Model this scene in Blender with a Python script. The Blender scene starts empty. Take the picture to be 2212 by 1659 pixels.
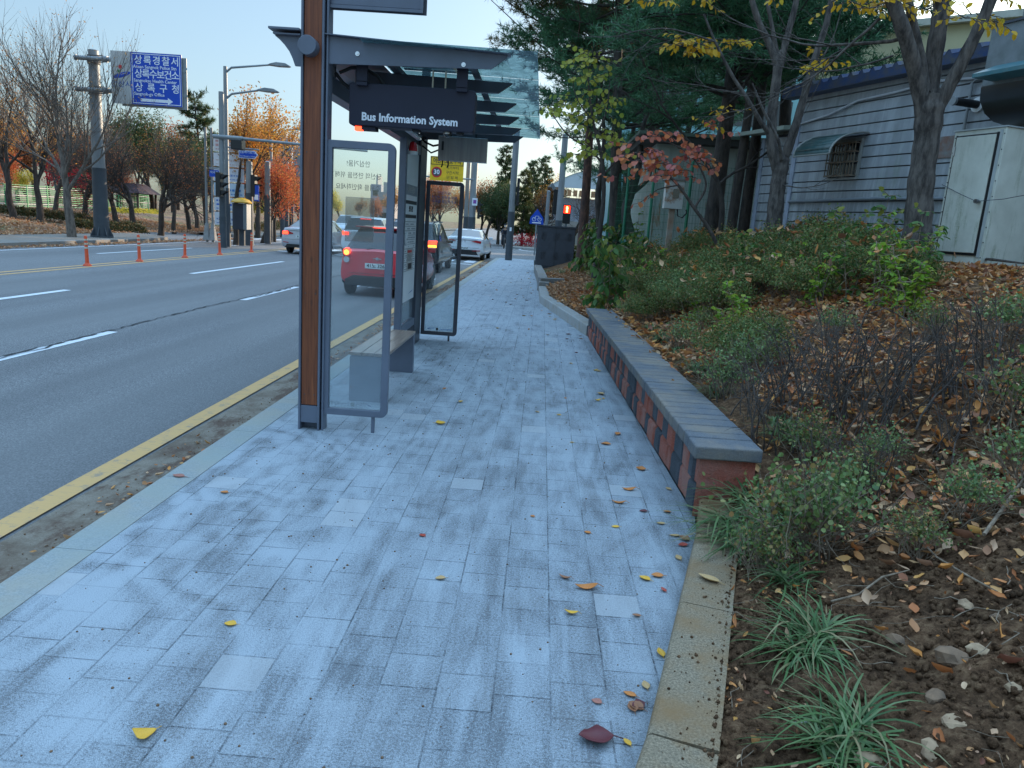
import bpy, math, random
import numpy as np
from mathutils import Vector, Matrix
R_ = random.Random(7)
sc = bpy.context.scene
COL = sc.collection
rad = math.radians

# ------------------------------------------------------------------ camera
cam_d = bpy.data.cameras.new('camera')
cam = bpy.data.objects.new('camera', cam_d)
COL.objects.link(cam)
cam_d.sensor_width = 36.0
cam_d.lens = 36.0 * 1601.0 / 2212.0
cam_d.clip_start = 0.05
cam_d.clip_end = 3000
CM = ((0.9968863766997975, -0.07468030866556301, 0.02530619386564245),
      (0.04030082323437619, 0.2067035241047677, -0.9775732692587811),
      (0.06777459403774257, 0.975549334795676, 0.20906960511450065))
m4 = Matrix(CM).to_4x4()
m4.translation = Vector((0, 0, 1.6))
cam.matrix_world = m4
sc.camera = cam

# ------------------------------------------------------------------ light
SUN_AZ, SUN_EL = 38.0, 12.5          # clockwise from +Y, above the horizon
world = bpy.data.worlds.new('World')
sc.world = world
world.use_nodes = True
wn = world.node_tree.nodes
wl = world.node_tree.links
bg = wn['Background']
sky = wn.new('ShaderNodeTexSky')
sky.sky_type = 'NISHITA'
sky.sun_disc = False
sky.sun_elevation = rad(SUN_EL)
sky.sun_rotation = rad(SUN_AZ)
sky.altitude = 0
sky.air_density = 1.0
sky.dust_density = 2.6
sky.ozone_density = 1.6
# sky colour compressed in range and lifted to brighten the shaded ground
gm = wn.new('ShaderNodeGamma'); gm.inputs[1].default_value = 0.60
wl.new(sky.outputs[0], gm.inputs[0])
mv = wn.new('ShaderNodeMix'); mv.data_type = 'RGBA'; mv.blend_type = 'MULTIPLY'; mv.inputs[0].default_value = 1.0
wl.new(gm.outputs[0], mv.inputs[6]); mv.inputs[7].default_value = (0.98, 1.22, 1.42, 1)
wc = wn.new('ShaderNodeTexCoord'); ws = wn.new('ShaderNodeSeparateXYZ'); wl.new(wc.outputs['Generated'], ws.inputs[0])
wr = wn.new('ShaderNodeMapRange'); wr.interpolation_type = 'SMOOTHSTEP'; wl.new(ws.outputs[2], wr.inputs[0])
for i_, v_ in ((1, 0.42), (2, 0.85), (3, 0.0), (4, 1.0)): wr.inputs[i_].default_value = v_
# zenith brightened above the view: added fill light for the shaded foreground
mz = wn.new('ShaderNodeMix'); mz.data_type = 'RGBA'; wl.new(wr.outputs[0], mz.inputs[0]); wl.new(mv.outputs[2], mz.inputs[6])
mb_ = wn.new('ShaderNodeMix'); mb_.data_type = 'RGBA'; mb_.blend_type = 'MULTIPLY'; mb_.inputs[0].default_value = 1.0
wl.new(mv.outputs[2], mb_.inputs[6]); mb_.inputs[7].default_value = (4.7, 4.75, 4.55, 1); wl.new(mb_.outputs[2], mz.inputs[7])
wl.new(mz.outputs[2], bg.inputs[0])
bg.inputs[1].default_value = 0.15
sun_d = bpy.data.lights.new('sun', 'SUN')
sun_d.energy = 3.2
sun_d.angle = rad(0.6)
sun_d.color = (1.0, 0.78, 0.55)
sun = bpy.data.objects.new('sun', sun_d)
COL.objects.link(sun)
sd = Vector((math.sin(rad(SUN_AZ)) * math.cos(rad(SUN_EL)), math.cos(rad(SUN_AZ)) * math.cos(rad(SUN_EL)), math.sin(rad(SUN_EL))))
sun.rotation_euler = sd.to_track_quat('Z', 'Y').to_euler()
sc.view_settings.view_transform = 'Standard'
sc.view_settings.look = 'None'
sc.view_settings.gamma = 1.0
sc.view_settings.exposure = 1.08
sc.cycles.max_bounces = 7
sc.cycles.transparent_max_bounces = 24
sc.cycles.use_denoising = True

# ------------------------------------------------------------------ measuring helpers (turn a spot of the photo into a point of the place)
CR = np.array([CM[0], CM[1], CM[2]])
def _ray(x, y):
    v = CR @ np.array([x - 1106.0, -(y - 829.5), -1601.0])
    return v / np.linalg.norm(v)
def at_z(x, y, z=0.0):
    r = _ray(x, y); t = (z - 1.6) / r[2]
    return Vector((r[0] * t, r[1] * t, z))
def at_y(x, y, Y):
    r = _ray(x, y); t = Y / r[1]
    return Vector((r[0] * t, Y, 1.6 + r[2] * t))

# ------------------------------------------------------------------ materials
def new_mat(name):
    m = bpy.data.materials.new(name); m.use_nodes = True
    nt = m.node_tree
    return m, nt, nt.nodes['Principled BSDF'], nt.nodes['Material Output']
def nd(nt, t, **kw):
    n = nt.nodes.new(t)
    for k, v in kw.items():
        if hasattr(n, k): setattr(n, k, v)
        else: n.inputs[k.replace('_', ' ')].default_value = v
    return n
def mth(nt, op, a, b=None, c=None, clamp=False):
    n = nt.nodes.new('ShaderNodeMath'); n.operation = op; n.use_clamp = clamp
    for i, v in enumerate((a, b, c)):
        if v is None: continue
        if isinstance(v, (int, float)): n.inputs[i].default_value = v
        else: nt.links.new(v, n.inputs[i])
    return n.outputs[0]
def mixc(nt, f, a, b):
    n = nt.nodes.new('ShaderNodeMix'); n.data_type = 'RGBA'
    for i, v in ((0, f), (6, a), (7, b)):
        if isinstance(v, (int, float)): n.inputs[i].default_value = v
        elif isinstance(v, tuple): n.inputs[i].default_value = (v[0], v[1], v[2], 1)
        else: nt.links.new(v, n.inputs[i])
    return n.outputs[2]
def ramp(nt, fac, stops, interp='LINEAR'):
    n = nt.nodes.new('ShaderNodeValToRGB'); cr = n.color_ramp; cr.interpolation = interp
    while len(cr.elements) < len(stops): cr.elements.new(0.5)
    for e, (p, c) in zip(cr.elements, stops):
        e.position = p
        e.color = (c, c, c, 1) if isinstance(c, (int, float)) else (c[0], c[1], c[2], 1)
    nt.links.new(fac, n.inputs[0])
    return n.outputs[0]
def noise(nt, vec, scale, detail=4, rough=0.55, dist=0.0):
    n = nt.nodes.new('ShaderNodeTexNoise')
    n.inputs['Scale'].default_value = scale; n.inputs['Detail'].default_value = detail
    n.inputs['Roughness'].default_value = rough; n.inputs['Distortion'].default_value = dist
    if vec is not None: nt.links.new(vec, n.inputs['Vector'])
    return n.outputs[0]
def coords(nt, scale=(1, 1, 1), rot=(0, 0, 0), loc=(0, 0, 0), out='Object'):
    t = nt.nodes.new('ShaderNodeTexCoord'); mp = nt.nodes.new('ShaderNodeMapping')
    mp.inputs['Scale'].default_value = scale; mp.inputs['Rotation'].default_value = rot; mp.inputs['Location'].default_value = loc
    nt.links.new(t.outputs[out], mp.inputs[0])
    return mp.outputs[0]
def bump(nt, h, b, strength=0.4, dist=0.01):
    n = nt.nodes.new('ShaderNodeBump'); n.inputs['Strength'].default_value = strength; n.inputs['Distance'].default_value = dist
    nt.links.new(h, n.inputs['Height']); nt.links.new(n.outputs[0], b.inputs['Normal'])
def pm(name, c, rough=0.6, metal=0.0, c2=None, vs=4.0, bs=0.0, bscale=60.0, sc3=(1, 1, 1), lo=0.35, hi=0.68, coat=0.0):
    """painted / plain surface with a second tone of wear and a fine grain"""
    m, nt, b, o = new_mat(name)
    if c2 is None: c2 = tuple(v * 0.78 for v in c)
    v = coords(nt, sc3)
    f = ramp(nt, noise(nt, v, vs, 6, 0.62), [(lo, 0.0), (hi, 1.0)])
    col = mixc(nt, f, c, c2)
    nt.links.new(col, b.inputs['Base Color'])
    b.inputs['Roughness'].default_value = rough; b.inputs['Metallic'].default_value = metal
    b.inputs['Coat Weight'].default_value = coat
    if bs: bump(nt, noise(nt, v, bscale, 4), b, bs, 0.004)
    return m
def glow(name, c, s):
    m, nt, b, o = new_mat(name)
    b.inputs['Base Color'].default_value = (c[0], c[1], c[2], 1)
    b.inputs['Emission Color'].default_value = (c[0], c[1], c[2], 1); b.inputs['Emission Strength'].default_value = s
    b.inputs['Roughness'].default_value = 0.3
    return m
def leafm(name, cols, trans=0.35, rough=0.6):
    m, nt, b, o = new_mat(name)
    g = nt.nodes.new('ShaderNodeNewGeometry')
    n = len(cols)
    c = ramp(nt, g.outputs['Random Per Island'], [((i + 0.5) / n, cc) for i, cc in enumerate(cols)])
    nt.links.new(c, b.inputs['Base Color']); b.inputs['Roughness'].default_value = rough
    b.inputs['Specular IOR Level'].default_value = 0.25
    t = nt.nodes.new('ShaderNodeBsdfTranslucent'); nt.links.new(c, t.inputs[0])
    mx = nt.nodes.new('ShaderNodeMixShader'); mx.inputs[0].default_value = trans
    nt.links.new(b.outputs[0], mx.inputs[1]); nt.links.new(t.outputs[0], mx.inputs[2]); nt.links.new(mx.outputs[0], o.inputs[0])
    return m
def glassm(name, tint=(0.9, 0.96, 0.97), dirt=0.10, refl=0.12, dirtcol=(0.6, 0.65, 0.7), dscale=3.0, low=None, fk=0.9):
    m, nt, b, o = new_mat(name)
    nt.nodes.remove(b)
    tr = nt.nodes.new('ShaderNodeBsdfTransparent'); tr.inputs[0].default_value = (*tint, 1)
    gl = nt.nodes.new('ShaderNodeBsdfGlossy'); gl.inputs['Roughness'].default_value = 0.03
    df = nt.nodes.new('ShaderNodeBsdfDiffuse'); df.inputs[0].default_value = (*dirtcol, 1)
    fr = nt.nodes.new('ShaderNodeFresnel'); fr.inputs[0].default_value = 1.45
    f = mth(nt, 'ADD', mth(nt, 'MULTIPLY', fr.outputs[0], fk), refl * 0.5, clamp=True)
    m1 = nt.nodes.new('ShaderNodeMixShader'); nt.links.new(f, m1.inputs[0]); nt.links.new(tr.outputs[0], m1.inputs[1]); nt.links.new(gl.outputs[0], m1.inputs[2])
    v = coords(nt, (1, 1, 1))
    d = mth(nt, 'MULTIPLY', ramp(nt, noise(nt, v, dscale, 7, 0.7, 0.4), [(0.3, 0.25), (0.75, 1.0)]), dirt)
    if low is not None:
        t = nt.nodes.new('ShaderNodeTexCoord'); sx = nt.nodes.new('ShaderNodeSeparateXYZ'); nt.links.new(t.outputs['Object'], sx.inputs[0])
        k = nt.nodes.new('ShaderNodeMapRange'); nt.links.new(sx.outputs[2], k.inputs[0])
        k.inputs[1].default_value = low[0]; k.inputs[2].default_value = low[1]; k.inputs[3].default_value = low[2]; k.inputs[4].default_value = 0.0
        d = mth(nt, 'ADD', d, k.outputs[0], clamp=True)
    m2 = nt.nodes.new('ShaderNodeMixShader'); nt.links.new(d, m2.inputs[0]); nt.links.new(m1.outputs[0], m2.inputs[1]); nt.links.new(df.outputs[0], m2.inputs[2])
    nt.links.new(m2.outputs[0], o.inputs[0])
    return m
def barkm(name, c, c2, s=14.0):
    m, nt, b, o = new_mat(name)
    v = coords(nt, (1, 1, 0.28))
    n1 = noise(nt, v, s, 6, 0.65)
    nt.links.new(mixc(nt, ramp(nt, n1, [(0.38, 0.0), (0.62, 1.0)]), c, c2), b.inputs['Base Color'])
    b.inputs['Roughness'].default_value = 0.9
    bump(nt, n1, b, 0.8, 0.02)
    return m

M = {}
M['grey_steel'] = pm('grey painted steel', (0.135, 0.155, 0.20), 0.42, 0.0, (0.11, 0.125, 0.16), 3, 0.05, 200)
M['dark_steel'] = pm('dark grey painted steel', (0.055, 0.060, 0.078), 0.42, 0, (0.042, 0.047, 0.06), 3, 0.05, 200)
M['black_box'] = pm('matt navy black casing', (0.011, 0.012, 0.030), 0.62, 0, (0.009, 0.010, 0.025), 5, 0.08, 400)
M['white_letter'] = pm('white lettering', (0.80, 0.82, 0.86), 0.5, 0, (0.72, 0.74, 0.78), 30)
M['black_letter'] = pm('black lettering', (0.02, 0.02, 0.025), 0.5)
M['blue_letter'] = pm('blue lettering', (0.015, 0.08, 0.34), 0.5)
M['grey_letter'] = pm('grey lettering', (0.07, 0.075, 0.08), 0.5)
M['stainless'] = pm('brushed stainless', (0.42, 0.42, 0.42), 0.32, 1.0, (0.28, 0.28, 0.29), 2.0, 0.1, 30, (9, 9, 0.5))
M['black_rubber'] = pm('black rubber', (0.018, 0.018, 0.02), 0.75)
M['white_plastic'] = pm('white plastic', (0.72, 0.73, 0.72), 0.4)
M['info_white'] = pm('white printed panel', (0.78, 0.78, 0.76), 0.5, 0, (0.70, 0.70, 0.69), 3)
M['galv'] = pm('galvanised pole', (0.27, 0.285, 0.29), 0.5, 0.2, (0.19, 0.20, 0.205), 3, 0.05, 120, (1, 1, 0.3))
M['pole_dark'] = pm('charcoal pole paint', (0.045, 0.055, 0.065), 0.55, 0, (0.06, 0.07, 0.08), 4, 0.1, 90)
M['orange_post'] = pm('orange plastic', (0.72, 0.085, 0.02), 0.5, 0, (0.58, 0.07, 0.02), 9)
M['reflector'] = pm('dirty white reflective band', (0.62, 0.56, 0.42), 0.4, 0, (0.45, 0.4, 0.3), 30)
M['sign_blue'] = pm('road sign blue', (0.002, 0.065, 0.46), 0.55, 0, (0.002, 0.05, 0.40), 2)
M['sign_white'] = pm('road sign white', (0.50, 0.48, 0.45), 0.5, 0, (0.44, 0.42, 0.39), 2)
M['sign_yellow'] = pm('school sign yellow', (0.85, 0.52, 0.01), 0.4)
M['red'] = pm('sign red', (0.62, 0.015, 0.02), 0.4)
M['green'] = pm('logo green', (0.01, 0.25, 0.09), 0.4)
M['fence_green'] = pm('green fence paint', (0.012, 0.16, 0.075), 0.5, 0, (0.01, 0.12, 0.06), 9)
M['fence_green_pale'] = pm('pale green fence paint', (0.035, 0.32, 0.12), 0.5, 0, (0.02, 0.22, 0.09), 9)
M['tyre'] = pm('tyre rubber', (0.016, 0.016, 0.017), 0.8, 0, (0.026, 0.025, 0.024), 12)
M['rim'] = pm('alloy', (0.45, 0.46, 0.48), 0.3, 0.9)
M['chrome'] = pm('chrome', (0.7, 0.7, 0.72), 0.12, 1.0)
M['car_glass'] = pm('dark car window', (0.012, 0.016, 0.02), 0.04, 0, (0.012, 0.016, 0.02), 2, coat=0.6)
M['car_black'] = pm('car black trim', (0.012, 0.012, 0.013), 0.45)
M['plate'] = pm('licence plate', (0.72, 0.76, 0.74), 0.4)
M['tail_red'] = pm('tail lamp red', (0.42, 0.01, 0.012), 0.12, coat=1.0)
M['tail_lit'] = glow('lit brake lamp', (1.0, 0.05, 0.02), 2.2)
M['tail_amber'] = glow('lit indicator', (1.0, 0.30, 0.03), 3.0)
M['head_lit'] = glow('lit headlamp', (1.0, 0.95, 0.85), 4.0)
M['lamp_clear'] = pm('clear lamp', (0.55, 0.55, 0.56), 0.08, coat=1.0)

def car_paint(name, c, metal=0.3):
    m, nt, b, o = new_mat(name)
    b.inputs['Base Color'].default_value = (*c, 1); b.inputs['Metallic'].default_value = metal
    b.inputs['Roughness'].default_value = 0.32; b.inputs['Coat Weight'].default_value = 0.9; b.inputs['Coat Roughness'].default_value = 0.05
    v = coords(nt); d = ramp(nt, noise(nt, v, 2.5, 6, 0.7), [(0.4, 0.0), (0.8, 0.25)])
    nt.links.new(mixc(nt, d, c, (0.25, 0.24, 0.22)), b.inputs['Base Color'])
    return m
M['paint_silver'] = car_paint('silver car paint', (0.50, 0.53, 0.58), 0.5)
M['paint_red'] = car_paint('red car paint', (0.66, 0.008, 0.028), 0.0)
M['paint_white'] = car_paint('white car paint', (0.74, 0.77, 0.80), 0.0)
M['paint_black'] = car_paint('black car paint', (0.02, 0.026, 0.04), 0.3)
M['paint_orange'] = car_paint('orange taxi paint', (0.65, 0.20, 0.02), 0.0)

# bark
M['bark_grey'] = barkm('grey smooth bark', (0.115, 0.105, 0.098), (0.065, 0.058, 0.055), 12)
M['bark_brown'] = barkm('brown bark', (0.075, 0.058, 0.046), (0.030, 0.024, 0.020), 16)
M['bark_pine'] = barkm('red pine bark', (0.16, 0.075, 0.050), (0.05, 0.03, 0.025), 18)
M['bark_pale'] = barkm('pale grey bark', (0.19, 0.155, 0.125), (0.085, 0.068, 0.055), 14)
M['twig_dark'] = barkm('dark twig', (0.115, 0.088, 0.070), (0.048, 0.036, 0.030), 30)
M['twig_tan'] = barkm('tan twig', (0.30, 0.22, 0.15), (0.16, 0.11, 0.07), 30)

def wood_mat():
    m, nt, b, o = new_mat('stained wood plank')
    v = coords(nt, (22, 22, 0.9))
    n1 = noise(nt, v, 3.0, 8, 0.65, 0.6)
    v2 = coords(nt, (1, 1, 0.6)); n2 = noise(nt, v2, 7, 2, 0.5)
    c = ramp(nt, n1, [(0.30, (0.085, 0.020, 0.007)), (0.52, (0.205, 0.054, 0.017)), (0.72, (0.29, 0.085, 0.026))])
    vo = nt.nodes.new('ShaderNodeTexVoronoi'); vo.inputs['Scale'].default_value = 3.2
    nt.links.new(coords(nt, (2.6, 2.6, 1.0), loc=(0.3, 0.2, 0.7)), vo.inputs['Vector'])
    k = ramp(nt, vo.outputs['Distance'], [(0.045, 1.0), (0.10, 0.0)])
    c = mixc(nt, mth(nt, 'MULTIPLY', k, 0.75), c, (0.07, 0.020, 0.008))
    nt.links.new(mixc(nt, ramp(nt, n2, [(0.45, 0.0), (0.7, 0.45)]), c, (0.20, 0.055, 0.016)), b.inputs['Base Color'])
    b.inputs['Roughness'].default_value = 0.55; bump(nt, n1, b, 0.25, 0.004)
    return m
M['wood'] = wood_mat()
def bench_mat():
    m, nt, b, o = new_mat('varnished bench slats')
    v = coords(nt, (16, 0.9, 16)); n1 = noise(nt, v, 3, 7, 0.6, 0.5)
    nt.links.new(ramp(nt, n1, [(0.3, (0.14, 0.085, 0.06)), (0.7, (0.33, 0.23, 0.17))]), b.inputs['Base Color'])
    b.inputs['Roughness'].default_value = 0.28; bump(nt, n1, b, 0.15, 0.003)
    return m
M['bench_wood'] = bench_mat()

def paving_mat():
    m, nt, b, o = new_mat('grey pavers under jointing sand')
    tc = nt.nodes.new('ShaderNodeTexCoord'); sx = nt.nodes.new('ShaderNodeSeparateXYZ'); nt.links.new(tc.outputs['Object'], sx.inputs[0])
    cb = nt.nodes.new('ShaderNodeCombineXYZ')
    nt.links.new(sx.outputs[1], cb.inputs[0]); nt.links.new(mth(nt, 'ADD', sx.outputs[0], 10.05), cb.inputs[1])
    def brick(mort, sm, c1, c2, mc):
        br = nt.nodes.new('ShaderNodeTexBrick'); br.offset = 0.5; br.offset_frequency = 2; br.squash = 1
        for k, v in (('Scale', 1.0), ('Mortar Size', mort), ('Mortar Smooth', sm), ('Bias', 0.0), ('Brick Width', 0.2), ('Row Height', 0.2)): br.inputs[k].default_value = v
        br.inputs['Color1'].default_value = (c1, c1, c1, 1); br.inputs['Color2'].default_value = (c2, c2, c2, 1); br.inputs['Mortar'].default_value = (mc, mc, mc, 1)
        nt.links.new(cb.outputs[0], br.inputs['Vector'])
        return br
    br = brick(0.0035, 0.15, 0.0, 1.0, 0.5)
    P = tc.outputs['Object']
    per = br.outputs['Color']            # one tone per paver
    # sand cover: broad swept drifts, brush strokes, single grains
    vA = coords(nt, (1.5, 0.40, 1), rot=(0, 0, -0.45)); A = noise(nt, vA, 1.5, 6, 0.58, 2.2)
    vB = coords(nt, (4.2, 0.55, 1), rot=(0, 0, -0.25)); B = noise(nt, vB, 3.0, 5, 0.62, 0.9)
    vS = coords(nt, (1, 1, 1), rot=(0, 0, -0.35)); wv = nt.nodes.new('ShaderNodeTexWave'); wv.inputs['Scale'].default_value = 0.9
    wv.inputs['Distortion'].default_value = 22; wv.inputs['Detail'].default_value = 3; wv.inputs['Detail Scale'].default_value = 1.2; nt.links.new(vS, wv.inputs[0])
    G = noise(nt, P, 95, 3, 0.8); G2 = noise(nt, P, 260, 2, 0.75)
    near = nt.nodes.new('ShaderNodeMapRange'); nt.links.new(sx.outputs[0], near.inputs[0])
    near.inputs[1].default_value = -1.9; near.inputs[2].default_value = -0.5; near.inputs[3].default_value = 0.20; near.inputs[4].default_value = 0.05
    far = nt.nodes.new('ShaderNodeMapRange'); nt.links.new(sx.outputs[1], far.inputs[0])
    far.inputs[1].default_value = 3.0; far.inputs[2].default_value = 12.0; far.inputs[3].default_value = 0.0; far.inputs[4].default_value = 0.09
    s = mth(nt, 'ADD', mth(nt, 'MULTIPLY', A, 0.72), mth(nt, 'MULTIPLY', B, 0.45))
    s = mth(nt, 'ADD', s, mth(nt, 'MULTIPLY', mth(nt, 'SUBTRACT', wv.outputs[1], 0.5), near.outputs[0]))
    s = mth(nt, 'ADD', s, mth(nt, 'MULTIPLY', mth(nt, 'SUBTRACT', per, 0.5), 0.05))
    s = mth(nt, 'ADD', s, far.outputs[0])
    lft = nt.nodes.new('ShaderNodeMapRange'); nt.links.new(sx.outputs[0], lft.inputs[0])
    for i_, v_ in ((1, -1.6), (2, -0.3), (3, 0.085), (4, 0.0)): lft.inputs[i_].default_value = v_
    s = mth(nt, 'ADD', s, lft.outputs[0])
    s = mth(nt, 'ADD', s, mth(nt, 'MULTIPLY', mth(nt, 'SUBTRACT', G, 0.5), 0.95))
    s = mth(nt, 'ADD', s, mth(nt, 'MULTIPLY', mth(nt, 'SUBTRACT', G2, 0.5), 0.9))
    cover = ramp(nt, s, [(0.40, 0.0), (0.53, 0.62), (0.74, 1.0)])
    cover = mth(nt, 'MULTIPLY', cover, 0.93)
    pav = ramp(nt, per, [(0.0, (0.150, 0.160, 0.170)), (0.6, (0.175, 0.183, 0.192)), (0.90, (0.20, 0.208, 0.215)), (1.0, (0.24, 0.245, 0.25))])
    pav = mixc(nt, mth(nt, 'MULTIPLY', ramp(nt, noise(nt, P, 260, 2, 0.7), [(0.35, 0.0), (0.7, 1.0)]), 0.5), pav, (0.10, 0.11, 0.125))
    warm = ramp(nt, noise(nt, P, 1.3, 4, 0.6), [(0.55, 0.0), (0.75, 0.55)])
    pav = mixc(nt, warm, pav, (0.22, 0.20, 0.18))
    sand = mixc(nt, ramp(nt, G2, [(0.35, 0.0), (0.7, 1.0)]), (0.295, 0.335, 0.365), (0.425, 0.47, 0.51))
    col = mixc(nt, cover, pav, sand)
    lp = ramp(nt, per, [(0.962, 0.0), (0.968, 1.0)])
    col = mixc(nt, mth(nt, 'MULTIPLY', lp, 0.85), col, mixc(nt, G2, (0.32, 0.34, 0.355), (0.43, 0.45, 0.465)))
    # joints: mostly sanded in, open and dark in stretches
    J = ramp(nt, br.outputs['Fac'], [(0.3, 0.0), (0.8, 1.0)])
    op = ramp(nt, noise(nt, P, 2.1, 3, 0.6), [(0.42, 0.12), (0.58, 0.95)])
    op2 = ramp(nt, noise(nt, P, 34, 2, 0.6), [(0.35, 0.35), (0.55, 1.0)])
    J2 = mth(nt, 'MULTIPLY', mth(nt, 'MULTIPLY', J, op), op2)
    J2 = mth(nt, 'MULTIPLY', J2, mth(nt, 'SUBTRACT', 1.0, mth(nt, 'MULTIPLY', cover, 0.45)))
    col = mixc(nt, J2, col, (0.035, 0.038, 0.045))
    # scattered grit
    vo = nt.nodes.new('ShaderNodeTexVoronoi'); vo.inputs['Scale'].default_value = 26; nt.links.new(P, vo.inputs['Vector'])
    gr = mth(nt, 'MULTIPLY', ramp(nt, vo.outputs['Distance'], [(0.08, 1.0), (0.13, 0.0)]), ramp(nt, vo.outputs['Color'], [(0.80, 0.0), (0.83, 1.0)]))
    col = mixc(nt, gr, col, (0.10, 0.085, 0.075))
    nt.links.new(col, b.inputs['Base Color'])
    b.inputs['Roughness'].default_value = 0.92; b.inputs['Specular IOR Level'].default_value = 0.2
    h = mth(nt, 'ADD', mth(nt, 'MULTIPLY', cover, 0.5), mth(nt, 'MULTIPLY', G2, 0.35))
    h = mth(nt, 'SUBTRACT', h, mth(nt, 'MULTIPLY', J, 0.9))
    bump(nt, h, b, 0.75, 0.006)
    return m
M['paving'] = paving_mat()

def asphalt_mat():
    m, nt, b, o = new_mat('worn asphalt')
    P = coords(nt)
    n1 = noise(nt, P, 75, 4, 0.85); n2 = noise(nt, coords(nt, (1, 0.25, 1)), 0.5, 5, 0.6, 0.5); n3 = noise(nt, P, 38, 4, 0.7)
    c = ramp(nt, n1, [(0.36, (0.045, 0.047, 0.050)), (0.5, (0.125, 0.127, 0.129)), (0.62, (0.33, 0.33, 0.33))])
    c = mixc(nt, ramp(nt, n2, [(0.40, 0.0), (0.62, 0.55)]), c, (0.175, 0.175, 0.172))
    c = mixc(nt, ramp(nt, n3, [(0.66, 0.0), (0.78, 0.5)]), c, (0.05, 0.052, 0.056))
    tr = ramp(nt, noise(nt, coords(nt, (1.0, 0.025, 1)), 0.9, 3, 0.6), [(0.42, 0.0), (0.60, 0.40)])
    c = mixc(nt, tr, c, (0.085, 0.086, 0.088))
    oil = ramp(nt, noise(nt, coords(nt, (1, 0.6, 1)), 2.4, 4, 0.6), [(0.68, 0.0), (0.75, 0.45)]); c = mixc(nt, oil, c, (0.055, 0.055, 0.056))
    vo = nt.nodes.new('ShaderNodeTexVoronoi'); vo.feature = 'DISTANCE_TO_EDGE'; vo.inputs['Scale'].default_value = 0.22
    t = nt.nodes.new('ShaderNodeVectorMath'); t.operation = 'ADD'; nt.links.new(P, t.inputs[0])
    nn = nt.nodes.new('ShaderNodeTexNoise'); nn.inputs['Scale'].default_value = 1.2; nn.inputs['Detail'].default_value = 6
    vs = nt.nodes.new('ShaderNodeVectorMath'); vs.operation = 'SCALE'; vs.inputs['Scale'].default_value = 0.9
    nt.links.new(nn.outputs[1], vs.inputs[0]); nt.links.new(vs.outputs[0], t.inputs[1]); nt.links.new(t.outputs[0], vo.inputs['Vector'])
    ck = mth(nt, 'MULTIPLY', ramp(nt, vo.outputs['Distance'], [(0.001, 1.0), (0.004, 0.0)]), ramp(nt, noise(nt, P, 0.3, 2), [(0.72, 0.0), (0.8, 0.3)]))
    c = mixc(nt, ck, c, (0.03, 0.03, 0.032))
    nt.links.new(c, b.inputs['Base Color']); b.inputs['Roughness'].default_value = 0.85
    bump(nt, mth(nt, 'ADD', n1, mth(nt, 'MULTIPLY', n3, 0.6)), b, 0.6, 0.006)
    return m
M['asphalt'] = asphalt_mat()
def paint_mat(name, c, worn=(0.12, 0.125, 0.13), thr=0.60):
    m, nt, b, o = new_mat(name)
    P = coords(nt)
    n1 = noise(nt, P, 8, 8, 0.75); n2 = noise(nt, coords(nt, (5, 60, 1)), 1, 4, 0.7, 0.8)
    w = mth(nt, 'MAXIMUM', ramp(nt, n1, [(thr, 0.0), (thr + 0.1, 0.8)]), ramp(nt, n2, [(0.58, 0.0), (0.64, 0.55)]))
    nt.links.new(mixc(nt, w, c, worn), b.inputs['Base Color']); b.inputs['Roughness'].default_value = 0.7
    bump(nt, n1, b, 0.3, 0.004)
    return m
M['mark_white'] = paint_mat('worn white road paint', (0.62, 0.64, 0.66))
M['mark_yellow'] = paint_mat('worn yellow road paint', (0.56, 0.33, 0.12), worn=(0.22, 0.19, 0.15), thr=0.54)
M['crack'] = pm('dark crack filler', (0.03, 0.031, 0.034), 0.9)
def granite(name, a, bb, speck=0.5, stain=(0.24, 0.17, 0.10), st=0.0, green=None):
    m, nt, b, o = new_mat(name)
    P = coords(nt)
    g = noise(nt, P, 120, 3, 0.8)
    c = mixc(nt, ramp(nt, g, [(0.35, 0.0), (0.65, 1.0)]), a, bb)
    if st: c = mixc(nt, ramp(nt, noise(nt, P, 3.2, 6, 0.65), [(0.5 - 0.12 * st, 0.0), (0.62, st)]), c, stain)
    if green: c = mixc(nt, ramp(nt, noise(nt, P, 1.6, 4, 0.6), [(0.45, 0.0), (0.7, 0.6)]), c, green)
    if name.startswith('dusty gutter'):
        sx = nt.nodes.new('ShaderNodeSeparateXYZ'); nt.links.new(P, sx.inputs[0]); mr = nt.nodes.new('ShaderNodeMapRange'); nt.links.new(sx.outputs[0], mr.inputs[0])
        for i_, v_ in ((1, -2.50), (2, -2.18), (3, 0.0), (4, 0.22)): mr.inputs[i_].default_value = v_
        k_ = ramp(nt, mth(nt, 'ADD', noise(nt, coords(nt, (1, 0.45, 1)), 4.5, 6, 0.7), mr.outputs[0]), [(0.53, 0.0), (0.62, 0.95)])
        c = mixc(nt, k_, c, (0.090, 0.052, 0.032)); c = mixc(nt, mth(nt, 'MULTIPLY', ramp(nt, noise(nt, P, 60, 3, 0.8), [(0.55, 0.0), (0.7, 1.0)]), 0.4), c, (0.34, 0.30, 0.25))
    nt.links.new(c, b.inputs['Base Color']); b.inputs['Roughness'].default_value = 0.85
    bump(nt, mth(nt, 'ADD', g, mth(nt, 'MULTIPLY', noise(nt, P, 14, 4), 1.5)), b, 0.9 if 'block' in name else 0.5, 0.022 if 'split' in name else 0.008)
    return m
M['kerb_new'] = granite('pale granite kerb', (0.33, 0.35, 0.335), (0.22, 0.24, 0.235), st=0.55, stain=(0.36, 0.31, 0.23), green=(0.22, 0.31, 0.32))
M['kerb_old'] = granite('weathered stained kerb', (0.33, 0.255, 0.165), (0.10, 0.078, 0.050), st=0.9, stain=(0.22, 0.125, 0.050))
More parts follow.
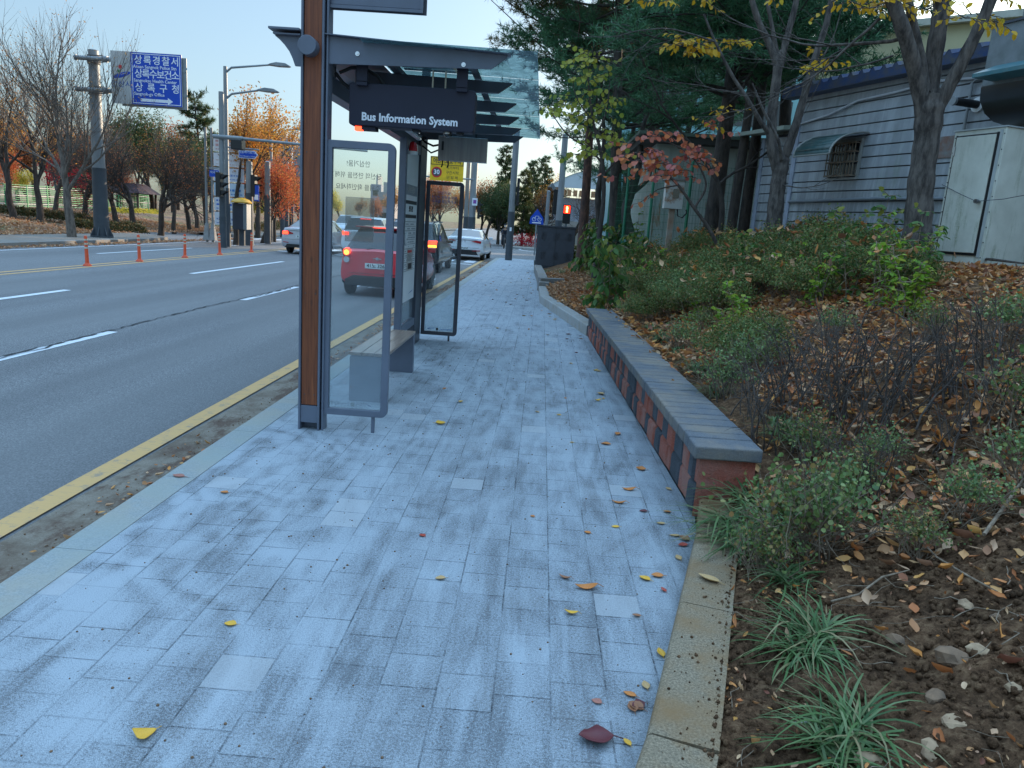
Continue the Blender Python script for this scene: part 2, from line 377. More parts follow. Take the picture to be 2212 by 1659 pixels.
M['kerb_far'] = granite('old concrete kerb', (0.24, 0.24, 0.23), (0.16, 0.16, 0.155), st=0.4)
M['kerb_pale'] = granite('pale bed kerb', (0.38, 0.38, 0.36), (0.27, 0.27, 0.26), st=0.35)
M['cap_stone'] = granite('dark grey cap block', (0.160, 0.172, 0.188), (0.085, 0.094, 0.108), st=0.75, stain=(0.25, 0.205, 0.155))
M['block_red'] = granite('red split face block', (0.56, 0.150, 0.090), (0.32, 0.078, 0.048), st=0.5, stain=(0.46, 0.30, 0.25))
M['block_dark'] = granite('charcoal split face block', (0.095, 0.106, 0.125), (0.048, 0.054, 0.064), st=0.5, stain=(0.14, 0.15, 0.17))
M['gutter'] = granite('dusty gutter concrete', (0.27, 0.225, 0.17), (0.15, 0.125, 0.095), st=0.85, stain=(0.095, 0.062, 0.038))
M['concrete'] = granite('pale concrete', (0.34, 0.34, 0.33), (0.26, 0.26, 0.255), st=0.3, stain=(0.2, 0.19, 0.17))
def soil_mat():
    m, nt, b, o = new_mat('dark crumbly soil')
    P = coords(nt)
    n1 = noise(nt, P, 26, 8, 0.75); n2 = noise(nt, P, 3, 5, 0.6)
    c = ramp(nt, n1, [(0.36, (0.045, 0.023, 0.012)), (0.52, (0.17, 0.092, 0.050)), (0.68, (0.33, 0.20, 0.11))])
    c = mixc(nt, ramp(nt, n2, [(0.4, 0.0), (0.7, 0.5)]), c, (0.05, 0.034, 0.022))
    nt.links.new(c, b.inputs['Base Color']); b.inputs['Roughness'].default_value = 0.97; b.inputs['Specular IOR Level'].default_value = 0.1
    bump(nt, n1, b, 1.0, 0.03)
    return m
M['soil'] = soil_mat()
def litter_ground():
    m, nt, b, o = new_mat('leaf strewn park ground')
    P = coords(nt)
    vo = nt.nodes.new('ShaderNodeTexVoronoi'); vo.inputs['Scale'].default_value = 9; nt.links.new(P, vo.inputs['Vector'])
    c = ramp(nt, vo.outputs['Color'], [(0.0, (0.10, 0.05, 0.028)), (0.4, (0.22, 0.12, 0.07)), (0.7, (0.33, 0.20, 0.12)), (1.0, (0.16, 0.085, 0.05))])
    g = ramp(nt, noise(nt, P, 0.35, 5, 0.65), [(0.50, 0.0), (0.60, 0.85)])
    gr = ramp(nt, noise(nt, P, 40, 4, 0.7), [(0.35, (0.05, 0.075, 0.02)), (0.65, (0.15, 0.16, 0.05))])
    c = mixc(nt, g, c, gr)
    nt.links.new(c, b.inputs['Base Color']); b.inputs['Roughness'].default_value = 0.95
    bump(nt, mth(nt, 'ADD', vo.outputs['Distance'], noise(nt, P, 20, 4)), b, 0.9, 0.05)
    return m
M['litter'] = litter_ground()
def far_paving():
    m, nt, b, o = new_mat('old block footpath')
    P = coords(nt)
    br = nt.nodes.new('ShaderNodeTexBrick'); nt.links.new(P, br.inputs['Vector'])
    for k, v in (('Scale', 1.0), ('Mortar Size', 0.008), ('Brick Width', 0.22), ('Row Height', 0.11)): br.inputs[k].default_value = v
    br.inputs['Color1'].default_value = (0.22, 0.21, 0.19, 1); br.inputs['Color2'].default_value = (0.17, 0.165, 0.15, 1); br.inputs['Mortar'].default_value = (0.10, 0.085, 0.06, 1)
    c = mixc(nt, ramp(nt, noise(nt, P, 0.9, 6, 0.7), [(0.45, 0.0), (0.65, 0.75)]), br.outputs[0], (0.17, 0.12, 0.08))
    nt.links.new(c, b.inputs['Base Color']); b.inputs['Roughness'].default_value = 0.9
    return m
M['far_path'] = far_paving()

# leaves
M['lf_litter'] = leafm('fallen brown leaves', [(0.60, 0.22, 0.07), (0.40, 0.13, 0.045), (0.70, 0.38, 0.15), (0.28, 0.095, 0.045), (0.72, 0.46, 0.25), (0.50, 0.19, 0.07), (0.64, 0.26, 0.06), (0.40, 0.20, 0.12), (0.68, 0.33, 0.08), (0.55, 0.34, 0.20), (0.22, 0.075, 0.045), (0.62, 0.40, 0.24)], 0.15, 0.6)
M['lf_litter_pale'] = leafm('fallen pale leaves', [(0.56, 0.34, 0.20), (0.42, 0.21, 0.11), (0.62, 0.42, 0.26), (0.33, 0.15, 0.08), (0.58, 0.26, 0.09), (0.48, 0.30, 0.18)], 0.15, 0.6)
M['lf_hedge'] = leafm('small box leaves', [(0.070, 0.115, 0.034), (0.12, 0.18, 0.048), (0.18, 0.23, 0.07), (0.085, 0.14, 0.042), (0.27, 0.27, 0.09), (0.36, 0.18, 0.065), (0.14, 0.20, 0.06)], 0.3, 0.45)
M['lf_hedge_blue'] = leafm('blue green small leaves', [(0.10, 0.16, 0.065), (0.16, 0.24, 0.085), (0.22, 0.30, 0.12), (0.28, 0.32, 0.10), (0.11, 0.18, 0.06)], 0.3, 0.45)
M['lf_bright'] = leafm('bright green leaves', [(0.14, 0.28, 0.03), (0.22, 0.38, 0.04), (0.32, 0.46, 0.06), (0.42, 0.46, 0.07)], 0.45, 0.5)
M['lf_mid'] = leafm('mid green large leaves', [(0.055, 0.13, 0.03), (0.08, 0.17, 0.04), (0.12, 0.21, 0.06), (0.30, 0.30, 0.06)], 0.4, 0.45)
M['lf_yg'] = leafm('yellow green leaves', [(0.25, 0.30, 0.04), (0.38, 0.38, 0.06), (0.48, 0.42, 0.08), (0.18, 0.26, 0.05), (0.42, 0.36, 0.05)], 0.45, 0.5)
M['lf_red'] = leafm('red and orange leaves', [(0.62, 0.13, 0.07), (0.66, 0.19, 0.04), (0.60, 0.19, 0.17), (0.66, 0.27, 0.06), (0.50, 0.16, 0.19), (0.60, 0.15, 0.05), (0.70, 0.28, 0.20)], 0.4, 0.5)
M['lf_gold'] = leafm('golden yellow leaves', [(0.62, 0.34, 0.02), (0.70, 0.42, 0.03), (0.55, 0.27, 0.02), (0.60, 0.44, 0.05)], 0.45, 0.5)
M['lf_grass'] = leafm('strap grass blades', [(0.05, 0.11, 0.035), (0.08, 0.16, 0.050), (0.12, 0.20, 0.07), (0.19, 0.25, 0.11), (0.07, 0.13, 0.05), (0.34, 0.27, 0.14), (0.10, 0.15, 0.05)], 0.3, 0.5)
M['needles'] = leafm('pine needles', [(0.050, 0.135, 0.065), (0.075, 0.19, 0.088), (0.115, 0.24, 0.105), (0.060, 0.155, 0.075)], 0.2, 0.5)
M['needles_warm'] = leafm('browning pine needles', [(0.045, 0.085, 0.032), (0.085, 0.11, 0.038), (0.20, 0.10, 0.038), (0.060, 0.095, 0.034)], 0.25, 0.6)
M['lf_orange'] = leafm('orange autumn leaves', [(0.50, 0.20, 0.04), (0.58, 0.29, 0.05), (0.42, 0.15, 0.04), (0.55, 0.34, 0.08), (0.36, 0.18, 0.07)], 0.5, 0.6)
M['lf_rust'] = leafm('rust autumn leaves', [(0.42, 0.13, 0.05), (0.34, 0.10, 0.04), (0.50, 0.20, 0.06), (0.28, 0.11, 0.06)], 0.45, 0.6)
M['lf_crimson'] = leafm('crimson maple leaves', [(0.45, 0.010, 0.025), (0.55, 0.02, 0.03), (0.35, 0.01, 0.03)], 0.4, 0.6)
M['lf_scarlet'] = leafm('scarlet orange leaves', [(0.50, 0.09, 0.04), (0.54, 0.15, 0.05), (0.40, 0.07, 0.04), (0.52, 0.22, 0.06)], 0.45, 0.6)
M['lf_tan'] = leafm('dry tan leaves', [(0.40, 0.24, 0.12), (0.30, 0.17, 0.08), (0.48, 0.31, 0.16)], 0.4, 0.6)
M['lf_yellow'] = leafm('yellow far leaves', [(0.60, 0.45, 0.05), (0.50, 0.42, 0.06), (0.36, 0.38, 0.06)], 0.5, 0.6)
M['lf_conifer'] = leafm('far conifer green', [(0.030, 0.070, 0.028), (0.050, 0.095, 0.035), (0.085, 0.12, 0.04), (0.12, 0.11, 0.04)], 0.3, 0.6)
M['lf_conifer_warm'] = leafm('far olive conifer', [(0.07, 0.095, 0.03), (0.11, 0.12, 0.035), (0.17, 0.13, 0.04), (0.06, 0.085, 0.03)], 0.3, 0.6)
M['lf_darkhedge'] = leafm('dark clipped hedge', [(0.030, 0.045, 0.015), (0.055, 0.070, 0.022), (0.10, 0.075, 0.025), (0.14, 0.08, 0.03)], 0.2, 0.6)

# ------------------------------------------------------------------ mesh helpers
def off_of(o):
    v = Vector((0, 0, 0))
    while o is not None: v += o.location; o = o.parent
    return v
def finish(me, name, mat, parent, smooth=False, angle=40):
    if isinstance(mat, (list, tuple)):
        for m in mat: me.materials.append(m)
    else: me.materials.append(mat)
    if smooth:
        me.polygons.foreach_set('use_smooth', [True] * len(me.polygons))
        if angle: me.set_sharp_from_angle(angle=rad(angle))
    o = bpy.data.objects.new(name, me); COL.objects.link(o)
    if parent is not None: o.parent = parent
    return o
class MB:
    def __init__(s): s.V = []; s.F = []
    def add(s, vs, fs):
        n = len(s.V); s.V.extend(tuple(v) for v in vs); s.F.extend(tuple(i + n for i in f) for f in fs); return s
    def box(s, x0, x1, y0, y1, z0, z1):
        return s.add([(x0, y0, z0), (x1, y0, z0), (x1, y1, z0), (x0, y1, z0), (x0, y0, z1), (x1, y0, z1), (x1, y1, z1), (x0, y1, z1)],
                     [(0, 3, 2, 1), (4, 5, 6, 7), (0, 1, 5, 4), (1, 2, 6, 5), (2, 3, 7, 6), (3, 0, 4, 7)])
    def bar(s, p, q, w, h, up=(0, 0, 1)):
        p = Vector(p); q = Vector(q); d = (q - p).normalized(); a = d.cross(Vector(up))
        if a.length < 1e-4: a = d.cross(Vector((1, 0, 0)))
        a.normalize(); b = a.cross(d).normalized()
        vs = []
        for c in (p, q):
            for i, j in ((-1, -1), (1, -1), (1, 1), (-1, 1)): vs.append(c + a * (i * w / 2) + b * (j * h / 2))
        return s.add(vs, [(0, 1, 2, 3), (7, 6, 5, 4), (0, 4, 5, 1), (1, 5, 6, 2), (2, 6, 7, 3), (3, 7, 4, 0)])
    def tube(s, pts, rs, n=8, caps=True):
        pts = [Vector(p) for p in pts]
        if isinstance(rs, (int, float)): rs = [rs] * len(pts)
        vs = []; ref = None
        for i, p in enumerate(pts):
            d = (pts[min(i + 1, len(pts) - 1)] - pts[max(i - 1, 0)]).normalized()
            if ref is None: ref = Vector((0, 0, 1)) if abs(d.z) < 0.9 else Vector((1, 0, 0))
            a = d.cross(ref).normalized(); b = a.cross(d).normalized(); ref = b if False else ref
            for k in range(n):
                t = 2 * math.pi * k / n
                vs.append(p + (a * math.cos(t) + b * math.sin(t)) * rs[i])
        fs = []
        for i in range(len(pts) - 1):
            for k in range(n):
                k2 = (k + 1) % n
                fs.append((i * n + k, i * n + k2, (i + 1) * n + k2, (i + 1) * n + k))
        if caps:
            fs.append(tuple(range(n))[::-1]); fs.append(tuple((len(pts) - 1) * n + k for k in range(n)))
        return s.add(vs, fs)
    def prism(s, poly, axis, a, b):
        """poly: 2D outline; axis: the extruded axis"""
        def p3(u, v, w): return {'x': (w, u, v), 'y': (u, w, v), 'z': (u, v, w)}[axis]
        n = len(poly)
        return s.add([p3(u, v, a) for u, v in poly] + [p3(u, v, b) for u, v in poly],
                     [tuple(range(n))[::-1], tuple(range(n, 2 * n))] + [(i, (i + 1) % n, n + (i + 1) % n, n + i) for i in range(n)])
    def quad(s, a, b, c, d): return s.add([a, b, c, d], [(0, 1, 2, 3)])
    def build(s, name, mat, parent=None, smooth=False, bevel=0, seg=2, angle=40):
        o3 = off_of(parent)
        me = bpy.data.meshes.new(name)
        me.from_pydata([(v[0] - o3.x, v[1] - o3.y, v[2] - o3.z) for v in s.V], [], s.F)
        import bmesh
        bm = bmesh.new(); bm.from_mesh(me); bmesh.ops.recalc_face_normals(bm, faces=bm.faces); bm.to_mesh(me); bm.free()
        o = finish(me, name, mat, parent, smooth, angle)
        if bevel:
            md = o.modifiers.new('bevel', 'BEVEL'); md.width = bevel; md.segments = seg; md.limit_method = 'ANGLE'; md.angle_limit = rad(35)
        return o
def round_rect(x0, x1, z0, z1, r, n=5, corners='abcd'):
    """outline, corners: a lower left, b lower right, c upper right, d upper left are rounded"""
    out = []
    for key, cx, cz, t0 in (('a', x0, z0, 180), ('b', x1, z0, 270), ('c', x1, z1, 0), ('d', x0, z1, 90)):
        sx = 1 if cx == x0 else -1; sz = 1 if cz == z0 else -1
        if key in corners:
            for k in range(n + 1):
                t = rad(t0 + 90 * k / n); out.append((cx + sx * r + r * math.cos(t), cz + sz * r + r * math.sin(t)))
        else: out.append((cx, cz))
    return out
def thing(name, label, cat, loc=(0, 0, 0), group=None, kind=None):
    o = bpy.data.objects.new(name, None); COL.objects.link(o); o.location = loc; o.empty_display_size = 0.2
    return tag(o, label, cat, group, kind)
def tag(o, label=None, cat=None, group=None, kind=None):
    if label: o['label'] = label
    if cat: o['category'] = cat
    if group: o['group'] = group
    if kind: o['kind'] = kind
    return o
def copy_tree(o, parent=None):
    c = o.copy(); COL.objects.link(c)
    if parent is not None: c.parent = parent
    for ch in [x for x in o.children]: copy_tree(ch, c)
    return c
def text(s, size, loc, mat, parent, name='lettering', face='front', mirror=False, align='CENTER', ext=0.0015, stretch=1.0, bold=0.0, rotz=None, pitch=None):
    cu = bpy.data.curves.new('t', 'FONT'); cu.body = s; cu.size = size; cu.align_x = align; cu.align_y = 'CENTER'; cu.extrude = ext; cu.offset = bold
    cu.resolution_u = 2
    to = bpy.data.objects.new('t', cu); COL.objects.link(to)
    bpy.context.view_layer.update()
    me = bpy.data.meshes.new_from_object(to.evaluated_get(bpy.context.evaluated_depsgraph_get()))
    bpy.data.objects.remove(to); bpy.data.curves.remove(cu)
    rz = {'front': 0.0, 'right': math.pi / 2, 'left': -math.pi / 2}[face] if rotz is None else rotz
    mat4 = Matrix.Translation(Vector(loc) - off_of(parent)) @ Matrix.Rotation(rz, 4, 'Z') @ Matrix.Rotation(math.pi / 2, 4, 'X') @ Matrix.Diagonal((-stretch if mirror else stretch, 1, 1, 1))
    me.transform(mat4)
    me.materials.clear()
    return finish(me, name, mat, parent)

# ---- many small faces at once
def fast_mesh(name, V, F):
    """V (N,3) floats, F (M,k) ints"""
    me = bpy.data.meshes.new(name)
    k = F.shape[1]
    me.vertices.add(len(V)); me.vertices.foreach_set('co', np.ascontiguousarray(V, dtype=np.float32).ravel())
    me.loops.add(F.size); me.loops.foreach_set('vertex_index', np.ascontiguousarray(F, dtype=np.int32).ravel())
    me.polygons.add(len(F)); me.polygons.foreach_set('loop_start', np.arange(0, F.size, k, dtype=np.int32))
    me.update(calc_edges=True); me.validate()
    return me
LEAF_T = np.array([(0, 0, 0), (0.26, 0.32, 0.05), (0.20, 0.72, 0.04), (0, 1.0, -0.04), (-0.20, 0.72, 0.04), (-0.26, 0.32, 0.05)], float)
LEAF_F = np.array([(0, 1, 2, 3), (0, 3, 4, 5)])
ROUND_T = np.array([(0, 0, 0), (0.42, 0.28, 0.06), (0.36, 0.72, 0.05), (0, 1.0, -0.05), (-0.36, 0.72, 0.05), (-0.42, 0.28, 0.06)], float)
_r = [(0.0, 0.02, 0.02), (0.16, 0.17, 0.05), (0.42, 0.26, 0.0), (0.70, 0.20, 0.05), (0.90, 0.08, 0.13), (1.0, 0.01, 0.20)]
CURL_T = np.array([v for t_, w_, c_ in _r for v in ((-w_, t_, 0.06 + c_ + w_ * 0.55), (0.02 * math.sin(9 * t_), t_, 0.03 + c_), (w_ * 0.94, t_ + 0.01, 0.06 + c_ + w_ * 0.38))])
CURL_F = np.array([f for i in range(5) for f in ((3 * i, 3 * i + 1, 3 * i + 4, 3 * i + 3), (3 * i + 1, 3 * i + 2, 3 * i + 5, 3 * i + 4))])
def rot_rand(rng, n, tilt=None):
    """random frames; tilt None: any way, else leaf plane within tilt (radians) of horizontal"""
    if tilt is None:
        q = rng.normal(size=(n, 4)); q /= np.linalg.norm(q, axis=1)[:, None]
        w, x, y, z = q.T
        return np.stack([np.stack([1 - 2 * (y * y + z * z), 2 * (x * y - z * w), 2 * (x * z + y * w)], -1),
                         np.stack([2 * (x * y + z * w), 1 - 2 * (x * x + z * z), 2 * (y * z - x * w)], -1),
                         np.stack([2 * (x * z - y * w), 2 * (y * z + x * w), 1 - 2 * (x * x + y * y)], -1)], 1)
    a = rng.uniform(0, 2 * np.pi, n); t = rng.normal(0, tilt, n); r = rng.normal(0, tilt, n)
    ca, sa = np.cos(a), np.sin(a); Z = np.zeros(n); O = np.ones(n)
    Rz = np.stack([np.stack([ca, -sa, Z], -1), np.stack([sa, ca, Z], -1), np.stack([Z, Z, O], -1)], 1)
    ct, st = np.cos(t), np.sin(t)
    Rx = np.stack([np.stack([O, Z, Z], -1), np.stack([Z, ct, -st], -1), np.stack([Z, st, ct], -1)], 1)
    cr, sr = np.cos(r), np.sin(r)
    Ry = np.stack([np.stack([cr, Z, sr], -1), np.stack([Z, O, Z], -1), np.stack([-sr, Z, cr], -1)], 1)
    return Rz @ Rx @ Ry
def scatter_mesh(name, rng, P, size, T=LEAF_T, F=LEAF_F, tilt=None, frames=None):
    n = len(P); size = np.broadcast_to(size, (n,))
    Rm = rot_rand(rng, n, tilt) if frames is None else frames
    if F is CURL_F:                                   # each fallen leaf its own width, curl and twist
        TT_ = np.repeat(T[None], n, 0); TT_[:, :, 2] = 0.02 + (TT_[:, :, 2] - 0.02) * rng.uniform(0.2, 2.3, n)[:, None]; TT_[:, :, 0] *= rng.uniform(0.55, 1.35, n)[:, None]
        TT_[:, :, 2] += rng.normal(0, 0.35, n)[:, None] * TT_[:, :, 0] * TT_[:, :, 1]; TT_[:, :, 0] += rng.normal(0, 0.18, n)[:, None] * (TT_[:, :, 1] - 0.5) ** 2
        V = np.einsum('nij,nkj->nki', Rm, TT_) * size[:, None, None] + P[:, None, :]
    else: V = np.einsum('nij,kj->nki', Rm, T) * size[:, None, None] + P[:, None, :]
    k = len(T)
    Fs = (F[None] + (np.arange(n) * k)[:, None, None]).reshape(-1, F.shape[1])
    return fast_mesh(name, V.reshape(-1, 3), Fs)

class Tubes:
    def __init__(s): s.V = []; s.F = []; s.n = 0
    def add(s, P, r, k):
        P = np.asarray(P, float); r = np.asarray(r, float)
        d = np.gradient(P, axis=0); d /= np.linalg.norm(d, axis=1)[:, None] + 1e-9
        ref = np.array([0.31, 0.95, 0.05]) if abs(d[0, 2]) > 0.5 else np.array([0.1, 0.05, 1.0])
        a = np.cross(d, ref); a /= np.linalg.norm(a, axis=1)[:, None] + 1e-9; b = np.cross(a, d)
        t = np.arange(k) * 2 * np.pi / k
        V = P[:, None, :] + r[:, None, None] * (a[:, None, :] * np.cos(t)[None, :, None] + b[:, None, :] * np.sin(t)[None, :, None])
        m = len(P); i = np.arange(m - 1)[:, None] * k; j = np.arange(k)[None, :]; j2 = (j + 1) % k
        F = np.stack([i + j, i + j2, i + k + j2, i + k + j], -1).reshape(-1, 4) + s.n
        s.V.append(V.reshape(-1, 3)); s.F.append(F); s.n += m * k
    def mesh(s, name): return fast_mesh(name, np.concatenate(s.V), np.concatenate(s.F))

def unit(v): return v / (np.linalg.norm(v) + 1e-9)
def limb(rng, p, d, L, n=6, wob=0.12, up=0.0):
    pts = [np.array(p, float)]; d = unit(np.array(d, float))
    for i in range(n):
        d = unit(d + rng.normal(0, wob, 3) + np.array([0, 0, up]))
        pts.append(pts[-1] + d * L / n)
    return np.array(pts), d
def grow(rng, tb, tips, p, d, L, r, depth, maxd, kids=(3, 5), spread=0.75, up=0.05, ratio=0.66, wob=0.10, tw=None):
    n = 6 if depth < 2 else (4 if depth < maxd else 3)
    pts, dd = limb(rng, p, d, L, n, wob, up)
    r1 = r * (0.55 if depth < maxd else 0.3)
    rr = np.linspace(r, r1, len(pts))
    (tw if (tw is not None and depth >= maxd - 1) else tb).add(pts, rr, 8 if depth == 0 else (6 if depth == 1 else (4 if depth < maxd else 3)))
    if depth >= maxd:
        tips.append((pts[-1], dd)); tips.append((pts[len(pts) // 2], dd)); return
    k = rng.integers(kids[0], kids[1] + 1)
    for i in range(k):
        f = 0.35 + 0.65 * (i + rng.random() * 0.7) / k if depth > 0 else 0.6 + 0.4 * (i + rng.random() * 0.5) / k
        f = min(f, 1.0); q = pts[0] + 0; idx = f * (len(pts) - 1); i0 = int(min(idx, len(pts) - 2)); q = pts[i0] + (pts[i0 + 1] - pts[i0]) * (idx - i0)
        ax = unit(rng.normal(size=3)); side = unit(np.cross(dd, ax))
        a = spread * (0.55 + 0.6 * rng.random())
        nd_ = unit(dd * math.cos(a) + side * math.sin(a))
        grow(rng, tb, tips, q, nd_, L * ratio * (0.75 + 0.45 * rng.random()), rr[i0] * (0.62 if depth else 0.6), depth + 1, maxd, kids, spread, up, ratio, wob, tw)
    grow(rng, tb, tips, pts[-1], dd, L * ratio, r1 * 0.95, depth + 1, maxd, kids, spread, up, ratio, wob, tw)
# ================================================================== THE SETTING
BY = [-6, 0.5, 2.0, 3.7, 4.15, 11.4, 16.0, 22.0, 27.0, 37.0]
BX = [-2.2, -0.01, 0.43, 0.93, 1.0, 0.80, 0.05, -0.04, -0.2, -0.33]
def bxn(y): return np.interp(y, BY, BX)
def bank_z(x, y):
    """height of the planted bank on the right"""
    u = np.maximum(x - bxn(y) - 0.18, 0.0)
    z0 = np.interp(y, [0, 3.7, 4.3, 5.0, 11.2, 12.0, 16, 27, 37], [0.08, 0.10, 0.16, 0.36, 0.36, 0.16, 0.14, 0.12, 0.10])
    top = np.interp(y, [-2, 2, 5, 20, 30, 37], [1.0, 1.2, 1.47, 1.47, 1.1, 0.3])
    t = np.clip(u / 3.1, 0, 1); s = 0.45 * t + 0.55 * t * t * (3 - 2 * t)
    return z0 + (top - z0) * s
def hill_z(x, y):
    """park rising beyond the far footpath"""
    u = np.maximum(-19.3 - x, 0.0)
    t = np.clip(u / 12.0, 0, 1); s = t * t * (3 - 2 * t)
    top = np.interp(y, [10, 30, 45, 60, 120], [1.35, 1.15, 0.75, 0.55, 0.8])
    near = np.interp(y, [33, 36, 44, 50], [1.0, 0.75, 0.65, 1.0])
    return 0.0 + top * s * near
def grid(name, xs, ys, zf, mat, rough=0.0, rs=None, kind='structure'):
    X, Y = np.meshgrid(xs, ys); Z = zf(X, Y)
    if rough: Z = Z + rs
    V = np.stack([X, Y, Z], -1).reshape(-1, 3); nx = len(xs); i = np.arange(len(ys) - 1)[:, None] * nx + np.arange(nx - 1)[None]
    F = np.stack([i, i + 1, i + nx + 1, i + nx], -1).reshape(-1, 4)
    return tag(finish(fast_mesh(name, V, F), name, mat, None, True, 0), kind=kind)
def sheet(name, pts, z, mat):
    mb = MB(); mb.add([(x, y, z) for x, y in pts], [tuple(range(len(pts)))])
    return tag(mb.build(name, mat), kind='structure')

sheet('ground', [(-900, -60), (900, -60), (900, 1500), (-900, 1500)], -0.34, M['litter'])
# carriageway with the side street that crosses beyond the footpath's end
sheet('road', [(-18.5, -40), (-2.13, -40), (-2.13, 600), (-18.5, 600)], -0.15, M['asphalt'])
sheet('side_road', [(-2.13, 36.6), (120, 36.6), (120, 57.2), (-2.13, 57.2)], -0.15, M['asphalt'])
mk = MB()
sheet('gutter', [(-2.62, -10), (-2.14, -10), (-2.14, 36.4), (-2.62, 36.4)], -0.143, M['gutter'])
mb = MB()
def strip(mb, x0, x1, y0, y1, z=-0.146): mb.add([(x0, y0, z), (x1, y0, z), (x1, y1, z), (x0, y1, z)], [(0, 1, 2, 3)])
ym = MB(); strip(ym, -2.80, -2.65, -10, 36.0, -0.139)
strip(ym, -11.72, -11.60, -10, 47); strip(ym, -11.38, -11.26, -10, 47)
tag(ym.build('yellow_road_lines', M['mark_yellow']), kind='structure')
wm = MB()
for x, a in ((-5.62, [(-4.5, -1.5), (0.6, 3.5), (5.0, 9.6), (14.0, 17.2), (21.6, 24.8), (28.5, 31.5)]), (-8.78, [(9.0, 13.6), (18.6, 25.4), (28.8, 36.5)])):
    for y0, y1 in a: strip(wm, x - 0.075, x + 0.075, y0, y1)
for y0, y1 in [(12.0, 17.0), (23.0, 29.4), (33, 46)]: strip(wm, -13.9, -13.77, y0, y1)
strip(wm, -15.98, -15.86, -10, 40)
strip(wm, -11.2, -2.9, 31.6, 31.95)
strip(wm, -8.85, -8.7, 38, 60)
for k in range(9): strip(wm, -11.0 + k * 0.95, -10.55 + k * 0.95, 33.2, 36.4)
for k in range(7): strip(wm, -16.3 + k * 0.8, -15.9 + k * 0.8, 41.5, 44.5)
# block lettering of a worn lane message in the nearest lane
for (x0, x1, y0, y1) in [(-4.6, -4.45, 18.0, 22.6), (-4.2, -3.1, 18.2, 18.5), (-4.2, -3.1, 19.4, 19.7), (-3.75, -3.6, 18.5, 19.4), (-4.2, -3.1, 20.6, 20.9), (-4.2, -4.05, 20.9, 22.6), (-3.3, -3.1, 20.9, 22.6)]: strip(wm, x0, x1, y0, y1)
pts = [(-2.4 + 0.02 * i * i * 0.6, 44.5 + i * 0.9 - 0.035 * i * i) for i in range(0, 1)]
cv = []
for i in range(15):
    t = rad(90 * i / 14); cv.append((-1.6 + 7 * (1 - math.cos(t)) + 0.0, 57.5 - 0 - 7 * 0 - (7 * math.sin(t)) * 0.9 - 0.6))
for i in range(14):
    (xa, ya), (xb, yb) = cv[i], cv[i + 1]; d = Vector((xb - xa, yb - ya)); d.normalize(); nn = Vector((-d.y, d.x)) * 0.08
    wm.add([(xa - nn.x, ya - nn.y, -0.146), (xa + nn.x, ya + nn.y, -0.146), (xb + nn.x, yb + nn.y, -0.146), (xb - nn.x, yb - nn.y, -0.146)], [(0, 1, 2, 3)])
tag(wm.build('white_road_markings', M['mark_white']), kind='structure')
# the long open seam in the asphalt between the dashes
cr = MB(); rr = random.Random(3); px_ = [(-5.70 + rr.uniform(-0.02, 0.02) + 0.03 * math.sin(y0 * 0.9), y0) for y0 in [0.5 + 0.14 * i for i in range(170)]]
for (xa, ya), (xb, yb) in zip(px_, px_[1:]):
    w = rr.uniform(0.006, 0.022); cr.add([(xa - w, ya, -0.1385), (xa + w, ya, -0.1385), (xb + w, yb, -0.1385), (xb - w, yb, -0.1385)], [(0, 1, 2, 3)])
for (y0, y1, xx) in ((5.6, 8.4, -5.62), (14.6, 16.8, -5.61)):
    p = [(xx + rr.uniform(-0.04, 0.04), y0 + (y1 - y0) * i / 14) for i in range(15)]
    for (xa, ya), (xb, yb) in zip(p, p[1:]):
        w = rr.uniform(0.004, 0.014); cr.add([(xa - w, ya, -0.138), (xa + w, ya, -0.138), (xb + w, yb, -0.138), (xb - w, yb, -0.138)], [(0, 1, 2, 3)])
tag(cr.build('asphalt_seam', M['crack']), kind='structure')

# footpath in front
fp = [(-1.95, -6)] + [(float(x) + 0.02, y) for y, x in zip(BY, BX)] + [(-1.0, 36.75), (-1.95, 36.4)]
fp[1] = (-2.2 + 0.6, -6)
fp = [(-1.95, -6)] + [(max(float(x) + 0.02, -1.9), y) for y, x in zip(BY, BX)] + [(-1.95, 37.0)]
sheet('pavement', fp, 0.0, M['paving'])
# swept mounds of sand against the shelter feet and kerb (real low relief)
def blocks(pts, w, z0, z1, L, gap=0.006, side=1, z0b=None):
    """kerb stones laid along a polyline, width to the right (side=1) of its direction"""
    mb = MB(); P = [Vector(p) for p in pts]
    for a, b in zip(P, P[1:]):
        d = b - a; n = max(1, round(d.length / L)); d.normalize(); q = Vector((d.y, -d.x)) * side
        l = (b - a).length / n
        for i in range(n):
            s0 = a + d * (i * l + gap / 2); s1 = a + d * ((i + 1) * l - gap / 2); e = 0.018
            pr = [(0, z0), (0, z1 - e), (e * 0.4, z1 - e * 0.3), (e, z1), (w, z1), (w, z0)]
            vs = [(s.x + q.x * u, s.y + q.y * u, z) for s in (s0, s1) for u, z in pr]; m = len(pr)
            mb.add(vs, [tuple(range(m)), tuple(range(m, 2 * m))[::-1]] + [(k, (k + 1) % m, m + (k + 1) % m, m + k) for k in range(m)])
    return mb
tag(blocks([(-2.15, -6), (-2.15, 36.5)], 0.20, -0.34, 0.004, 1.0, 0.004).build('street_kerb', M['kerb_new']), kind='structure')
tag(blocks([(-2.15, 36.5), (-1.9, 36.85), (-1.4, 37.0), (9, 37.2)], 0.20, -0.34, 0.004, 0.9).build('corner_kerb', M['kerb_new']), kind='structure')
tag(blocks([(-0.30, 0.0), (0.43, 2.0), (0.93, 3.7), (1.03, 4.13)], 0.215, -0.1, 0.125, 1.0).build('bed_kerb', M['kerb_old']), kind='structure')
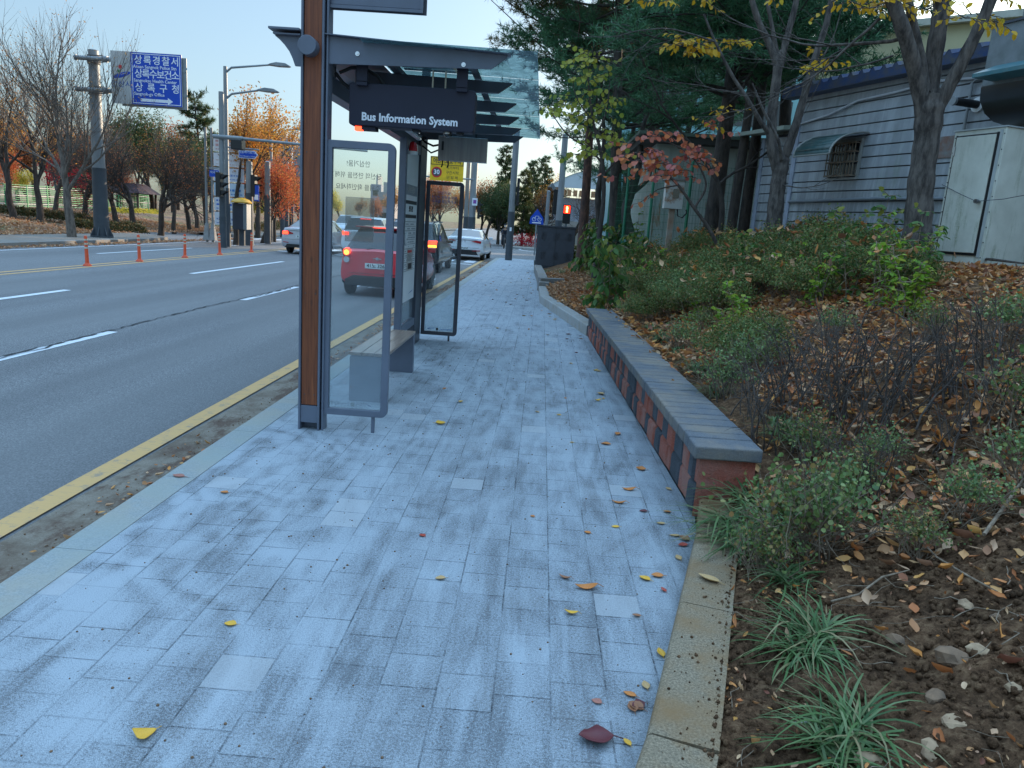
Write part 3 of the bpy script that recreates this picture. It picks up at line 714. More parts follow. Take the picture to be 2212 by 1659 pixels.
tag(blocks([(0.80, 11.45), (0.06, 16.0)], 0.20, -0.1, 0.17, 0.9, 0.012).build('pale_bed_kerb', M['kerb_pale']), kind='structure')
tag(blocks([(0.06, 16.0), (0.02, 18.6)], 0.20, -0.1, 0.17, 0.9, 0.012).build('pale_bed_kerb', M['kerb_pale']), kind='structure')
tag(blocks([(0.02, 18.62), (-0.04, 22.0), (-0.2, 27.2)], 0.25, -0.1, 0.26, 1.6, 0.012).build('concrete_bed_edge', M['kerb_far']), kind='structure')
tag(blocks([(1.6, 19.6), (0.05, 19.0)], 0.22, -0.1, 0.34, 1.6, 0.012).build('concrete_bed_return', M['kerb_far']), kind='structure')
# far side of the street
tag(blocks([(-16.7, 60), (-16.7, 44.6), (-17.6, 42.5)], 0.2, -0.34, 0.0, 1.0, side=1).build('far_kerb', M['kerb_far']), kind='structure')
tag(blocks([(-18.6, 35.5), (-17.2, 34.2), (-16.7, 31.5), (-16.6, -10)], 0.2, -0.34, 0.0, 1.0, side=1).build('far_kerb', M['kerb_far']), kind='structure')
sheet('far_footpath', [(-16.75, -10), (-16.8, 31.5), (-17.3, 34.1), (-18.7, 35.4), (-19.9, 36), (-19.9, -10)], -0.004, M['far_path'])
sheet('far_footpath', [(-16.85, 300), (-16.85, 44.6), (-17.7, 42.4), (-19.9, 42.2), (-19.9, 300)], -0.004, M['far_path'])
sheet('side_lane', [(-16.75, 31), (-16.7, 44.7), (-60, 48), (-60, 32)], -0.143, M['asphalt'])
# planted bank, finely crumbled close to the camera
rng = np.random.default_rng(5)
def fbm(X, Y, seed, octs):
    r = np.random.default_rng(seed); Z = np.zeros_like(X)
    for f, a in octs:
        for _ in range(5):
            th = r.uniform(0, 2 * np.pi); ph = r.uniform(0, 6.3); ff = f * r.uniform(0.7, 1.4)
            Z += a * np.sin((X * np.cos(th) + Y * np.sin(th)) * ff + ph + 1.5 * np.sin((X * np.sin(th) - Y * np.cos(th)) * ff * 0.6 + ph)) / 2.5
    return Z
def bank_grid(name, us, ys, noise_amp, seed):
    lump = 1.6 if noise_amp < 0.004 else 1.0
    Uu, Yy = np.meshgrid(us, ys); X = bxn(Yy) + 0.17 + Uu; Z = bank_z(X, Yy)
    fade = np.clip(Uu / 0.08, 0, 1)
    Z = Z + fade * (fbm(X, Yy, seed, [(4, 0.018), (11, 0.010 * lump), (26, 0.006 * lump)]) + rng.normal(0, noise_amp, X.shape)) - 0.03 * (1 - fade)
    V = np.stack([X, Yy, Z], -1).reshape(-1, 3); nx = len(us); i = np.arange(len(ys) - 1)[:, None] * nx + np.arange(nx - 1)[None]
    F = np.stack([i, i + 1, i + nx + 1, i + nx], -1).reshape(-1, 4)
    return tag(finish(fast_mesh(name, V, F), name, M['soil'], None, True, 0), kind='structure')
us1 = np.concatenate([np.arange(0, 2.4, 0.018), np.linspace(2.42, 14, 40)])
bank_grid('planted_bank', us1, np.arange(0.2, 4.2, 0.018), 0.0035, 1)
bank_grid('planted_bank', np.concatenate([np.linspace(0, 5, 90), np.linspace(5.2, 30, 20)]), np.linspace(4.18, 37.0, 330), 0.004, 1)
# park hill
grid('park_hill', np.concatenate([np.linspace(-19.85, -34, 40), np.linspace(-36, -300, 30)])[::-1], np.concatenate([np.linspace(-10, 70, 110), np.linspace(75, 600, 30)]),
     lambda X, Y: hill_z(X, Y) + fbm(X, Y, 9, [(0.6, 0.05), (2.0, 0.02)]) * np.clip((-20 - X) / 2, 0, 1) - np.where((Y > 33.5) & (Y < 43.5) & (X > -40), 0.18, 0.0), M['litter'])
# block across the side street
sheet('corner_footpath', [(-2.3, 57.2), (-0.4, 56.9), (140, 56.9), (140, 60.2), (-2.3, 60.2)], 0.0, M['far_path'])
sheet('corner_footpath', [(-2.3, 60.2), (-0.2, 60.2), (-0.2, 400), (-2.3, 400)], 0.0, M['far_path'])
tag(blocks([(-2.6, 300), (-2.6, 58), (-2.2, 57.1), (-1.4, 56.8), (140, 56.8)], 0.25, -0.34, 0.01, 1.5, 0.02, side=-1).build('corner_kerb', M['concrete']), kind='structure')
grid('corner_garden', np.linspace(-0.2, 160, 60), np.linspace(60.2, 160, 40), lambda X, Y: 0.02 + 0.25 * np.clip((Y - 60.2) / 3, 0, 1) + 0 * X, M['litter'])

# ================================================================== BUS SHELTER
SH = thing('bus_shelter', 'grey steel bus shelter with timber faced post, glass end screens and louvred glass roof', 'bus shelter', (-1.62, 5.35, 0))
g = M['grey_steel']; dk = M['dark_steel']
def post(Y, sgn):
    """post set crosswise: two flat flanges with a timber board between them on the outer side"""
    y0 = Y
    p = MB()
    p.box(-1.715, -1.700, y0 - 0.055, y0 + 0.075, 0, 4.3); p.box(-1.572, -1.557, y0 - 0.055, y0 + 0.075, 0, 4.3)
    p.box(-1.700, -1.572, y0 + 0.03, y0 + 0.05, 0, 4.3)
    p.box(-1.700, -1.572, y0 - 0.045, y0 + 0.03, 0.055, 0.185) if sgn > 0 else None
    p.box(-1.545, -1.532, y0 - 0.04, y0 + 0.07, 0.0, 4.3); p.box(-1.557, -1.545, y0 + 0.0, y0 + 0.03, 0.0, 4.3)
    p.build('post', g, SH, bevel=0.002)
    if sgn > 0:
        w = MB(); w.box(-1.696, -1.576, y0 - 0.040, y0 + 0.026, 0.19, 4.3)
        w.build('timber_board', M['wood'], SH, bevel=0.003)
        b = MB()
        for z in (0.27, 1.02, 2.0):
            for x in (-1.672, -1.600): b.tube([(x, y0 - 0.0425, z), (x, y0 - 0.0395, z)], 0.004, 8)
        b.build('screw', M['pole_dark'], SH)
post(5.35, 1)
# far post, plain dark box
p = MB(); p.box(-1.66, -1.565, 9.90, 10.0, 0, 3.6); p.build('post', dk, SH, bevel=0.004)
# round boss on the near post
c = MB(); c.tube([(-1.652, 5.22, 2.677), (-1.652, 5.315, 2.677)], 0.062, 40); c.build('round_boss', g, SH, smooth=True, bevel=0.003)
# cantilever beams
def beam(y, m, w=0.012, ztip=0.0, first=False):
    pr = [(-1.55, 2.765 if first else 2.70), (-0.32, 2.712 if first else 2.68), (-0.325, 2.697 if first else 2.672), (-0.425, 2.618 if first else 2.60), (-1.55, 2.587 if first else 2.57)]
    b = MB(); b.prism(pr, 'y', y - w / 2, y + w / 2)
    b.box(-1.55, -0.33, y - 0.022, y + 0.022, 2.586 if False else 2.695, 2.700) if False else None
    return b.build('cantilever_beam', m, SH, bevel=0.0015)
beam(5.335, g, 0.014, first=True)
for y in (6.15, 7.12, 7.98, 8.85, 9.62): beam(y, dk, 0.05)
fl = MB(); fl.add([(-1.55, 5.29, 2.772), (-0.30, 5.29, 2.719), (-0.30, 5.40, 2.719), (-1.55, 5.40, 2.772), (-1.55, 5.29, 2.766), (-0.30, 5.29, 2.7125), (-0.30, 5.40, 2.7125), (-1.55, 5.40, 2.766)],
                  [(0, 1, 2, 3), (7, 6, 5, 4), (0, 4, 5, 1), (1, 5, 6, 2), (2, 6, 7, 3), (3, 7, 4, 0)])
fl.build('beam_flange', g, SH)
bo = MB()
for x, z in ((-1.337, 2.661), (-0.614, 2.635)):
    bo.tube([(x, 5.322, z), (x, 5.328, z)], 0.015, 16)
    bo.tube([(x, 5.316, z), (x, 5.323, z)], 0.008, 6)
bo.build('beam_bolt', M['chrome'], SH)
# road-side wing with its curved bracket
br = MB()
pr = [(-1.735, 2.745), (-1.905, 2.745), (-1.872, 2.722), (-1.838, 2.69), (-1.805, 2.65), (-1.782, 2.605), (-1.765, 2.56), (-1.715, 2.56), (-1.715, 2.745)]
br.prism(pr, 'y', 5.33, 5.35); br.build('curved_bracket', g, SH)
for y in (6.15, 7.12, 7.98, 8.85, 9.62, 9.95):
    b2 = MB(); b2.prism(pr, 'y', y - 0.02, y + 0.02); b2.build('curved_bracket', dk, SH)
# lengthwise rails and roof deck on the road side
rl = MB(); rl.box(-1.695, -1.585, 5.45, 9.9, 2.44, 2.56); rl.build('roof_rail', g, SH, bevel=0.004)
rl = MB(); rl.box(-1.25, -1.19, 5.36, 9.9, 2.70, 2.735); rl.box(-0.62, -0.57, 5.36, 9.9, 2.70, 2.72); rl.build('roof_purlin', dk, SH)
wg = MB(); wg.box(-1.93, -1.72, 5.27, 10.15, 2.775, 2.790); wg.box(-1.905, -1.72, 5.29, 10.1, 2.748, 2.758); wg.build('roof_wing', g, SH, bevel=0.002)
ds = MB(); ds.box(-1.72, -1.30, 5.42, 10.0, 2.715, 2.722)
ds.build('opaque_roof_strip', dk, SH)
# roof glass panes, one metre each
M['roof_glass'] = glassm('dusty teal roof glass', (0.36, 0.60, 0.64), 0.80, 0.0, (0.15, 0.31, 0.35), 6, fk=0.35)
M['glass_edge'] = pm('green glass edge', (0.10, 0.28, 0.28), 0.2)
ys = [5.20, 6.18, 7.14, 8.15, 9.18, 10.12]
for a, b in zip(ys, ys[1:]):
    gl = MB(); gl.add([(-1.30, a + 0.006, 2.735), (-0.12, a + 0.006, 2.722), (-0.12, b - 0.006, 2.722), (-1.30, b - 0.006, 2.735)], [(0, 1, 2, 3)])
    pane = gl.build('roof_glass', M['roof_glass'], SH)
    e = MB(); e.box(-0.1205, -0.118, a + 0.006, b - 0.006, 2.717, 2.729); e.build('pane_edge', M['glass_edge'], pane)
# louvre straps between the deck and beams (bright gaps seen from below)
st = MB()
for i in range(7): st.box(-1.18 + 0.0, -0.64, 5.52 + i * 0.11, 5.565 + i * 0.11, 2.742, 2.752)
st.build('roof_slat', dk, SH)

# end screens
M['screen_glass'] = glassm('end screen glass', (0.93, 0.97, 0.97), 0.045, 0.08, (0.50, 0.58, 0.64), 2.2, low=(0.10, 1.0, 0.24))
def screen(Y, mirror, m):
    fr = MB(); o = round_rect(-1.548, -1.056, 0.075 if Y > 9 else 0.125, 2.095, 0.045, 6, 'bc' if False else 'b')
    zb = 0.075 if Y > 9 else 0.125
    i = round_rect(-1.500, -1.108, zb + 0.048, 2.045, 0.004, 6, '') if True else None
    # frame as four mitred members with rounded outer corner
    inner = [(-1.500, zb + 0.048), (-1.108, zb + 0.048), (-1.108, 2.045), (-1.500, 2.045)]
    outer = round_rect(-1.548, -1.056, zb, 2.095, 0.05, 6, 'bc')
    for yy0, yy1 in ((Y - 0.022, Y + 0.022),):
        n = len(outer)
        # stitch outer to inner by nearest corner
        def near(p): return min(range(4), key=lambda k: (inner[k][0] - p[0]) ** 2 + (inner[k][1] - p[1]) ** 2)
        vs = [(x, yy, z) for yy in (yy0, yy1) for x, z in outer] + [(x, yy, z) for yy in (yy0, yy1) for x, z in inner]
        fs = []
        for k in range(n):
            k2 = (k + 1) % n; a, b = near(outer[k]), near(outer[k2])
            for s in (0, 1):
                f = [s * n + k, s * n + k2, 2 * n + s * 4 + b] + ([2 * n + s * 4 + a] if a != b else [])
                fs.append(tuple(f))
            fs.append((k, k2, n + k2, n + k))
        for k in range(4): fs.append((2 * n + k, 2 * n + (k + 1) % 4, 2 * n + 4 + (k + 1) % 4, 2 * n + 4 + k))
        fr.add(vs, fs)
    F = fr.build('screen_frame', m, SH, bevel=0.003)
    ft = MB(); ft.box(-1.175, -1.150, Y - 0.008, Y + 0.008, 0, zb + 0.004); ft.build('screen_foot', m, F)
    gs = MB(); gs.box(-1.103 - 0.4, -1.105, Y + 0.004, Y + 0.010, zb + 0.044, 2.049)
    G = gs.build('screen_glass', M['screen_glass'], SH)
    cl = MB()
    for z in (2.00,):
        pass
    lm = M['grey_letter'] if mirror else pm('pale blue lettering', (0.05, 0.20, 0.55), 0.5)
    yt = Y + 0.0135 if mirror else Y + 0.001
    xc = -1.30
    for s, z, sz in (('안심거울!', 1.945, 0.047), ('당신의 안전을 위해', 1.865 if mirror else 1.890, 0.0455), ('주위를 확인하세요', 1.785 if mirror else 1.838, 0.0455)):
        text(s, sz, (xc + (-0.022 if mirror else -0.01), yt, z), lm, G, 'lettering', mirror=mirror, ext=0.0006, stretch=0.92)
    text('안산시', 0.030, (-1.26 if mirror else -1.41, yt, zb + 0.085), lm, G, 'lettering', mirror=mirror, ext=0.0006)
    text('안산상록경찰서', 0.026, (-1.43 if mirror else -1.20, yt, zb + 0.078), lm, G, 'lettering', mirror=mirror, ext=0.0006)
    em = MB(); em.tube([((-1.325), yt - 0.0006, zb + 0.08), ((-1.325), yt + 0.0006, zb + 0.08)], 0.017, 20)
    em.build('round_emblem', M['grey_letter'] if not mirror else M['sign_white'], G)
    sw = MB(); xa = -1.17 if mirror else -1.47; q = -1 if mirror else 1
    sw.add([(xa, yt, zb + 0.068), (xa + q * 0.028, yt, zb + 0.083), (xa + q * 0.050, yt, zb + 0.090), (xa + q * 0.034, yt, zb + 0.076)], [(0, 1, 2, 3)])
    sw.build('city_emblem', M['blue_letter'], G)
    return G
G1 = screen(5.35, True, g)
# faint translucent notice film on the near screen
M['film'] = glassm('grey notice film', (0.60, 0.60, 0.60), 0.42, 0.05, (0.30, 0.30, 0.31), 9)
M['film_edge'] = glassm('white film border', (0.8, 0.8, 0.8), 0.9, 0.05, (0.55, 0.56, 0.58), 9)
f = MB(); f.add([(-1.405, 5.3655, 1.41), (-1.205, 5.3655, 1.41), (-1.205, 5.3655, 1.715), (-1.405, 5.3655, 1.715)], [(0, 1, 2, 3)]); FL = f.build('notice_film', M['film'], G1)
f = MB()
for (x0, x1, z0, z1) in ((-1.409, -1.404, 1.406, 1.719), (-1.206, -1.201, 1.406, 1.719), (-1.404, -1.206, 1.406, 1.411), (-1.404, -1.206, 1.714, 1.719)): f.add([(x0, 5.3665, z0), (x1, 5.3665, z0), (x1, 5.3665, z1), (x0, 5.3665, z1)], [(0, 1, 2, 3)])
f.build('film_border', M['film_edge'], FL)
G2 = screen(9.95, False, pm('brown grey steel', (0.085, 0.082, 0.098), 0.45))

# map and timetable screen along the road side
fr = MB(); X0, X1 = -1.625, -1.55
fr.box(X0, X1, 8.42, 8.52, 0.27, 2.46); fr.box(X0, X1, 8.52, 9.40, 0.27, 0.36); fr.box(X0, X1, 8.52, 9.40, 2.36, 2.46)
TF = fr.build('timetable_frame', g, SH, bevel=0.004)
q = MB(); q.box(-1.64, -1.545, 9.402, 9.86, 0.0, 2.60); q.build('pier', dk, SH, bevel=0.004)
pn = MB(); pn.box(-1.600, -1.572, 8.525, 9.395, 0.62, 2.355); PN = pn.build('timetable_panel', M['info_white'], TF)
gl2 = MB(); gl2.box(-1.590, -1.584, 8.525, 9.395, 0.365, 0.612); gl2.build('lower_glass', M['screen_glass'], TF)
def face(parent, y0, y1, z0, z1, mat, name, x=-1.5705):
    q = MB(); q.add([(x, y0, z0), (x, y1, z0), (x, y1, z1), (x, y0, z1)], [(0, 1, 2, 3)]); return q.build(name, mat, parent)
face(PN, 8.56, 9.36, 1.86, 1.98, M['grey_letter'] if False else pm('grey heading band', (0.30, 0.31, 0.33), 0.5), 'heading_band')
face(PN, 8.56, 9.36, 1.76, 1.80, M['black_letter'], 'dark_band'); face(PN, 8.56, 9.36, 1.60, 1.64, M['black_letter'], 'dark_band')
text('상록수보건소', 0.085, (-1.569, 8.96, 1.92), M['sign_white'], PN, face='right')
text('상록구청', 0.075, (-1.569, 8.96, 1.70), M['black_letter'], PN, face='right')
for k in range(12):
    face(PN, 8.60, 9.34, 1.555 - k * 0.052, 1.560 - k * 0.052, M['grey_letter'], 'ruled_line')
rr = random.Random(4)
tl = MB()
for k in range(11):
    yy = 8.66
    while yy < 9.26:
        w = rr.uniform(0.03, 0.10)
        if rr.random() < 0.7: tl.add([(-1.5700, yy, 1.522 - k * 0.052), (-1.5700, yy + w, 1.522 - k * 0.052), (-1.5700, yy + w, 1.536 - k * 0.052), (-1.5700, yy, 1.536 - k * 0.052)], [(0, 1, 2, 3)])
        yy += w + 0.02
tl.build('timetable_print', pm('faint print', (0.25, 0.27, 0.30), 0.5), PN)
nt_ = face(PN, 8.80, 9.20, 0.98, 1.24, M['sign_white'], 'small_notice', -1.5695)
face(nt_, 8.84, 9.12, 1.195, 1.225, M['red'], 'red_heading', -1.5685); face(nt_, 8.88, 9.14, 1.00, 1.07, M['black_letter'], 'dark_patch', -1.5685)
nl = MB()
for k in range(6): nl.add([(-1.5685, 8.84, 1.10 + k * 0.015), (-1.5685, 9.16 - 0.04 * (k % 3), 1.10 + k * 0.015), (-1.5685, 9.16 - 0.04 * (k % 3), 1.105 + k * 0.015), (-1.5685, 8.84, 1.105 + k * 0.015)], [(0, 1, 2, 3)])
nl.build('notice_print', M['grey_letter'], nt_)
sw = MB(); sw.add([(-1.5695, 8.95, 0.70), (-1.5695, 9.25, 0.725), (-1.5695, 9.34, 0.735), (-1.5695, 9.2, 0.71)], [(0, 1, 2, 3)]); sw.build('city_emblem', M['blue_letter'], PN)
sb = MB(); sb.prism(round_rect(8.50, 8.60, 1.29, 1.43, 0.035, 6), 'x', -1.55, -1.53); SB = sb.build('call_button', M['white_plastic'], TF, bevel=0.004)
d = MB(); d.tube([(-1.531, 8.55, 1.36), (-1.528, 8.55, 1.36)], 0.012, 12); d.build('button_dot', M['black_rubber'], SB)
bsr = MB(); bsr.box(-1.62, -1.56, 9.6, 9.90, 0.16, 0.27); bsr.build('base_rail', dk, SH)

# hanging arrival display
BI = thing('arrival_display', 'black hanging box lettered Bus Information System under the near roof beam', 'display sign', (-0.96, 5.5, 2.34))
D0, D1 = 5.43, 5.58
bx_ = MB(); bx_.prism(round_rect(-1.415, -0.532, 2.213, 2.495, 0.022, 5), 'y', D0, D1); CS = bx_.build('casing', M['black_box'], BI, bevel=0.006, seg=3)
text('Bus Information System', 0.0745, (-0.985, D0 - 0.001, 2.272), M['white_letter'], BI, 'lettering', ext=0.001, bold=0.0022, stretch=0.95)
for x in (-1.322, -0.627):
    h = MB(); h.box(x - 0.038, x + 0.038, 5.40, 5.428, 2.475, 2.64); h.box(x - 0.038, x + 0.038, 5.40, 5.50, 2.4965, 2.505); h.box(x - 0.04, x + 0.04, 5.345, 5.43, 2.63, 2.642); h.build('hanger', M['black_box'], BI, bevel=0.002)
an = MB()
for x in (-0.845, -0.755): an.tube([(x, 5.51, 2.49), (x, 5.51, 2.62)], 0.006, 8)
an.build('antenna', M['reflector'], BI)
cb = MB(); cb.tube([(-1.50, 5.48, 2.56), (-1.42, 5.49, 2.60), (-1.33, 5.5, 2.605), (-1.24, 5.5, 2.56), (-1.18, 5.51, 2.49)], 0.012, 8); cb.tube([(-1.53, 5.48, 2.56), (-1.48, 5.50, 2.50), (-1.41, 5.51, 2.45)], 0.012, 8)
cb.build('cable', M['black_rubber'], BI, smooth=True)
cg = MB(); cg.tube([(-1.425, 5.51, 2.45), (-1.41, 5.51, 2.45)], 0.018, 14); cg.build('cable_gland', M['chrome'], BI, smooth=True)
w1 = MB(); w1.box(-1.375, -1.23, 5.45, 5.56, 2.188, 2.212); W1 = w1.build('lamp_unit', M['black_box'], BI); w2 = MB(); w2.box(-1.377, -1.325, 5.448, 5.50, 2.179, 2.211); w2.build('red_lamp', glow('lit red lamp', (1.0, 0.06, 0.02), 2.0), W1, bevel=0.006)
dm = MB(); dm.tube([(-0.725, 5.50, 2.213), (-0.725, 5.50, 2.198)], 0.030, 20); DM = dm.build('dome_base', M['stainless'], BI, smooth=True)
dm = MB(); dm.tube([(-0.725, 5.50, 2.199), (-0.725, 5.50, 2.19), (-0.725, 5.50, 2.182), (-0.725, 5.50, 2.177)], [0.026, 0.024, 0.016, 0.004], 20); dm.build('camera_dome', M['car_glass'], DM, smooth=True)
ft = MB(); ft.box(-0.97, -0.92, 5.46, 5.54, 2.200, 2.212); ft.box(-0.655, -0.61, 5.46, 5.54, 2.198, 2.212)
for k in range(5): ft.box(-0.5330, -0.5300, 5.47, 5.55, 2.27 + k * 0.016, 2.277 + k * 0.016)
ft.build('vent', M['black_rubber'], BI)

# sign plate near the top of the post
SP = thing('route_sign_plate', 'grey double sided sign plate fixed high on the timber faced post', 'sign plate', (-1.53, 5.35, 2.95))
q = MB(); q.box(-1.530, -0.908, 5.345, 5.375, 2.967, 3.40); SQ = q.build('plate', g, SP, bevel=0.003)
q = MB(); q.box(-1.530, -0.888, 5.380, 5.395, 2.942, 3.42); q.build('back_plate', dk, SP, bevel=0.003)
q = MB(); q.box(-1.530, -0.906, 5.335, 5.344, 2.944, 2.964); q.box(-0.925, -0.906, 5.335, 5.344, 2.9645, 3.40); q.build('edge_trim', g, SP)

# strobe, conduit, junction box, fluorescent tube
ST = thing('alarm_light', 'red alarm strobe on a white bracket at the far shelter post', 'alarm light', (-1.50, 8.5, 2.28))
q = MB(); q.tube([(-1.50, 8.55, 2.29), (-1.50, 8.55, 2.325)], 0.055, 18); q.box(-1.56, -1.50, 8.52, 8.58, 2.30, 2.315); q.build('bracket', M['white_plastic'], ST, smooth=True)
q = MB(); q.tube([(-1.50, 8.55, 2.326), (-1.50, 8.55, 2.38), (-1.50, 8.55, 2.42), (-1.50, 8.55, 2.435)], [0.050, 0.046, 0.035, 0.012], 18); q.build('lens', pm('translucent red lens', (0.55, 0.01, 0.012), 0.1, coat=1), ST, smooth=True)
JB = thing('junction_box', 'flat stainless steel box hanging under the far end of the shelter roof', 'junction box', (-1.1, 9.0, 2.4))
q = MB(); q.box(-1.285, -0.715, 9.0, 9.10, 2.288, 2.56); q.build('cabinet_body', M['stainless'], JB, bevel=0.003)
q = MB(); q.box(-1.245, -1.220, 8.992, 8.999, 2.40, 2.50); q.build('latch', M['black_rubber'], JB)
q = MB()
for x in (-1.15, -0.85): q.box(x - 0.012, x + 0.012, 9.04, 9.06, 2.56, 2.63)
q.tube([(-1.25, 9.05, 2.47), (-1.36, 9.1, 2.45), (-1.48, 9.2, 2.50), (-1.55, 9.5, 2.56)], 0.012, 8); q.tube([(-1.25, 9.05, 2.42), (-1.38, 9.1, 2.37), (-1.5, 9.2, 2.45)], 0.010, 8)
for x in (-1.235, -1.165): q.tube([(x, 9.05, 2.289), (x, 9.05, 2.24), (x - 0.01, 9.05, 2.21)], 0.008, 8)
q.build('cable', M['black_rubber'], JB, smooth=True)
TL = thing('tube_light', 'slanting fluorescent tube light in a clear case under the shelter roof', 'tube light', (-1.3, 6.5, 2.5))
q = MB(); q.bar((-1.355, 6.95, 2.452), (-1.40, 8.36, 2.468), 0.055, 0.020); q.build('case', M['dark_steel'], TL)
q = MB(); q.bar((-1.355, 6.98, 2.425), (-1.40, 8.33, 2.441), 0.050, 0.030); q.build('tube', pm('frosted tube', (0.80, 0.80, 0.82), 0.25, coat=0.5), TL, bevel=0.006)
q = MB(); q.bar((-1.36, 7.2, 2.465), (-1.36, 7.2, 2.71), 0.02, 0.02); q.bar((-1.39, 8.1, 2.48), (-1.39, 8.1, 2.71), 0.02, 0.02); q.build('drop_rod', M['dark_steel'], TL)
# bench
BE = thing('bench', 'low bench with varnished slatted seat on grey steel slab legs inside the shelter', 'bench', (-1.42, 7.0, 0))
q = MB(); q.prism(round_rect(-1.585, -1.262, 0, 0.405, 0.02, 4, 'cd'), 'y', 6.28, 6.36); q.build('leg', g, BE, bevel=0.004)
q = MB(); q.box(-1.585, -1.262, 7.66, 7.74, 0, 0.405); q.build('leg', g, BE, bevel=0.004)
for x0, x1 in ((-1.588, -1.482), (-1.478, -1.372), (-1.368, -1.258)):
    q = MB(); q.box(x0, x1, 6.27, 7.75, 0.408, 0.437); q.build('seat_slat', M['bench_wood'], BE, bevel=0.004)
q = MB(); q.box(-1.45, -1.39, 6.36, 7.66, 0.36, 0.400); q.build('seat_rail', g, BE)
# ================================================================== LOW BLOCK WALL
W = thing('block_wall', 'low garden wall of red and charcoal split face blocks with dark cap stones, edging the planted bed', 'wall', (0.9, 4.15, 0))
A = Vector((1.005, 4.15)); B = Vector((0.805, 11.45)); dW = (B - A); LW = dW.length; dW.normalize(); nW = Vector((dW.y, -dW.x))
rr = random.Random(21)
def wpt(s, u, z): return (A.x + dW.x * s + nW.x * u, A.y + dW.y * s + nW.y * u, z)
def wbox(mb, s0, s1, u0, u1, z0, z1, ch=0.0):
    if ch: vs = [(s0 + ch, u0, z0 + ch), (s1 - ch, u0, z0 + ch), (s1 - ch, u0, z1 - ch), (s0 + ch, u0, z1 - ch), (s0, u0 + ch, z0), (s1, u0 + ch, z0), (s1, u0 + ch, z1), (s0, u0 + ch, z1), (s0, u1, z0), (s1, u1, z0), (s1, u1, z1), (s0, u1, z1)]
    if ch: mb.add([wpt(*v) for v in vs], [(0, 1, 2, 3), (0, 4, 5, 1), (1, 5, 6, 2), (2, 6, 7, 3), (3, 7, 4, 0), (4, 8, 9, 5), (5, 9, 10, 6), (6, 10, 11, 7), (7, 11, 8, 4)])
    else: mb.add([wpt(*v) for v in [(s0, u0, z0), (s1, u0, z0), (s1, u1, z0), (s0, u1, z0), (s0, u0, z1), (s1, u0, z1), (s1, u1, z1), (s0, u1, z1)]], [(0, 3, 2, 1), (4, 5, 6, 7), (0, 1, 5, 4), (1, 2, 6, 5), (2, 3, 7, 6), (3, 0, 4, 7)])
core = MB(); wbox(core, 0.01, LW - 0.01, 0.05, 0.30, -0.1, 0.355); core.build('core', M['block_dark'], W)
reds = MB(); darks = MB()
H3 = [0.0, 0.178, 0.357]
occ = {}
for r in range(2):
    s = 0.0; k = 0; off = [0.0, 0.10][r]
    if off: edges = [0.0, off]
    else: edges = [0.0]
    while edges[-1] < LW - 0.02: edges.append(min(edges[-1] + rr.choice([0.20, 0.20, 0.13, 0.28]), LW))
    flip = r
    for s0, s1 in zip(edges, edges[1:]):
        flip += 1 if rr.random() < 0.82 else 0; red = flip % 2 == 0
        u0 = rr.uniform(-0.006, 0.012)
        wbox(reds if red else darks, s0 + 0.004, s1 - 0.004, u0, 0.15, H3[r] + 0.003, H3[r + 1] - 0.003, 0.020)
# returned near end
for r in range(2):
    us = [0.15, 0.33]
    (reds).add([wpt(-0.004, 0.0 + 0.0, H3[r] + 0.004), wpt(-0.004, 0.33, H3[r] + 0.004), wpt(-0.004, 0.33, H3[r + 1] - 0.004), wpt(-0.004, 0.0, H3[r + 1] - 0.004)], [(0, 1, 2, 3)])
def roughen(o, amp, seed):
    me = o.data; n = len(me.vertices); co = np.empty(n * 3); me.vertices.foreach_get('co', co)
    co += np.random.default_rng(seed).normal(0, amp, n * 3); me.vertices.foreach_set('co', co)
o = reds.build('red_blocks', M['block_red'], W); o['label'] = 'brick red split face blocks of the low wall'; roughen(o, 0.0015, 1)
o = darks.build('charcoal_blocks', M['block_dark'], W); o['label'] = 'charcoal split face blocks of the low wall'; roughen(o, 0.0015, 2)
s = -0.04
while s < LW:
    w_ = rr.choice([0.15, 0.17, 0.13]) if s > 0 else 0.21
    e = min(s + w_, LW + 0.01)
    mb = MB(); u = rr.uniform(-0.003, 0.003); zt = 0.438 + rr.uniform(-0.0015, 0.0015)
    wbox(mb, s + 0.006, e - 0.006, -0.035 + u, 0.355 + u, 0.360, zt); mb.build('cap_stone', M['cap_stone'], W, bevel=0.010, seg=2)
    s = e
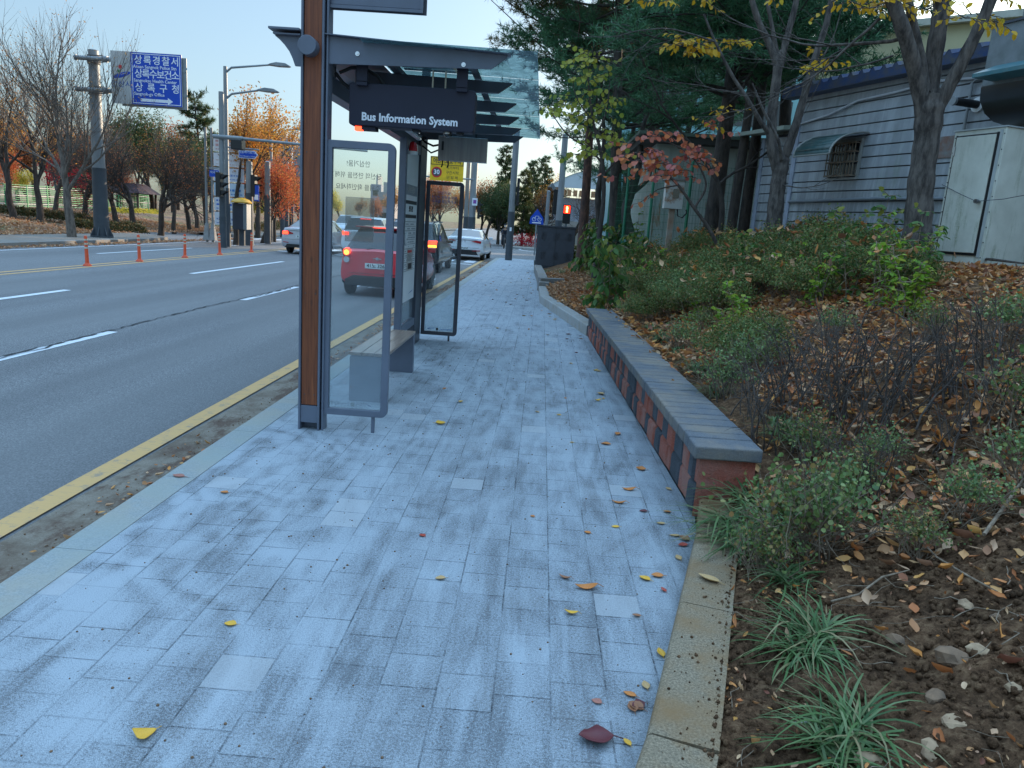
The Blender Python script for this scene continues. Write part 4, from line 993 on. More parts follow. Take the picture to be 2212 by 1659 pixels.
# ================================================================== CLAD HOUSE ON THE RIGHT
hd = Vector((0.353, -0.936, 0)); hn = Vector((-0.936, -0.353, 0))      # along the wall toward the viewer, outward normal
H0 = Vector((3.94, 12.5, 1.45))
HO = thing('clad_house', 'old house in pale blue grey siding with a blue ribbed roof edge behind the trees', 'house', (4.6, 10.8, 1.45))
def hp(s, u, z): p = H0 + hd * s + hn * u; return (p.x, p.y, z)
def hbox(mb, s0, s1, u0, u1, z0, z1):
    mb.add([hp(*v) for v in [(s0, u0, z0), (s1, u0, z0), (s1, u1, z0), (s0, u1, z0), (s0, u0, z1), (s1, u0, z1), (s1, u1, z1), (s0, u1, z1)]], [(0, 3, 2, 1), (4, 5, 6, 7), (0, 1, 5, 4), (1, 2, 6, 5), (2, 3, 7, 6), (3, 0, 4, 7)])
def siding_mat():
    m, nt, b, o = new_mat('dirty pale siding')
    P = coords(nt)
    st = noise(nt, coords(nt, (2.2, 2.2, 0.22)), 3.0, 6, 0.65, 0.3); sx = nt.nodes.new('ShaderNodeSeparateXYZ'); nt.links.new(P, sx.inputs[0])
    c = mixc(nt, ramp(nt, noise(nt, P, 3, 5, 0.6), [(0.35, 0.0), (0.7, 1.0)]), (0.40, 0.42, 0.44), (0.31, 0.33, 0.345))
    mr = nt.nodes.new('ShaderNodeMapRange'); nt.links.new(sx.outputs[2], mr.inputs[0])
    for i, v in ((1, 0.2), (2, 1.3), (3, 1.0), (4, 0.40)): mr.inputs[i].default_value = v
    k = mth(nt, 'MULTIPLY', ramp(nt, st, [(0.37, 0.0), (0.57, 0.95)]), mr.outputs[0])
    c = mixc(nt, k, c, (0.115, 0.125, 0.125))
    gk = mth(nt, 'MULTIPLY', ramp(nt, noise(nt, coords(nt, (1.6, 1.6, 0.35), loc=(3, 1, 0)), 2.0, 5, 0.6), [(0.56, 0.0), (0.68, 0.7)]), mr.outputs[0])
    c = mixc(nt, gk, c, (0.10, 0.15, 0.06))
    nt.links.new(c, b.inputs['Base Color']); b.inputs['Roughness'].default_value = 0.5
    return m
M['siding'] = siding_mat()
M['siding_gap'] = pm('dark siding groove', (0.035, 0.04, 0.05), 0.7)
wl_ = MB(); pitch = 0.152; ZT = 3.95; n = int((ZT - 1.35) / pitch) + 1
for (s0, s1, u) in ((0.0, 9.0, 0.0),):
    for i in range(n):
        z0 = 1.35 + i * pitch; z1 = min(z0 + pitch, ZT)
        # lapped board: leans out at the foot, groove under it
        pr = [(0.018, z0 + 0.012), (0.010, z1 - 0.004), (-0.02, z1), (-0.02, z0 + 0.008)]
        vs = [hp(s, u + q, z) for s in (s0, s1) for q, z in pr]
        wl_.add(vs, [(0, 1, 2, 3), (7, 6, 5, 4), (0, 4, 5, 1), (1, 5, 6, 2), (2, 6, 7, 3), (3, 7, 4, 0)])
wl_.build('siding_wall', M['siding'], HO)
bk = MB(); hbox(bk, 0.0, 9.0, -5.0, -0.022, 1.2, 3.95); bk.build('inner_wall', M['siding_gap'], HO)
# end wall strips beyond the corner (set back annex)
ax = MB()
for i in range(13):
    z0 = 1.35 + i * pitch; pr = [(0.018, z0 + 0.012), (0.010, z0 + pitch - 0.004), (-0.02, z0 + pitch), (-0.02, z0 + 0.008)]
    vs = [hp(s, -0.10 + q, z) for s in (-0.95, -0.04) for q, z in pr]
    ax.add(vs, [(0, 1, 2, 3), (7, 6, 5, 4), (0, 4, 5, 1), (1, 5, 6, 2), (2, 6, 7, 3), (3, 7, 4, 0)])
ax.build('annex_wall', M['siding'], HO)
ai = MB(); hbox(ai, -0.95, -0.03, -3.0, -0.125, 1.2, 3.36); ai.build('annex_inner_wall', M['siding_gap'], HO)
tr = MB(); hbox(tr, -0.04, 0.05, -0.03, 0.035, 1.35, 3.9); hbox(tr, -1.02, -0.93, -0.13, -0.07, 1.35, 3.33); tr.build('corner_trim', pm('trim', (0.34, 0.38, 0.46), 0.5), HO)
M['roof_blue'] = pm('faded blue roof sheet', (0.010, 0.038, 0.125), 0.7, 0, (0.06, 0.06, 0.06), 7)
rf = MB()
ns = 46; L0, L1 = -0.25, 9.0
for i in range(ns):
    s0 = L0 + (L1 - L0) * i / ns; s1 = L0 + (L1 - L0) * (i + 0.5) / ns; s2 = L0 + (L1 - L0) * (i + 1) / ns
    zo = lambda u: 4.02 + (-u) * 0.22
    pts = [(s0, 0.02), (s0 + 0.03, 0.05), (s1 - 0.03, 0.05), (s1, 0.0), (s2, 0.0)]
    top = [(s0, 0.0), (s0 + 0.035, 0.055), (s1 - 0.035, 0.055), (s1, 0.0), (s2, 0.0)]
    for (sa, da), (sb_, db) in zip(top, top[1:]):
        rf.add([hp(sa, 0.22, 3.97 + da), hp(sb_, 0.22, 3.97 + db), hp(sb_, -5.2, 5.1 + db), hp(sa, -5.2, 5.1 + da)], [(0, 1, 2, 3)])
    for (sa, da), (sb_, db) in zip(top, top[1:]):
        rf.add([hp(sa, 0.215, 3.86), hp(sb_, 0.215, 3.86), hp(sb_, 0.215, 3.97 + db), hp(sa, 0.215, 3.97 + da)], [(0, 1, 2, 3)])
rf.build('roof', M['roof_blue'], HO)
sf = MB(); hbox(sf, L0, L1, 0.0, 0.21, 3.855, 3.875); sf.build('soffit', pm('soffit', (0.10, 0.12, 0.18), 0.6), HO)
# annex roof, pale
q = MB(); q.add([hp(-1.3, 0.30, 3.42), hp(0.0, 0.30, 3.42), hp(0.0, -3, 3.9), hp(-1.3, -3, 3.9), hp(-1.3, 0.30, 3.36), hp(0.0, 0.30, 3.36), hp(0.0, -3, 3.8), hp(-1.3, -3, 3.8)], [(0, 1, 2, 3), (7, 6, 5, 4), (0, 4, 5, 1), (1, 5, 6, 2), (2, 6, 7, 3), (3, 7, 4, 0)])
q.build('annex_roof', pm('pale green flashing', (0.30, 0.34, 0.28), 0.5), HO)
# rail and white pipe on the wall
q = MB(); q.tube([hp(0.05, 0.05, 2.27), hp(1.9, 0.05, 2.30), hp(4.2, 0.05, 2.27), hp(9, 0.05, 2.27)], 0.022, 8); q.build('wall_pipe', pm('grey pipe', (0.22, 0.24, 0.26), 0.5), HO, smooth=True)
q = MB(); q.tube([hp(0.05, 0.04, 3.46), hp(0.7, 0.05, 3.53), hp(1.25, 0.05, 3.66), hp(1.9, 0.05, 3.68), hp(2.5, 0.05, 3.73), hp(3.1, 0.05, 3.68), hp(4.6, 0.05, 3.70)], 0.016, 8); q.build('white_pipe', pm('white pipe', (0.55, 0.56, 0.58), 0.5), HO, smooth=True)
# barred window with awning
def on_wall(x, y):                                        # where the line of sight meets the wall
    r = Vector(_ray(x, y)); o0 = Vector((0, 0, 1.6)); t = (H0 - o0).dot(hn) / r.dot(hn); p = o0 + r * t; return (p - H0).dot(hd), p.z
s0, zb = on_wall(1795, 386); s1, zt = on_wall(1866, 304)
WI = MB(); hbox(WI, s0, s1, 0.020, 0.030, zb, zt); wi = WI.build('window', pm('dark panes', (0.02, 0.024, 0.028), 0.15), HO)
q = MB()
for a, b, c, d in ((s0 - 0.03, s1 + 0.03, zb - 0.03, zb), (s0 - 0.03, s1 + 0.03, zt, zt + 0.03)): hbox(q, a, b, 0.02, 0.06, c, d)
for a in (s0 - 0.03, (s0 + s1) / 2 - 0.015, s1): hbox(q, a, a + 0.03, 0.02, 0.055, zb, zt)
q.build('window_frame', pm('aluminium window frame', (0.30, 0.30, 0.28), 0.5), wi)
q = MB()
for k in range(10): x = s0 + (s1 - s0) * k / 9; q.tube([hp(x, 0.13, zb + 0.01), hp(x, 0.13, zt - 0.02)], 0.008, 6)
for z in (zb + 0.02, zb + (zt - zb) * 0.42, zb + (zt - zb) * 0.70, zt - 0.03):
    q.bar(hp(s0 - 0.01, 0.13, z), hp(s1 + 0.01, 0.13, z), 0.02, 0.025)
    for x in (s0, s1): q.bar(hp(x, 0.13, z), hp(x, 0.03, z), 0.015, 0.015)
q.build('window_bars', pm('rusty tan bars', (0.20, 0.17, 0.12), 0.6, 0, (0.12, 0.06, 0.03), 12), wi)
q = MB(); arc = []
for k in range(9):
    t = rad(90 * k / 8); arc.append((0.03 + 0.62 * math.sin(t), zt + 0.10 - 0.34 * (1 - math.cos(t))))
for (ua, za), (ub, zb2) in zip(arc, arc[1:]): q.add([hp(s0 - 0.10, ua, za), hp(s1 + 0.10, ua, za), hp(s1 + 0.10, ub, zb2), hp(s0 - 0.10, ub, zb2)], [(0, 1, 2, 3)])
for sx_ in (s0 - 0.10, s1 + 0.10):
    q.add([hp(sx_, u, z) for u, z in arc] + [hp(sx_, 0.03, arc[-1][1])], [tuple(range(len(arc) + 1))]) if sx_ > s1 and False else None
AW = q.build('awning', pm('weathered teal awning', (0.022, 0.080, 0.078), 0.45, 0, (0.09, 0.12, 0.11), 7), HO, smooth=True)
sm = AW.modifiers.new('thick', 'SOLIDIFY'); sm.thickness = 0.006
q = MB()
for sx_ in (s0 - 0.10, s1 + 0.10): q.tube([hp(sx_, u, z) for u, z in arc], 0.014, 6)
q.tube([hp(s0 - 0.1, arc[-1][0], arc[-1][1]), hp(s1 + 0.1, arc[-1][0], arc[-1][1])], 0.014, 6)
q.build('awning_rim', pm('awning rim', (0.28, 0.28, 0.25), 0.5), AW, smooth=True)
# flue, small meter pipe, rust patch, black box by the annex
s_, z_ = on_wall(2116, 227)
q = MB(); p0 = Vector(hp(s_, 0.02, z_)); p1 = Vector(hp(s_ - 0.0, 0.40, z_ + 0.0)); q.tube([p0, p1], 0.045, 16); FLU = q.build('flue_pipe', M['black_rubber'], HO, smooth=True)
q = MB(); q.tube([p0, Vector(hp(s_, 0.045, z_))], 0.085, 18); q.build('flue_collar', M['info_white'], FLU)
q = MB(); q.tube([p1, p1 + hn * 0.03], [0.052, 0.05], 16); q.build('flue_cap', M['galv'], FLU)
q = MB(); s2, z2 = on_wall(2089, 283); s3, z3 = on_wall(2103, 175); q.tube([hp(s2, 0.06, z2), hp(s2, 0.06, z3 - 0.04), hp(s2 + 0.05, 0.06, z3), hp(s2 + 0.45, 0.06, z3)], 0.018, 8); q.build('gas_pipe', M['galv'], HO, smooth=True)
q = MB(); s2, z2 = on_wall(2046, 320); hbox(q, s2 - 0.16, s2 + 0.2, 0.018, 0.030, z2 - 0.12, z2 + 0.14); q.build('metal_patch', pm('rusted metal patch', (0.20, 0.20, 0.19), 0.7, 0, (0.20, 0.06, 0.02), 6), HO)

# sheet metal duct and hood high on the right
DU = thing('duct_hood', 'large grey sheet metal duct with curved underside and teal rain hood at the right edge', 'duct', hp(4.5, 0.3, 3.4))
sA = on_wall(2140, 200)[0] + 0.38
q = MB(); hbox(q, sA + 0.02, sA + 1.6, 0.03, 0.62, 3.42, 4.05); DB = q.build('duct_box', pm('dull galvanised sheet', (0.22, 0.24, 0.25), 0.45, 0.3, (0.13, 0.15, 0.15), 4), DU, bevel=0.01)
q = MB(); prf = [(0.03, 3.42), (0.62, 3.42), (0.60, 3.28), (0.50, 3.16), (0.35, 3.09), (0.18, 3.07), (0.03, 3.07)]
vs = [hp(s, u, z) for s in (sA + 0.02, sA + 1.6) for u, z in prf]; m_ = len(prf)
q.add(vs, [tuple(range(m_)), tuple(range(m_, 2 * m_))[::-1]] + [(i, (i + 1) % m_, m_ + (i + 1) % m_, m_ + i) for i in range(m_)])
q.build('curved_underside', pm('dark duct underside', (0.05, 0.055, 0.058), 0.3, 0.3), DU, smooth=True, angle=50)
q = MB(); hbox(q, sA + 0.25, sA + 1.3, 0.08, 0.50, 4.05, 5.6); q.build('duct_riser', DB.data.materials[0], DU, bevel=0.01)
q = MB(); hbox(q, sA, sA + 1.62, 0.02, 0.64, 4.03, 4.055); q.build('seam', M['dark_steel'], DU)
q = MB(); q.add([hp(sA + 0.15, 0.622, 3.62), hp(sA + 1.6, 0.622, 3.62), hp(sA + 1.6, 0.92, 3.50), hp(sA + 0.15, 0.92, 3.50), hp(sA + 0.15, 0.622, 3.46), hp(sA + 1.6, 0.622, 3.46), hp(sA + 1.6, 0.92, 3.46), hp(sA + 0.15, 0.92, 3.46)], [(0, 1, 2, 3), (7, 6, 5, 4), (0, 4, 5, 1), (1, 5, 6, 2), (2, 6, 7, 3), (3, 7, 4, 0)])
q.build('rain_hood', pm('teal hood', (0.03, 0.16, 0.19), 0.4, 0, (0.10, 0.20, 0.21), 8), DU)

# pale storage cabinet against the wall
P1 = Vector((4.226, 8.30, 1.535)); CBX = thing('outdoor_cabinet', 'tall pale green metal cabinet with mouldy streaked door, tilted against the clad house', 'cabinet', P1)
def cp(s, u, z): return (P1.x + hd.x * s - hn.x * u, P1.y + hd.y * s - hn.y * u, z)
def cbx(mb, s0, s1, u0, u1, z0, z1):
    mb.add([cp(*v) for v in [(s0, u0, z0), (s1, u0, z0), (s1, u1, z0), (s0, u1, z0), (s0, u0, z1), (s1, u0, z1), (s1, u1, z1), (s0, u1, z1)]], [(0, 3, 2, 1), (4, 5, 6, 7), (0, 1, 5, 4), (1, 2, 6, 5), (2, 3, 7, 6), (3, 0, 4, 7)])
def mould_mat():
    m, nt, b, o = new_mat('mouldy pale paint')
    P = coords(nt)
    c = mixc(nt, ramp(nt, noise(nt, P, 4, 5, 0.6), [(0.35, 0.0), (0.7, 1.0)]), (0.64, 0.64, 0.55), (0.52, 0.52, 0.44))
    sx = nt.nodes.new('ShaderNodeSeparateXYZ'); nt.links.new(P, sx.inputs[0])
    mr = nt.nodes.new('ShaderNodeMapRange'); nt.links.new(sx.outputs[2], mr.inputs[0])
    for i, v in ((1, 0.05), (2, 1.2), (3, 1.0), (4, 0.3)): mr.inputs[i].default_value = v
    k = mth(nt, 'MULTIPLY', ramp(nt, noise(nt, coords(nt, (5, 5, 0.7)), 2.2, 6, 0.7), [(0.53, 0.0), (0.68, 0.9)]), mr.outputs[0])
    k = mth(nt, 'MULTIPLY', k, ramp(nt, noise(nt, P, 70, 3, 0.7), [(0.35, 0.3), (0.6, 1.0)]))
    nt.links.new(mixc(nt, k, c, (0.13, 0.17, 0.06)), b.inputs['Base Color']); b.inputs['Roughness'].default_value = 0.5
    return m
M['mould'] = mould_mat()
CW = 0.585
q = MB(); cbx(q, 0, CW, 0, 0.95, 1.535, 2.86); CB_ = q.build('cabinet_body', M['mould'], CBX, bevel=0.004)
q = MB(); cbx(q, 0.05, CW - 0.09, -0.022, -0.003, 1.64, 2.80); DR = q.build('door', M['mould'], CBX, bevel=0.004)
q = MB(); cbx(q, 0.035, 0.048, -0.014, -0.001, 1.62, 2.82); cbx(q, CW - 0.088, CW - 0.066, -0.012, -0.001, 1.62, 2.82); cbx(q, 0.035, CW - 0.066, -0.013, -0.001, 1.615, 1.638); cbx(q, 0.035, CW - 0.066, -0.013, -0.001, 2.802, 2.815); q.build('door_seal', M['car_black'], CBX)
q = MB(); cbx(q, CW - 0.062, CW - 0.03, -0.008, -0.001, 1.60, 2.84); cbx(q, -0.012, CW + 0.012, -0.012, 0.96, 2.862, 2.875); q.build('edge_trim', pm('edge trim', (0.42, 0.45, 0.44), 0.4), CBX)
q = MB(); q.tube([cp(CW - 0.125, -0.024, 2.15), cp(CW - 0.125, -0.06, 2.15)], [0.014, 0.012], 12); q.tube([cp(CW - 0.125, -0.06, 2.15), cp(CW - 0.125, -0.085, 2.15)], [0.024, 0.022], 14); q.build('knob', M['stainless'], DR, smooth=True)
q = MB()
for z in (1.78, 2.62): cbx(q, 0.040, 0.06, -0.030, -0.022, z, z + 0.09)
q.build('hinge', M['stainless'], DR)
q = MB()
for k in range(9):
    for s_ in (0.018, CW - 0.014): q.tube([cp(s_, -0.001, 1.6 + k * 0.15), cp(s_, -0.006, 1.6 + k * 0.15)], 0.006, 6)
q.build('rivet', M['dark_steel'], CB_)
q = MB(); cbx(q, 0.03, CW - 0.03, 0.05, 0.9, 1.40, 1.535); q.build('plinth', M['car_black'], CBX)
q = MB(); q.tube([cp(-0.02, -0.03, 2.33), cp(0.2, -0.04, 2.24), cp(CW - 0.125, -0.075, 2.15), cp(CW + 0.15, -0.05, 2.17), cp(CW + 0.9, -0.02, 2.30)], 0.0035, 5); q.build('wire', M['dark_steel'], CBX)

# pale yellow building and teal clad building behind
YB = thing('yellow_building', 'pale yellow rendered building rising behind the blue roofed house', 'building', (9, 24, 0))
q = MB()
a = at_y(1762, 210, 21.0); b = at_y(1795, 80, 21.0)
q.add([], [])
yb = [(a.x, 21.0), (a.x + 5.5, 17.0), (30, 12), (42, 24), (a.x + 4, 33)]  # right corners carried far out of view to block the low sun
q.prism(yb, 'z', 0.5, b.z); BD = q.build('wall', pm('yellow render', (0.62, 0.55, 0.33), 0.8, 0, (0.52, 0.46, 0.28), 0.6), YB)
q = MB(); q.prism([(x + (0.15 if i in (2, 3) else -0.12), y + (-0.12 if i < 3 else 0.12)) for i, (x, y) in enumerate(yb)], 'z', b.z + 0.003, b.z + 0.16); q.build('coping', pm('coping', (0.60, 0.58, 0.48), 0.7), YB)
q = MB(); c0 = Vector((a.x + 0.9, 20.26, b.z - 1.25)); q.tube([c0, c0 + Vector((-0.06, -0.10, 0))], 0.17, 18); q.build('vent_cap', M['galv'], YB)
TB = thing('teal_building', 'teal glazed building glimpsed through the pines beyond the yellow one', 'building', (6, 40, 0))
q = MB(); q.box(3.6, 26.0, 40.0, 52, 0.0, 11.5); TBW = q.build('wall', pm('pale teal cladding', (0.16, 0.36, 0.38), 0.35, 0, (0.22, 0.42, 0.44), 0.5), TB)  # right part stretched to block a sunbeam that crossed the road
for i in range(10):
    for j in range(5):
        q = MB(); q.box(4.0 + i * 1.2, 4.9 + i * 1.2, 39.96, 39.995, 1.3 + j * 2.0, 2.6 + j * 2.0); q.build('window', M['car_glass'], TB)

# container office behind the mesh fence
OF = thing('container_office', 'pale green prefabricated hut with rust streaks behind the wire mesh fence', 'hut', (3.4, 17.2, 1.4))
def rust_mat():
    m, nt, b, o = new_mat('rust streaked pale panel')
    P = coords(nt)
    c = mixc(nt, ramp(nt, noise(nt, P, 2, 5, 0.6), [(0.35, 0.0), (0.7, 1.0)]), (0.42, 0.47, 0.42), (0.33, 0.38, 0.34))
    k = ramp(nt, noise(nt, coords(nt, (2.5, 2.5, 0.35)), 2.0, 6, 0.7), [(0.58, 0.0), (0.68, 1.0)])
    nt.links.new(mixc(nt, k, c, (0.30, 0.14, 0.05)), b.inputs['Base Color']); b.inputs['Roughness'].default_value = 0.55
    return m
M['rusty'] = rust_mat()
q = MB(); q.box(2.35, 7.5, 17.0, 21.0, 1.2, 3.55); OFW = q.build('wall', M['rusty'], OF)
q = MB()
for k in range(22): q.box(2.40 + k * 0.235, 2.43 + k * 0.235, 16.985, 16.998, 1.3, 3.5)
q.build('panel_ribs', M['rusty'], OFW)
q = MB(); q.box(2.0, 7.8, 16.6, 21.3, 3.55, 3.68); q.build('roof', pm('dark roof board', (0.05, 0.05, 0.045), 0.7), OF)
q = MB(); q.box(1.9, 7.9, 16.55, 21.4, 3.683, 3.75); q.build('roof_edge', pm('green roof edge', (0.12, 0.17, 0.13), 0.6), OF)
q = MB(); q.prism(round_rect(5.05, 5.42, 2.02, 2.52, 0.06, 4), 'y', 16.96, 16.99); q.build('vent_window', M['car_glass'], OF)
# green wire mesh fence
FE = thing('mesh_fence', 'dark green wire mesh fence with round posts behind the hedge', 'fence', (2.8, 15.8, 1.4))
fpts = [Vector((1.55, 18.8, 0)), Vector((1.85, 17.2, 0)), Vector((2.78, 15.0, 0)), Vector((3.6, 14.95, 0)), Vector((4.4, 14.9, 0))]
fz = 1.42; ft_ = 3.0
fpz = []
ftp = [at_y(1345, 500, 17.6), at_y(1385, 505, 17.0), at_y(1477, 505, 15.0)]
for p in (Vector((1.62, 19.0, 0)), Vector((1.85, 17.4, 0)), Vector((2.25, 16.2, 0)), Vector((2.80, 15.0, 0)), Vector((4.5, 14.9, 0))):
    q = MB(); q.tube([(p.x, p.y, 1.1), (p.x, p.y, 3.02), (p.x, p.y, 3.05)], [0.032, 0.032, 0.02], 10); q.build('fence_post', M['fence_green'], FE, smooth=True); fpz.append(p)
q = MB()
for a, b in zip(fpz, fpz[1:]):
    L = (b - a).length; nv = int(L / 0.055)
    for i in range(nv): p = a + (b - a) * (i / nv); q.bar((p.x, p.y, 1.2), (p.x, p.y, 2.95), 0.004, 0.004)
    for j in range(12): z = 1.25 + j * 0.155; q.bar((a.x, a.y - 0.004, z), (b.x, b.y - 0.004, z), 0.005, 0.005)
q.build('wire_mesh', M['fence_green'], FE)
# meter box on a post
MT = thing('meter_box', 'rusty white electricity meter box on a post in front of the mesh fence', 'meter box', (2.35, 14.3, 1.3))
b0 = at_y(1432, 450, 14.3); b1 = at_y(1478, 392, 14.3)
q = MB(); q.box(b0.x, b1.x, 14.2, 14.42, b0.z, b1.z); MBX = q.build('box', pm('rusty white enamel', (0.50, 0.50, 0.46), 0.5, 0, (0.30, 0.14, 0.06), 5, lo=0.52, hi=0.64), MT, bevel=0.006)
q = MB(); q.box(b0.x - 0.02, b1.x + 0.03, 14.16, 14.44, b1.z + 0.002, b1.z + 0.035); q.build('lid', pm('rusty lid', (0.25, 0.22, 0.19), 0.6), MBX)
q = MB(); q.prism(round_rect(b0.x + 0.14, b0.x + 0.25, b0.z + 0.19, b0.z + 0.36, 0.02, 3), 'y', 14.185, 14.198); q.build('meter_window', M['car_glass'], MBX)
q = MB(); q.box(b0.x + 0.12, b0.x + 0.22, 14.28, 14.36, 1.1, b0.z); q.build('post', pm('rusty post', (0.34, 0.31, 0.26), 0.6, 0, (0.25, 0.11, 0.04), 4), MT)
q = MB(); q.tube([(b0.x + 0.26, 14.25, b0.z), (b0.x + 0.27, 14.22, b0.z - 0.12), (b0.x + 0.36, 14.22, b0.z - 0.15), (b0.x + 0.43, 14.22, b0.z - 0.06), (b0.x + 0.42, 14.25, b0.z)], 0.013, 8); q.build('cable_loop', M['black_rubber'], MT, smooth=True)

# ================================================================== GREY UTILITY CABINET
UC = thing('utility_cabinet', 'dark grey louvred utility cabinet standing at the inner edge of the footpath', 'utility cabinet', (0.4, 27.3, 0))
c0 = at_y(1154, 588, 27.2); c1 = at_y(1237, 575, 27.2); ct = at_y(1155, 488, 27.2)
X0, X1, ZT_ = c0.x, X1_ if False else c1.x, ct.z
M['cab_grey'] = pm('dark grey cabinet paint', (0.055, 0.062, 0.078), 0.5, 0, (0.045, 0.05, 0.062), 2, 0.1, 80)
q = MB(); q.box(X0, X1, 27.2, 28.0, 0.22, ZT_); q.build('cabinet_body', M['cab_grey'], UC, bevel=0.02)
q = MB(); q.box(X0 - 0.02, X1 + 0.02, 27.18, 28.02, -0.05, 0.215); q.build('plinth', pm('plinth', (0.07, 0.075, 0.085), 0.7), UC)
q = MB(); q.box(X0 - 0.03, X1 + 0.03, 27.17, 28.03, ZT_ + 0.002, ZT_ + 0.05); q.build('lid', M['cab_grey'], UC)
for i in range(3):
    for z in (0.52, ZT_ - 0.42):
        q = MB()
        for k in range(7): q.box(X0 + 0.17 + i * 0.46, X0 + 0.33 + i * 0.46, 27.18, 27.197, z + k * 0.035, z + 0.016 + k * 0.035)
        q.build('louvre', M['dark_steel'], UC)
q = MB(); q.box((X0 + X1) / 2 - 0.004, (X0 + X1) / 2 + 0.004, 27.192, 27.198, 0.25, ZT_ - 0.05); q.build('door_gap', M['car_black'], UC)

# ================================================================== POLES AND SIGNS
def pole(name, label, x, y, z0, zt, r0, r1, zd, cat='pole', mats=('galv', 'pole_dark'), group=None):
    t = thing(name, label, cat, (x, y, z0), group)
    q = MB(); q.tube([(x, y, zd), (x, y, zt)], [r0 + (r1 - r0) * (zd - z0) / (zt - z0), r1], 14); q.tube([(x, y, zt), (x, y, zt + 0.04)], [r1 * 1.05, r1 * 0.5], 14); q.build('upper_pole', M[mats[0]], t, smooth=True)
    q = MB(); q.tube([(x, y, z0 - 0.1), (x, y, zd)], [r0 * 1.08, (r0 + (r1 - r0) * (zd - z0) / (zt - z0)) * 1.08], 14); q.build('lower_pole', M[mats[1]], t, smooth=True)
    return t
# big direction sign on its mast
sp = Vector((-17.75, 29.9, 0)); top = at_y(188, 108, 29.9)
DS = pole('direction_sign', 'tall tapered mast on the far footpath carrying a large blue and white direction sign', sp.x, sp.y, 0, top.z, 0.27, 0.19, 2.65, 'direction sign')
q = MB(); q.tube([(sp.x, sp.y, 2.64), (sp.x, sp.y, 2.70)], 0.275, 16); q.tube([(sp.x, sp.y, 0.0), (sp.x, sp.y, 0.06)], 0.42, 16)
for k in range(8):
    t = rad(45 * k + 10); c, s = math.cos(t), math.sin(t); n_ = Vector((-s, c, 0)) * 0.015
    vs = [Vector((sp.x + c * u, sp.y + s * u, z)) + n_ * w for w in (-1, 1) for u, z in ((0.24, 0.06), (0.44, 0.06), (0.42, 0.12), (0.24, 0.5))]
    q.add(vs, [(0, 1, 2, 3), (7, 6, 5, 4), (0, 4, 5, 1), (1, 5, 6, 2), (2, 6, 7, 3), (3, 7, 4, 0)])
q.build('base_flange', M['pole_dark'], DS)
YS = 29.55
tl_, br_ = at_y(238.5, 110, YS), at_y(399, 233, YS)
zt1 = at_y(238.5, 110, YS).z; zb1 = at_y(255, 223, YS).z; xl = tl_.x; xr = at_y(392, 122, YS).x; zc = (zt1 + zb1) / 2
zt1, zb1 = zt1 + 0.02, zt1 - (at_y(290, 118, YS).z - at_y(290, 229, YS).z) - 0.02
for z in (at_y(215, 130, 29.9).z, at_y(215, 197, 29.9).z):
    q = MB(); q.tube([(sp.x - 0.55, 29.62, z), (xl + 2.6, 29.62, z)], 0.085, 12); q.tube([(sp.x - 0.56, 29.62, z), (sp.x - 0.50, 29.62, z)], 0.11, 12); q.tube([(xl - 0.35, 29.62, z), (xl - 0.15, 29.62, z)], 0.12, 12); q.build('sign_arm', M['galv'], DS, smooth=True)
    q = MB(); q.tube([(sp.x, 29.9, z - 0.16), (sp.x, 29.9, z + 0.16)], 0.235, 16)
    for k in range(6): q.tube([(sp.x + 0.1 * math.cos(k), 29.62, z + 0.13 * math.sin(k * 1.05)), (sp.x + 0.55, 29.60, z + 0.14 * math.sin(k * 1.05))], 0.02, 6)
    q.build('arm_clamp', pm('rusty clamp', (0.13, 0.12, 0.115), 0.6), DS)
q = MB(); q.box(xl, xr, YS - 0.02, YS + 0.02, zb1, zt1); SB_ = q.build('sign_board', M['sign_white'], DS)
xm = at_y(282, 115, YS).x
q = MB(); q.box(xm, xr - 0.01, YS - 0.030, YS - 0.021, zb1 + 0.01, zt1 - 0.01); q.build('blue_panel', M['sign_blue'], SB_)
q = MB(); e = 0.05
for x0, x1, z0, z1 in ((xm + e, xr - e, zt1 - e - 0.025, zt1 - e), (xm + e, xr - e, zb1 + e, zb1 + e + 0.025), (xm + e, xm + e + 0.025, zb1 + e + 0.025, zt1 - e - 0.025), (xr - e - 0.025, xr - e, zb1 + e + 0.025, zt1 - e - 0.025)): q.box(x0, x1, YS - 0.036, YS - 0.031, z0, z1)
q.build('white_border', M['white_letter'], SB_)
q = MB(); q.box(xl + 0.35, xr + 0.16, YS + 0.05, YS + 0.09, zb1 - 0.07, zt1 - 0.10); q.build('back_panel', M['galv'], DS)
for z in (zt1 - 0.55, zb1 + 0.45):
    q = MB(); q.tube([(xr + 0.07, YS + 0.03, z), (xr + 0.07, YS + 0.045, z)], 0.08, 14); q.build('panel_boss', M['galv'], DS)
HS = zt1 - zb1; WS = xr - xm
yl = YS - 0.034
def spread(s, x0, x1, z, sz, bold=0.004):
    cs = list(s); n = len(cs)
    for i, c in enumerate(cs): text(c, sz, (x0 + (x1 - x0) * (i / (n - 1)), yl, z), M['white_letter'], SB_, ext=0.003, bold=bold)
h_ = 0.235 * HS / 1.0
k_ = HS
spread('상록경찰서', xm + 0.30, xr - 0.24, zt1 - 0.155 * k_, 0.345)
text('Ansan Sangnok Police Stn', 0.165, (xm + 0.10, yl, zt1 - 0.275 * k_), M['white_letter'], SB_, align='LEFT', ext=0.003, bold=0.002, stretch=0.98)
spread('상록수보건소', xm + 0.30, xr - 0.24, zt1 - 0.415 * k_, 0.345)
text('Sangnoksu Health Center', 0.165, (xm + 0.10, yl, zt1 - 0.535 * k_), M['white_letter'], SB_, align='LEFT', ext=0.003, bold=0.002, stretch=0.98)
spread('상록구청', xm + 0.30, xr - 0.24, zt1 - 0.675 * k_, 0.345)
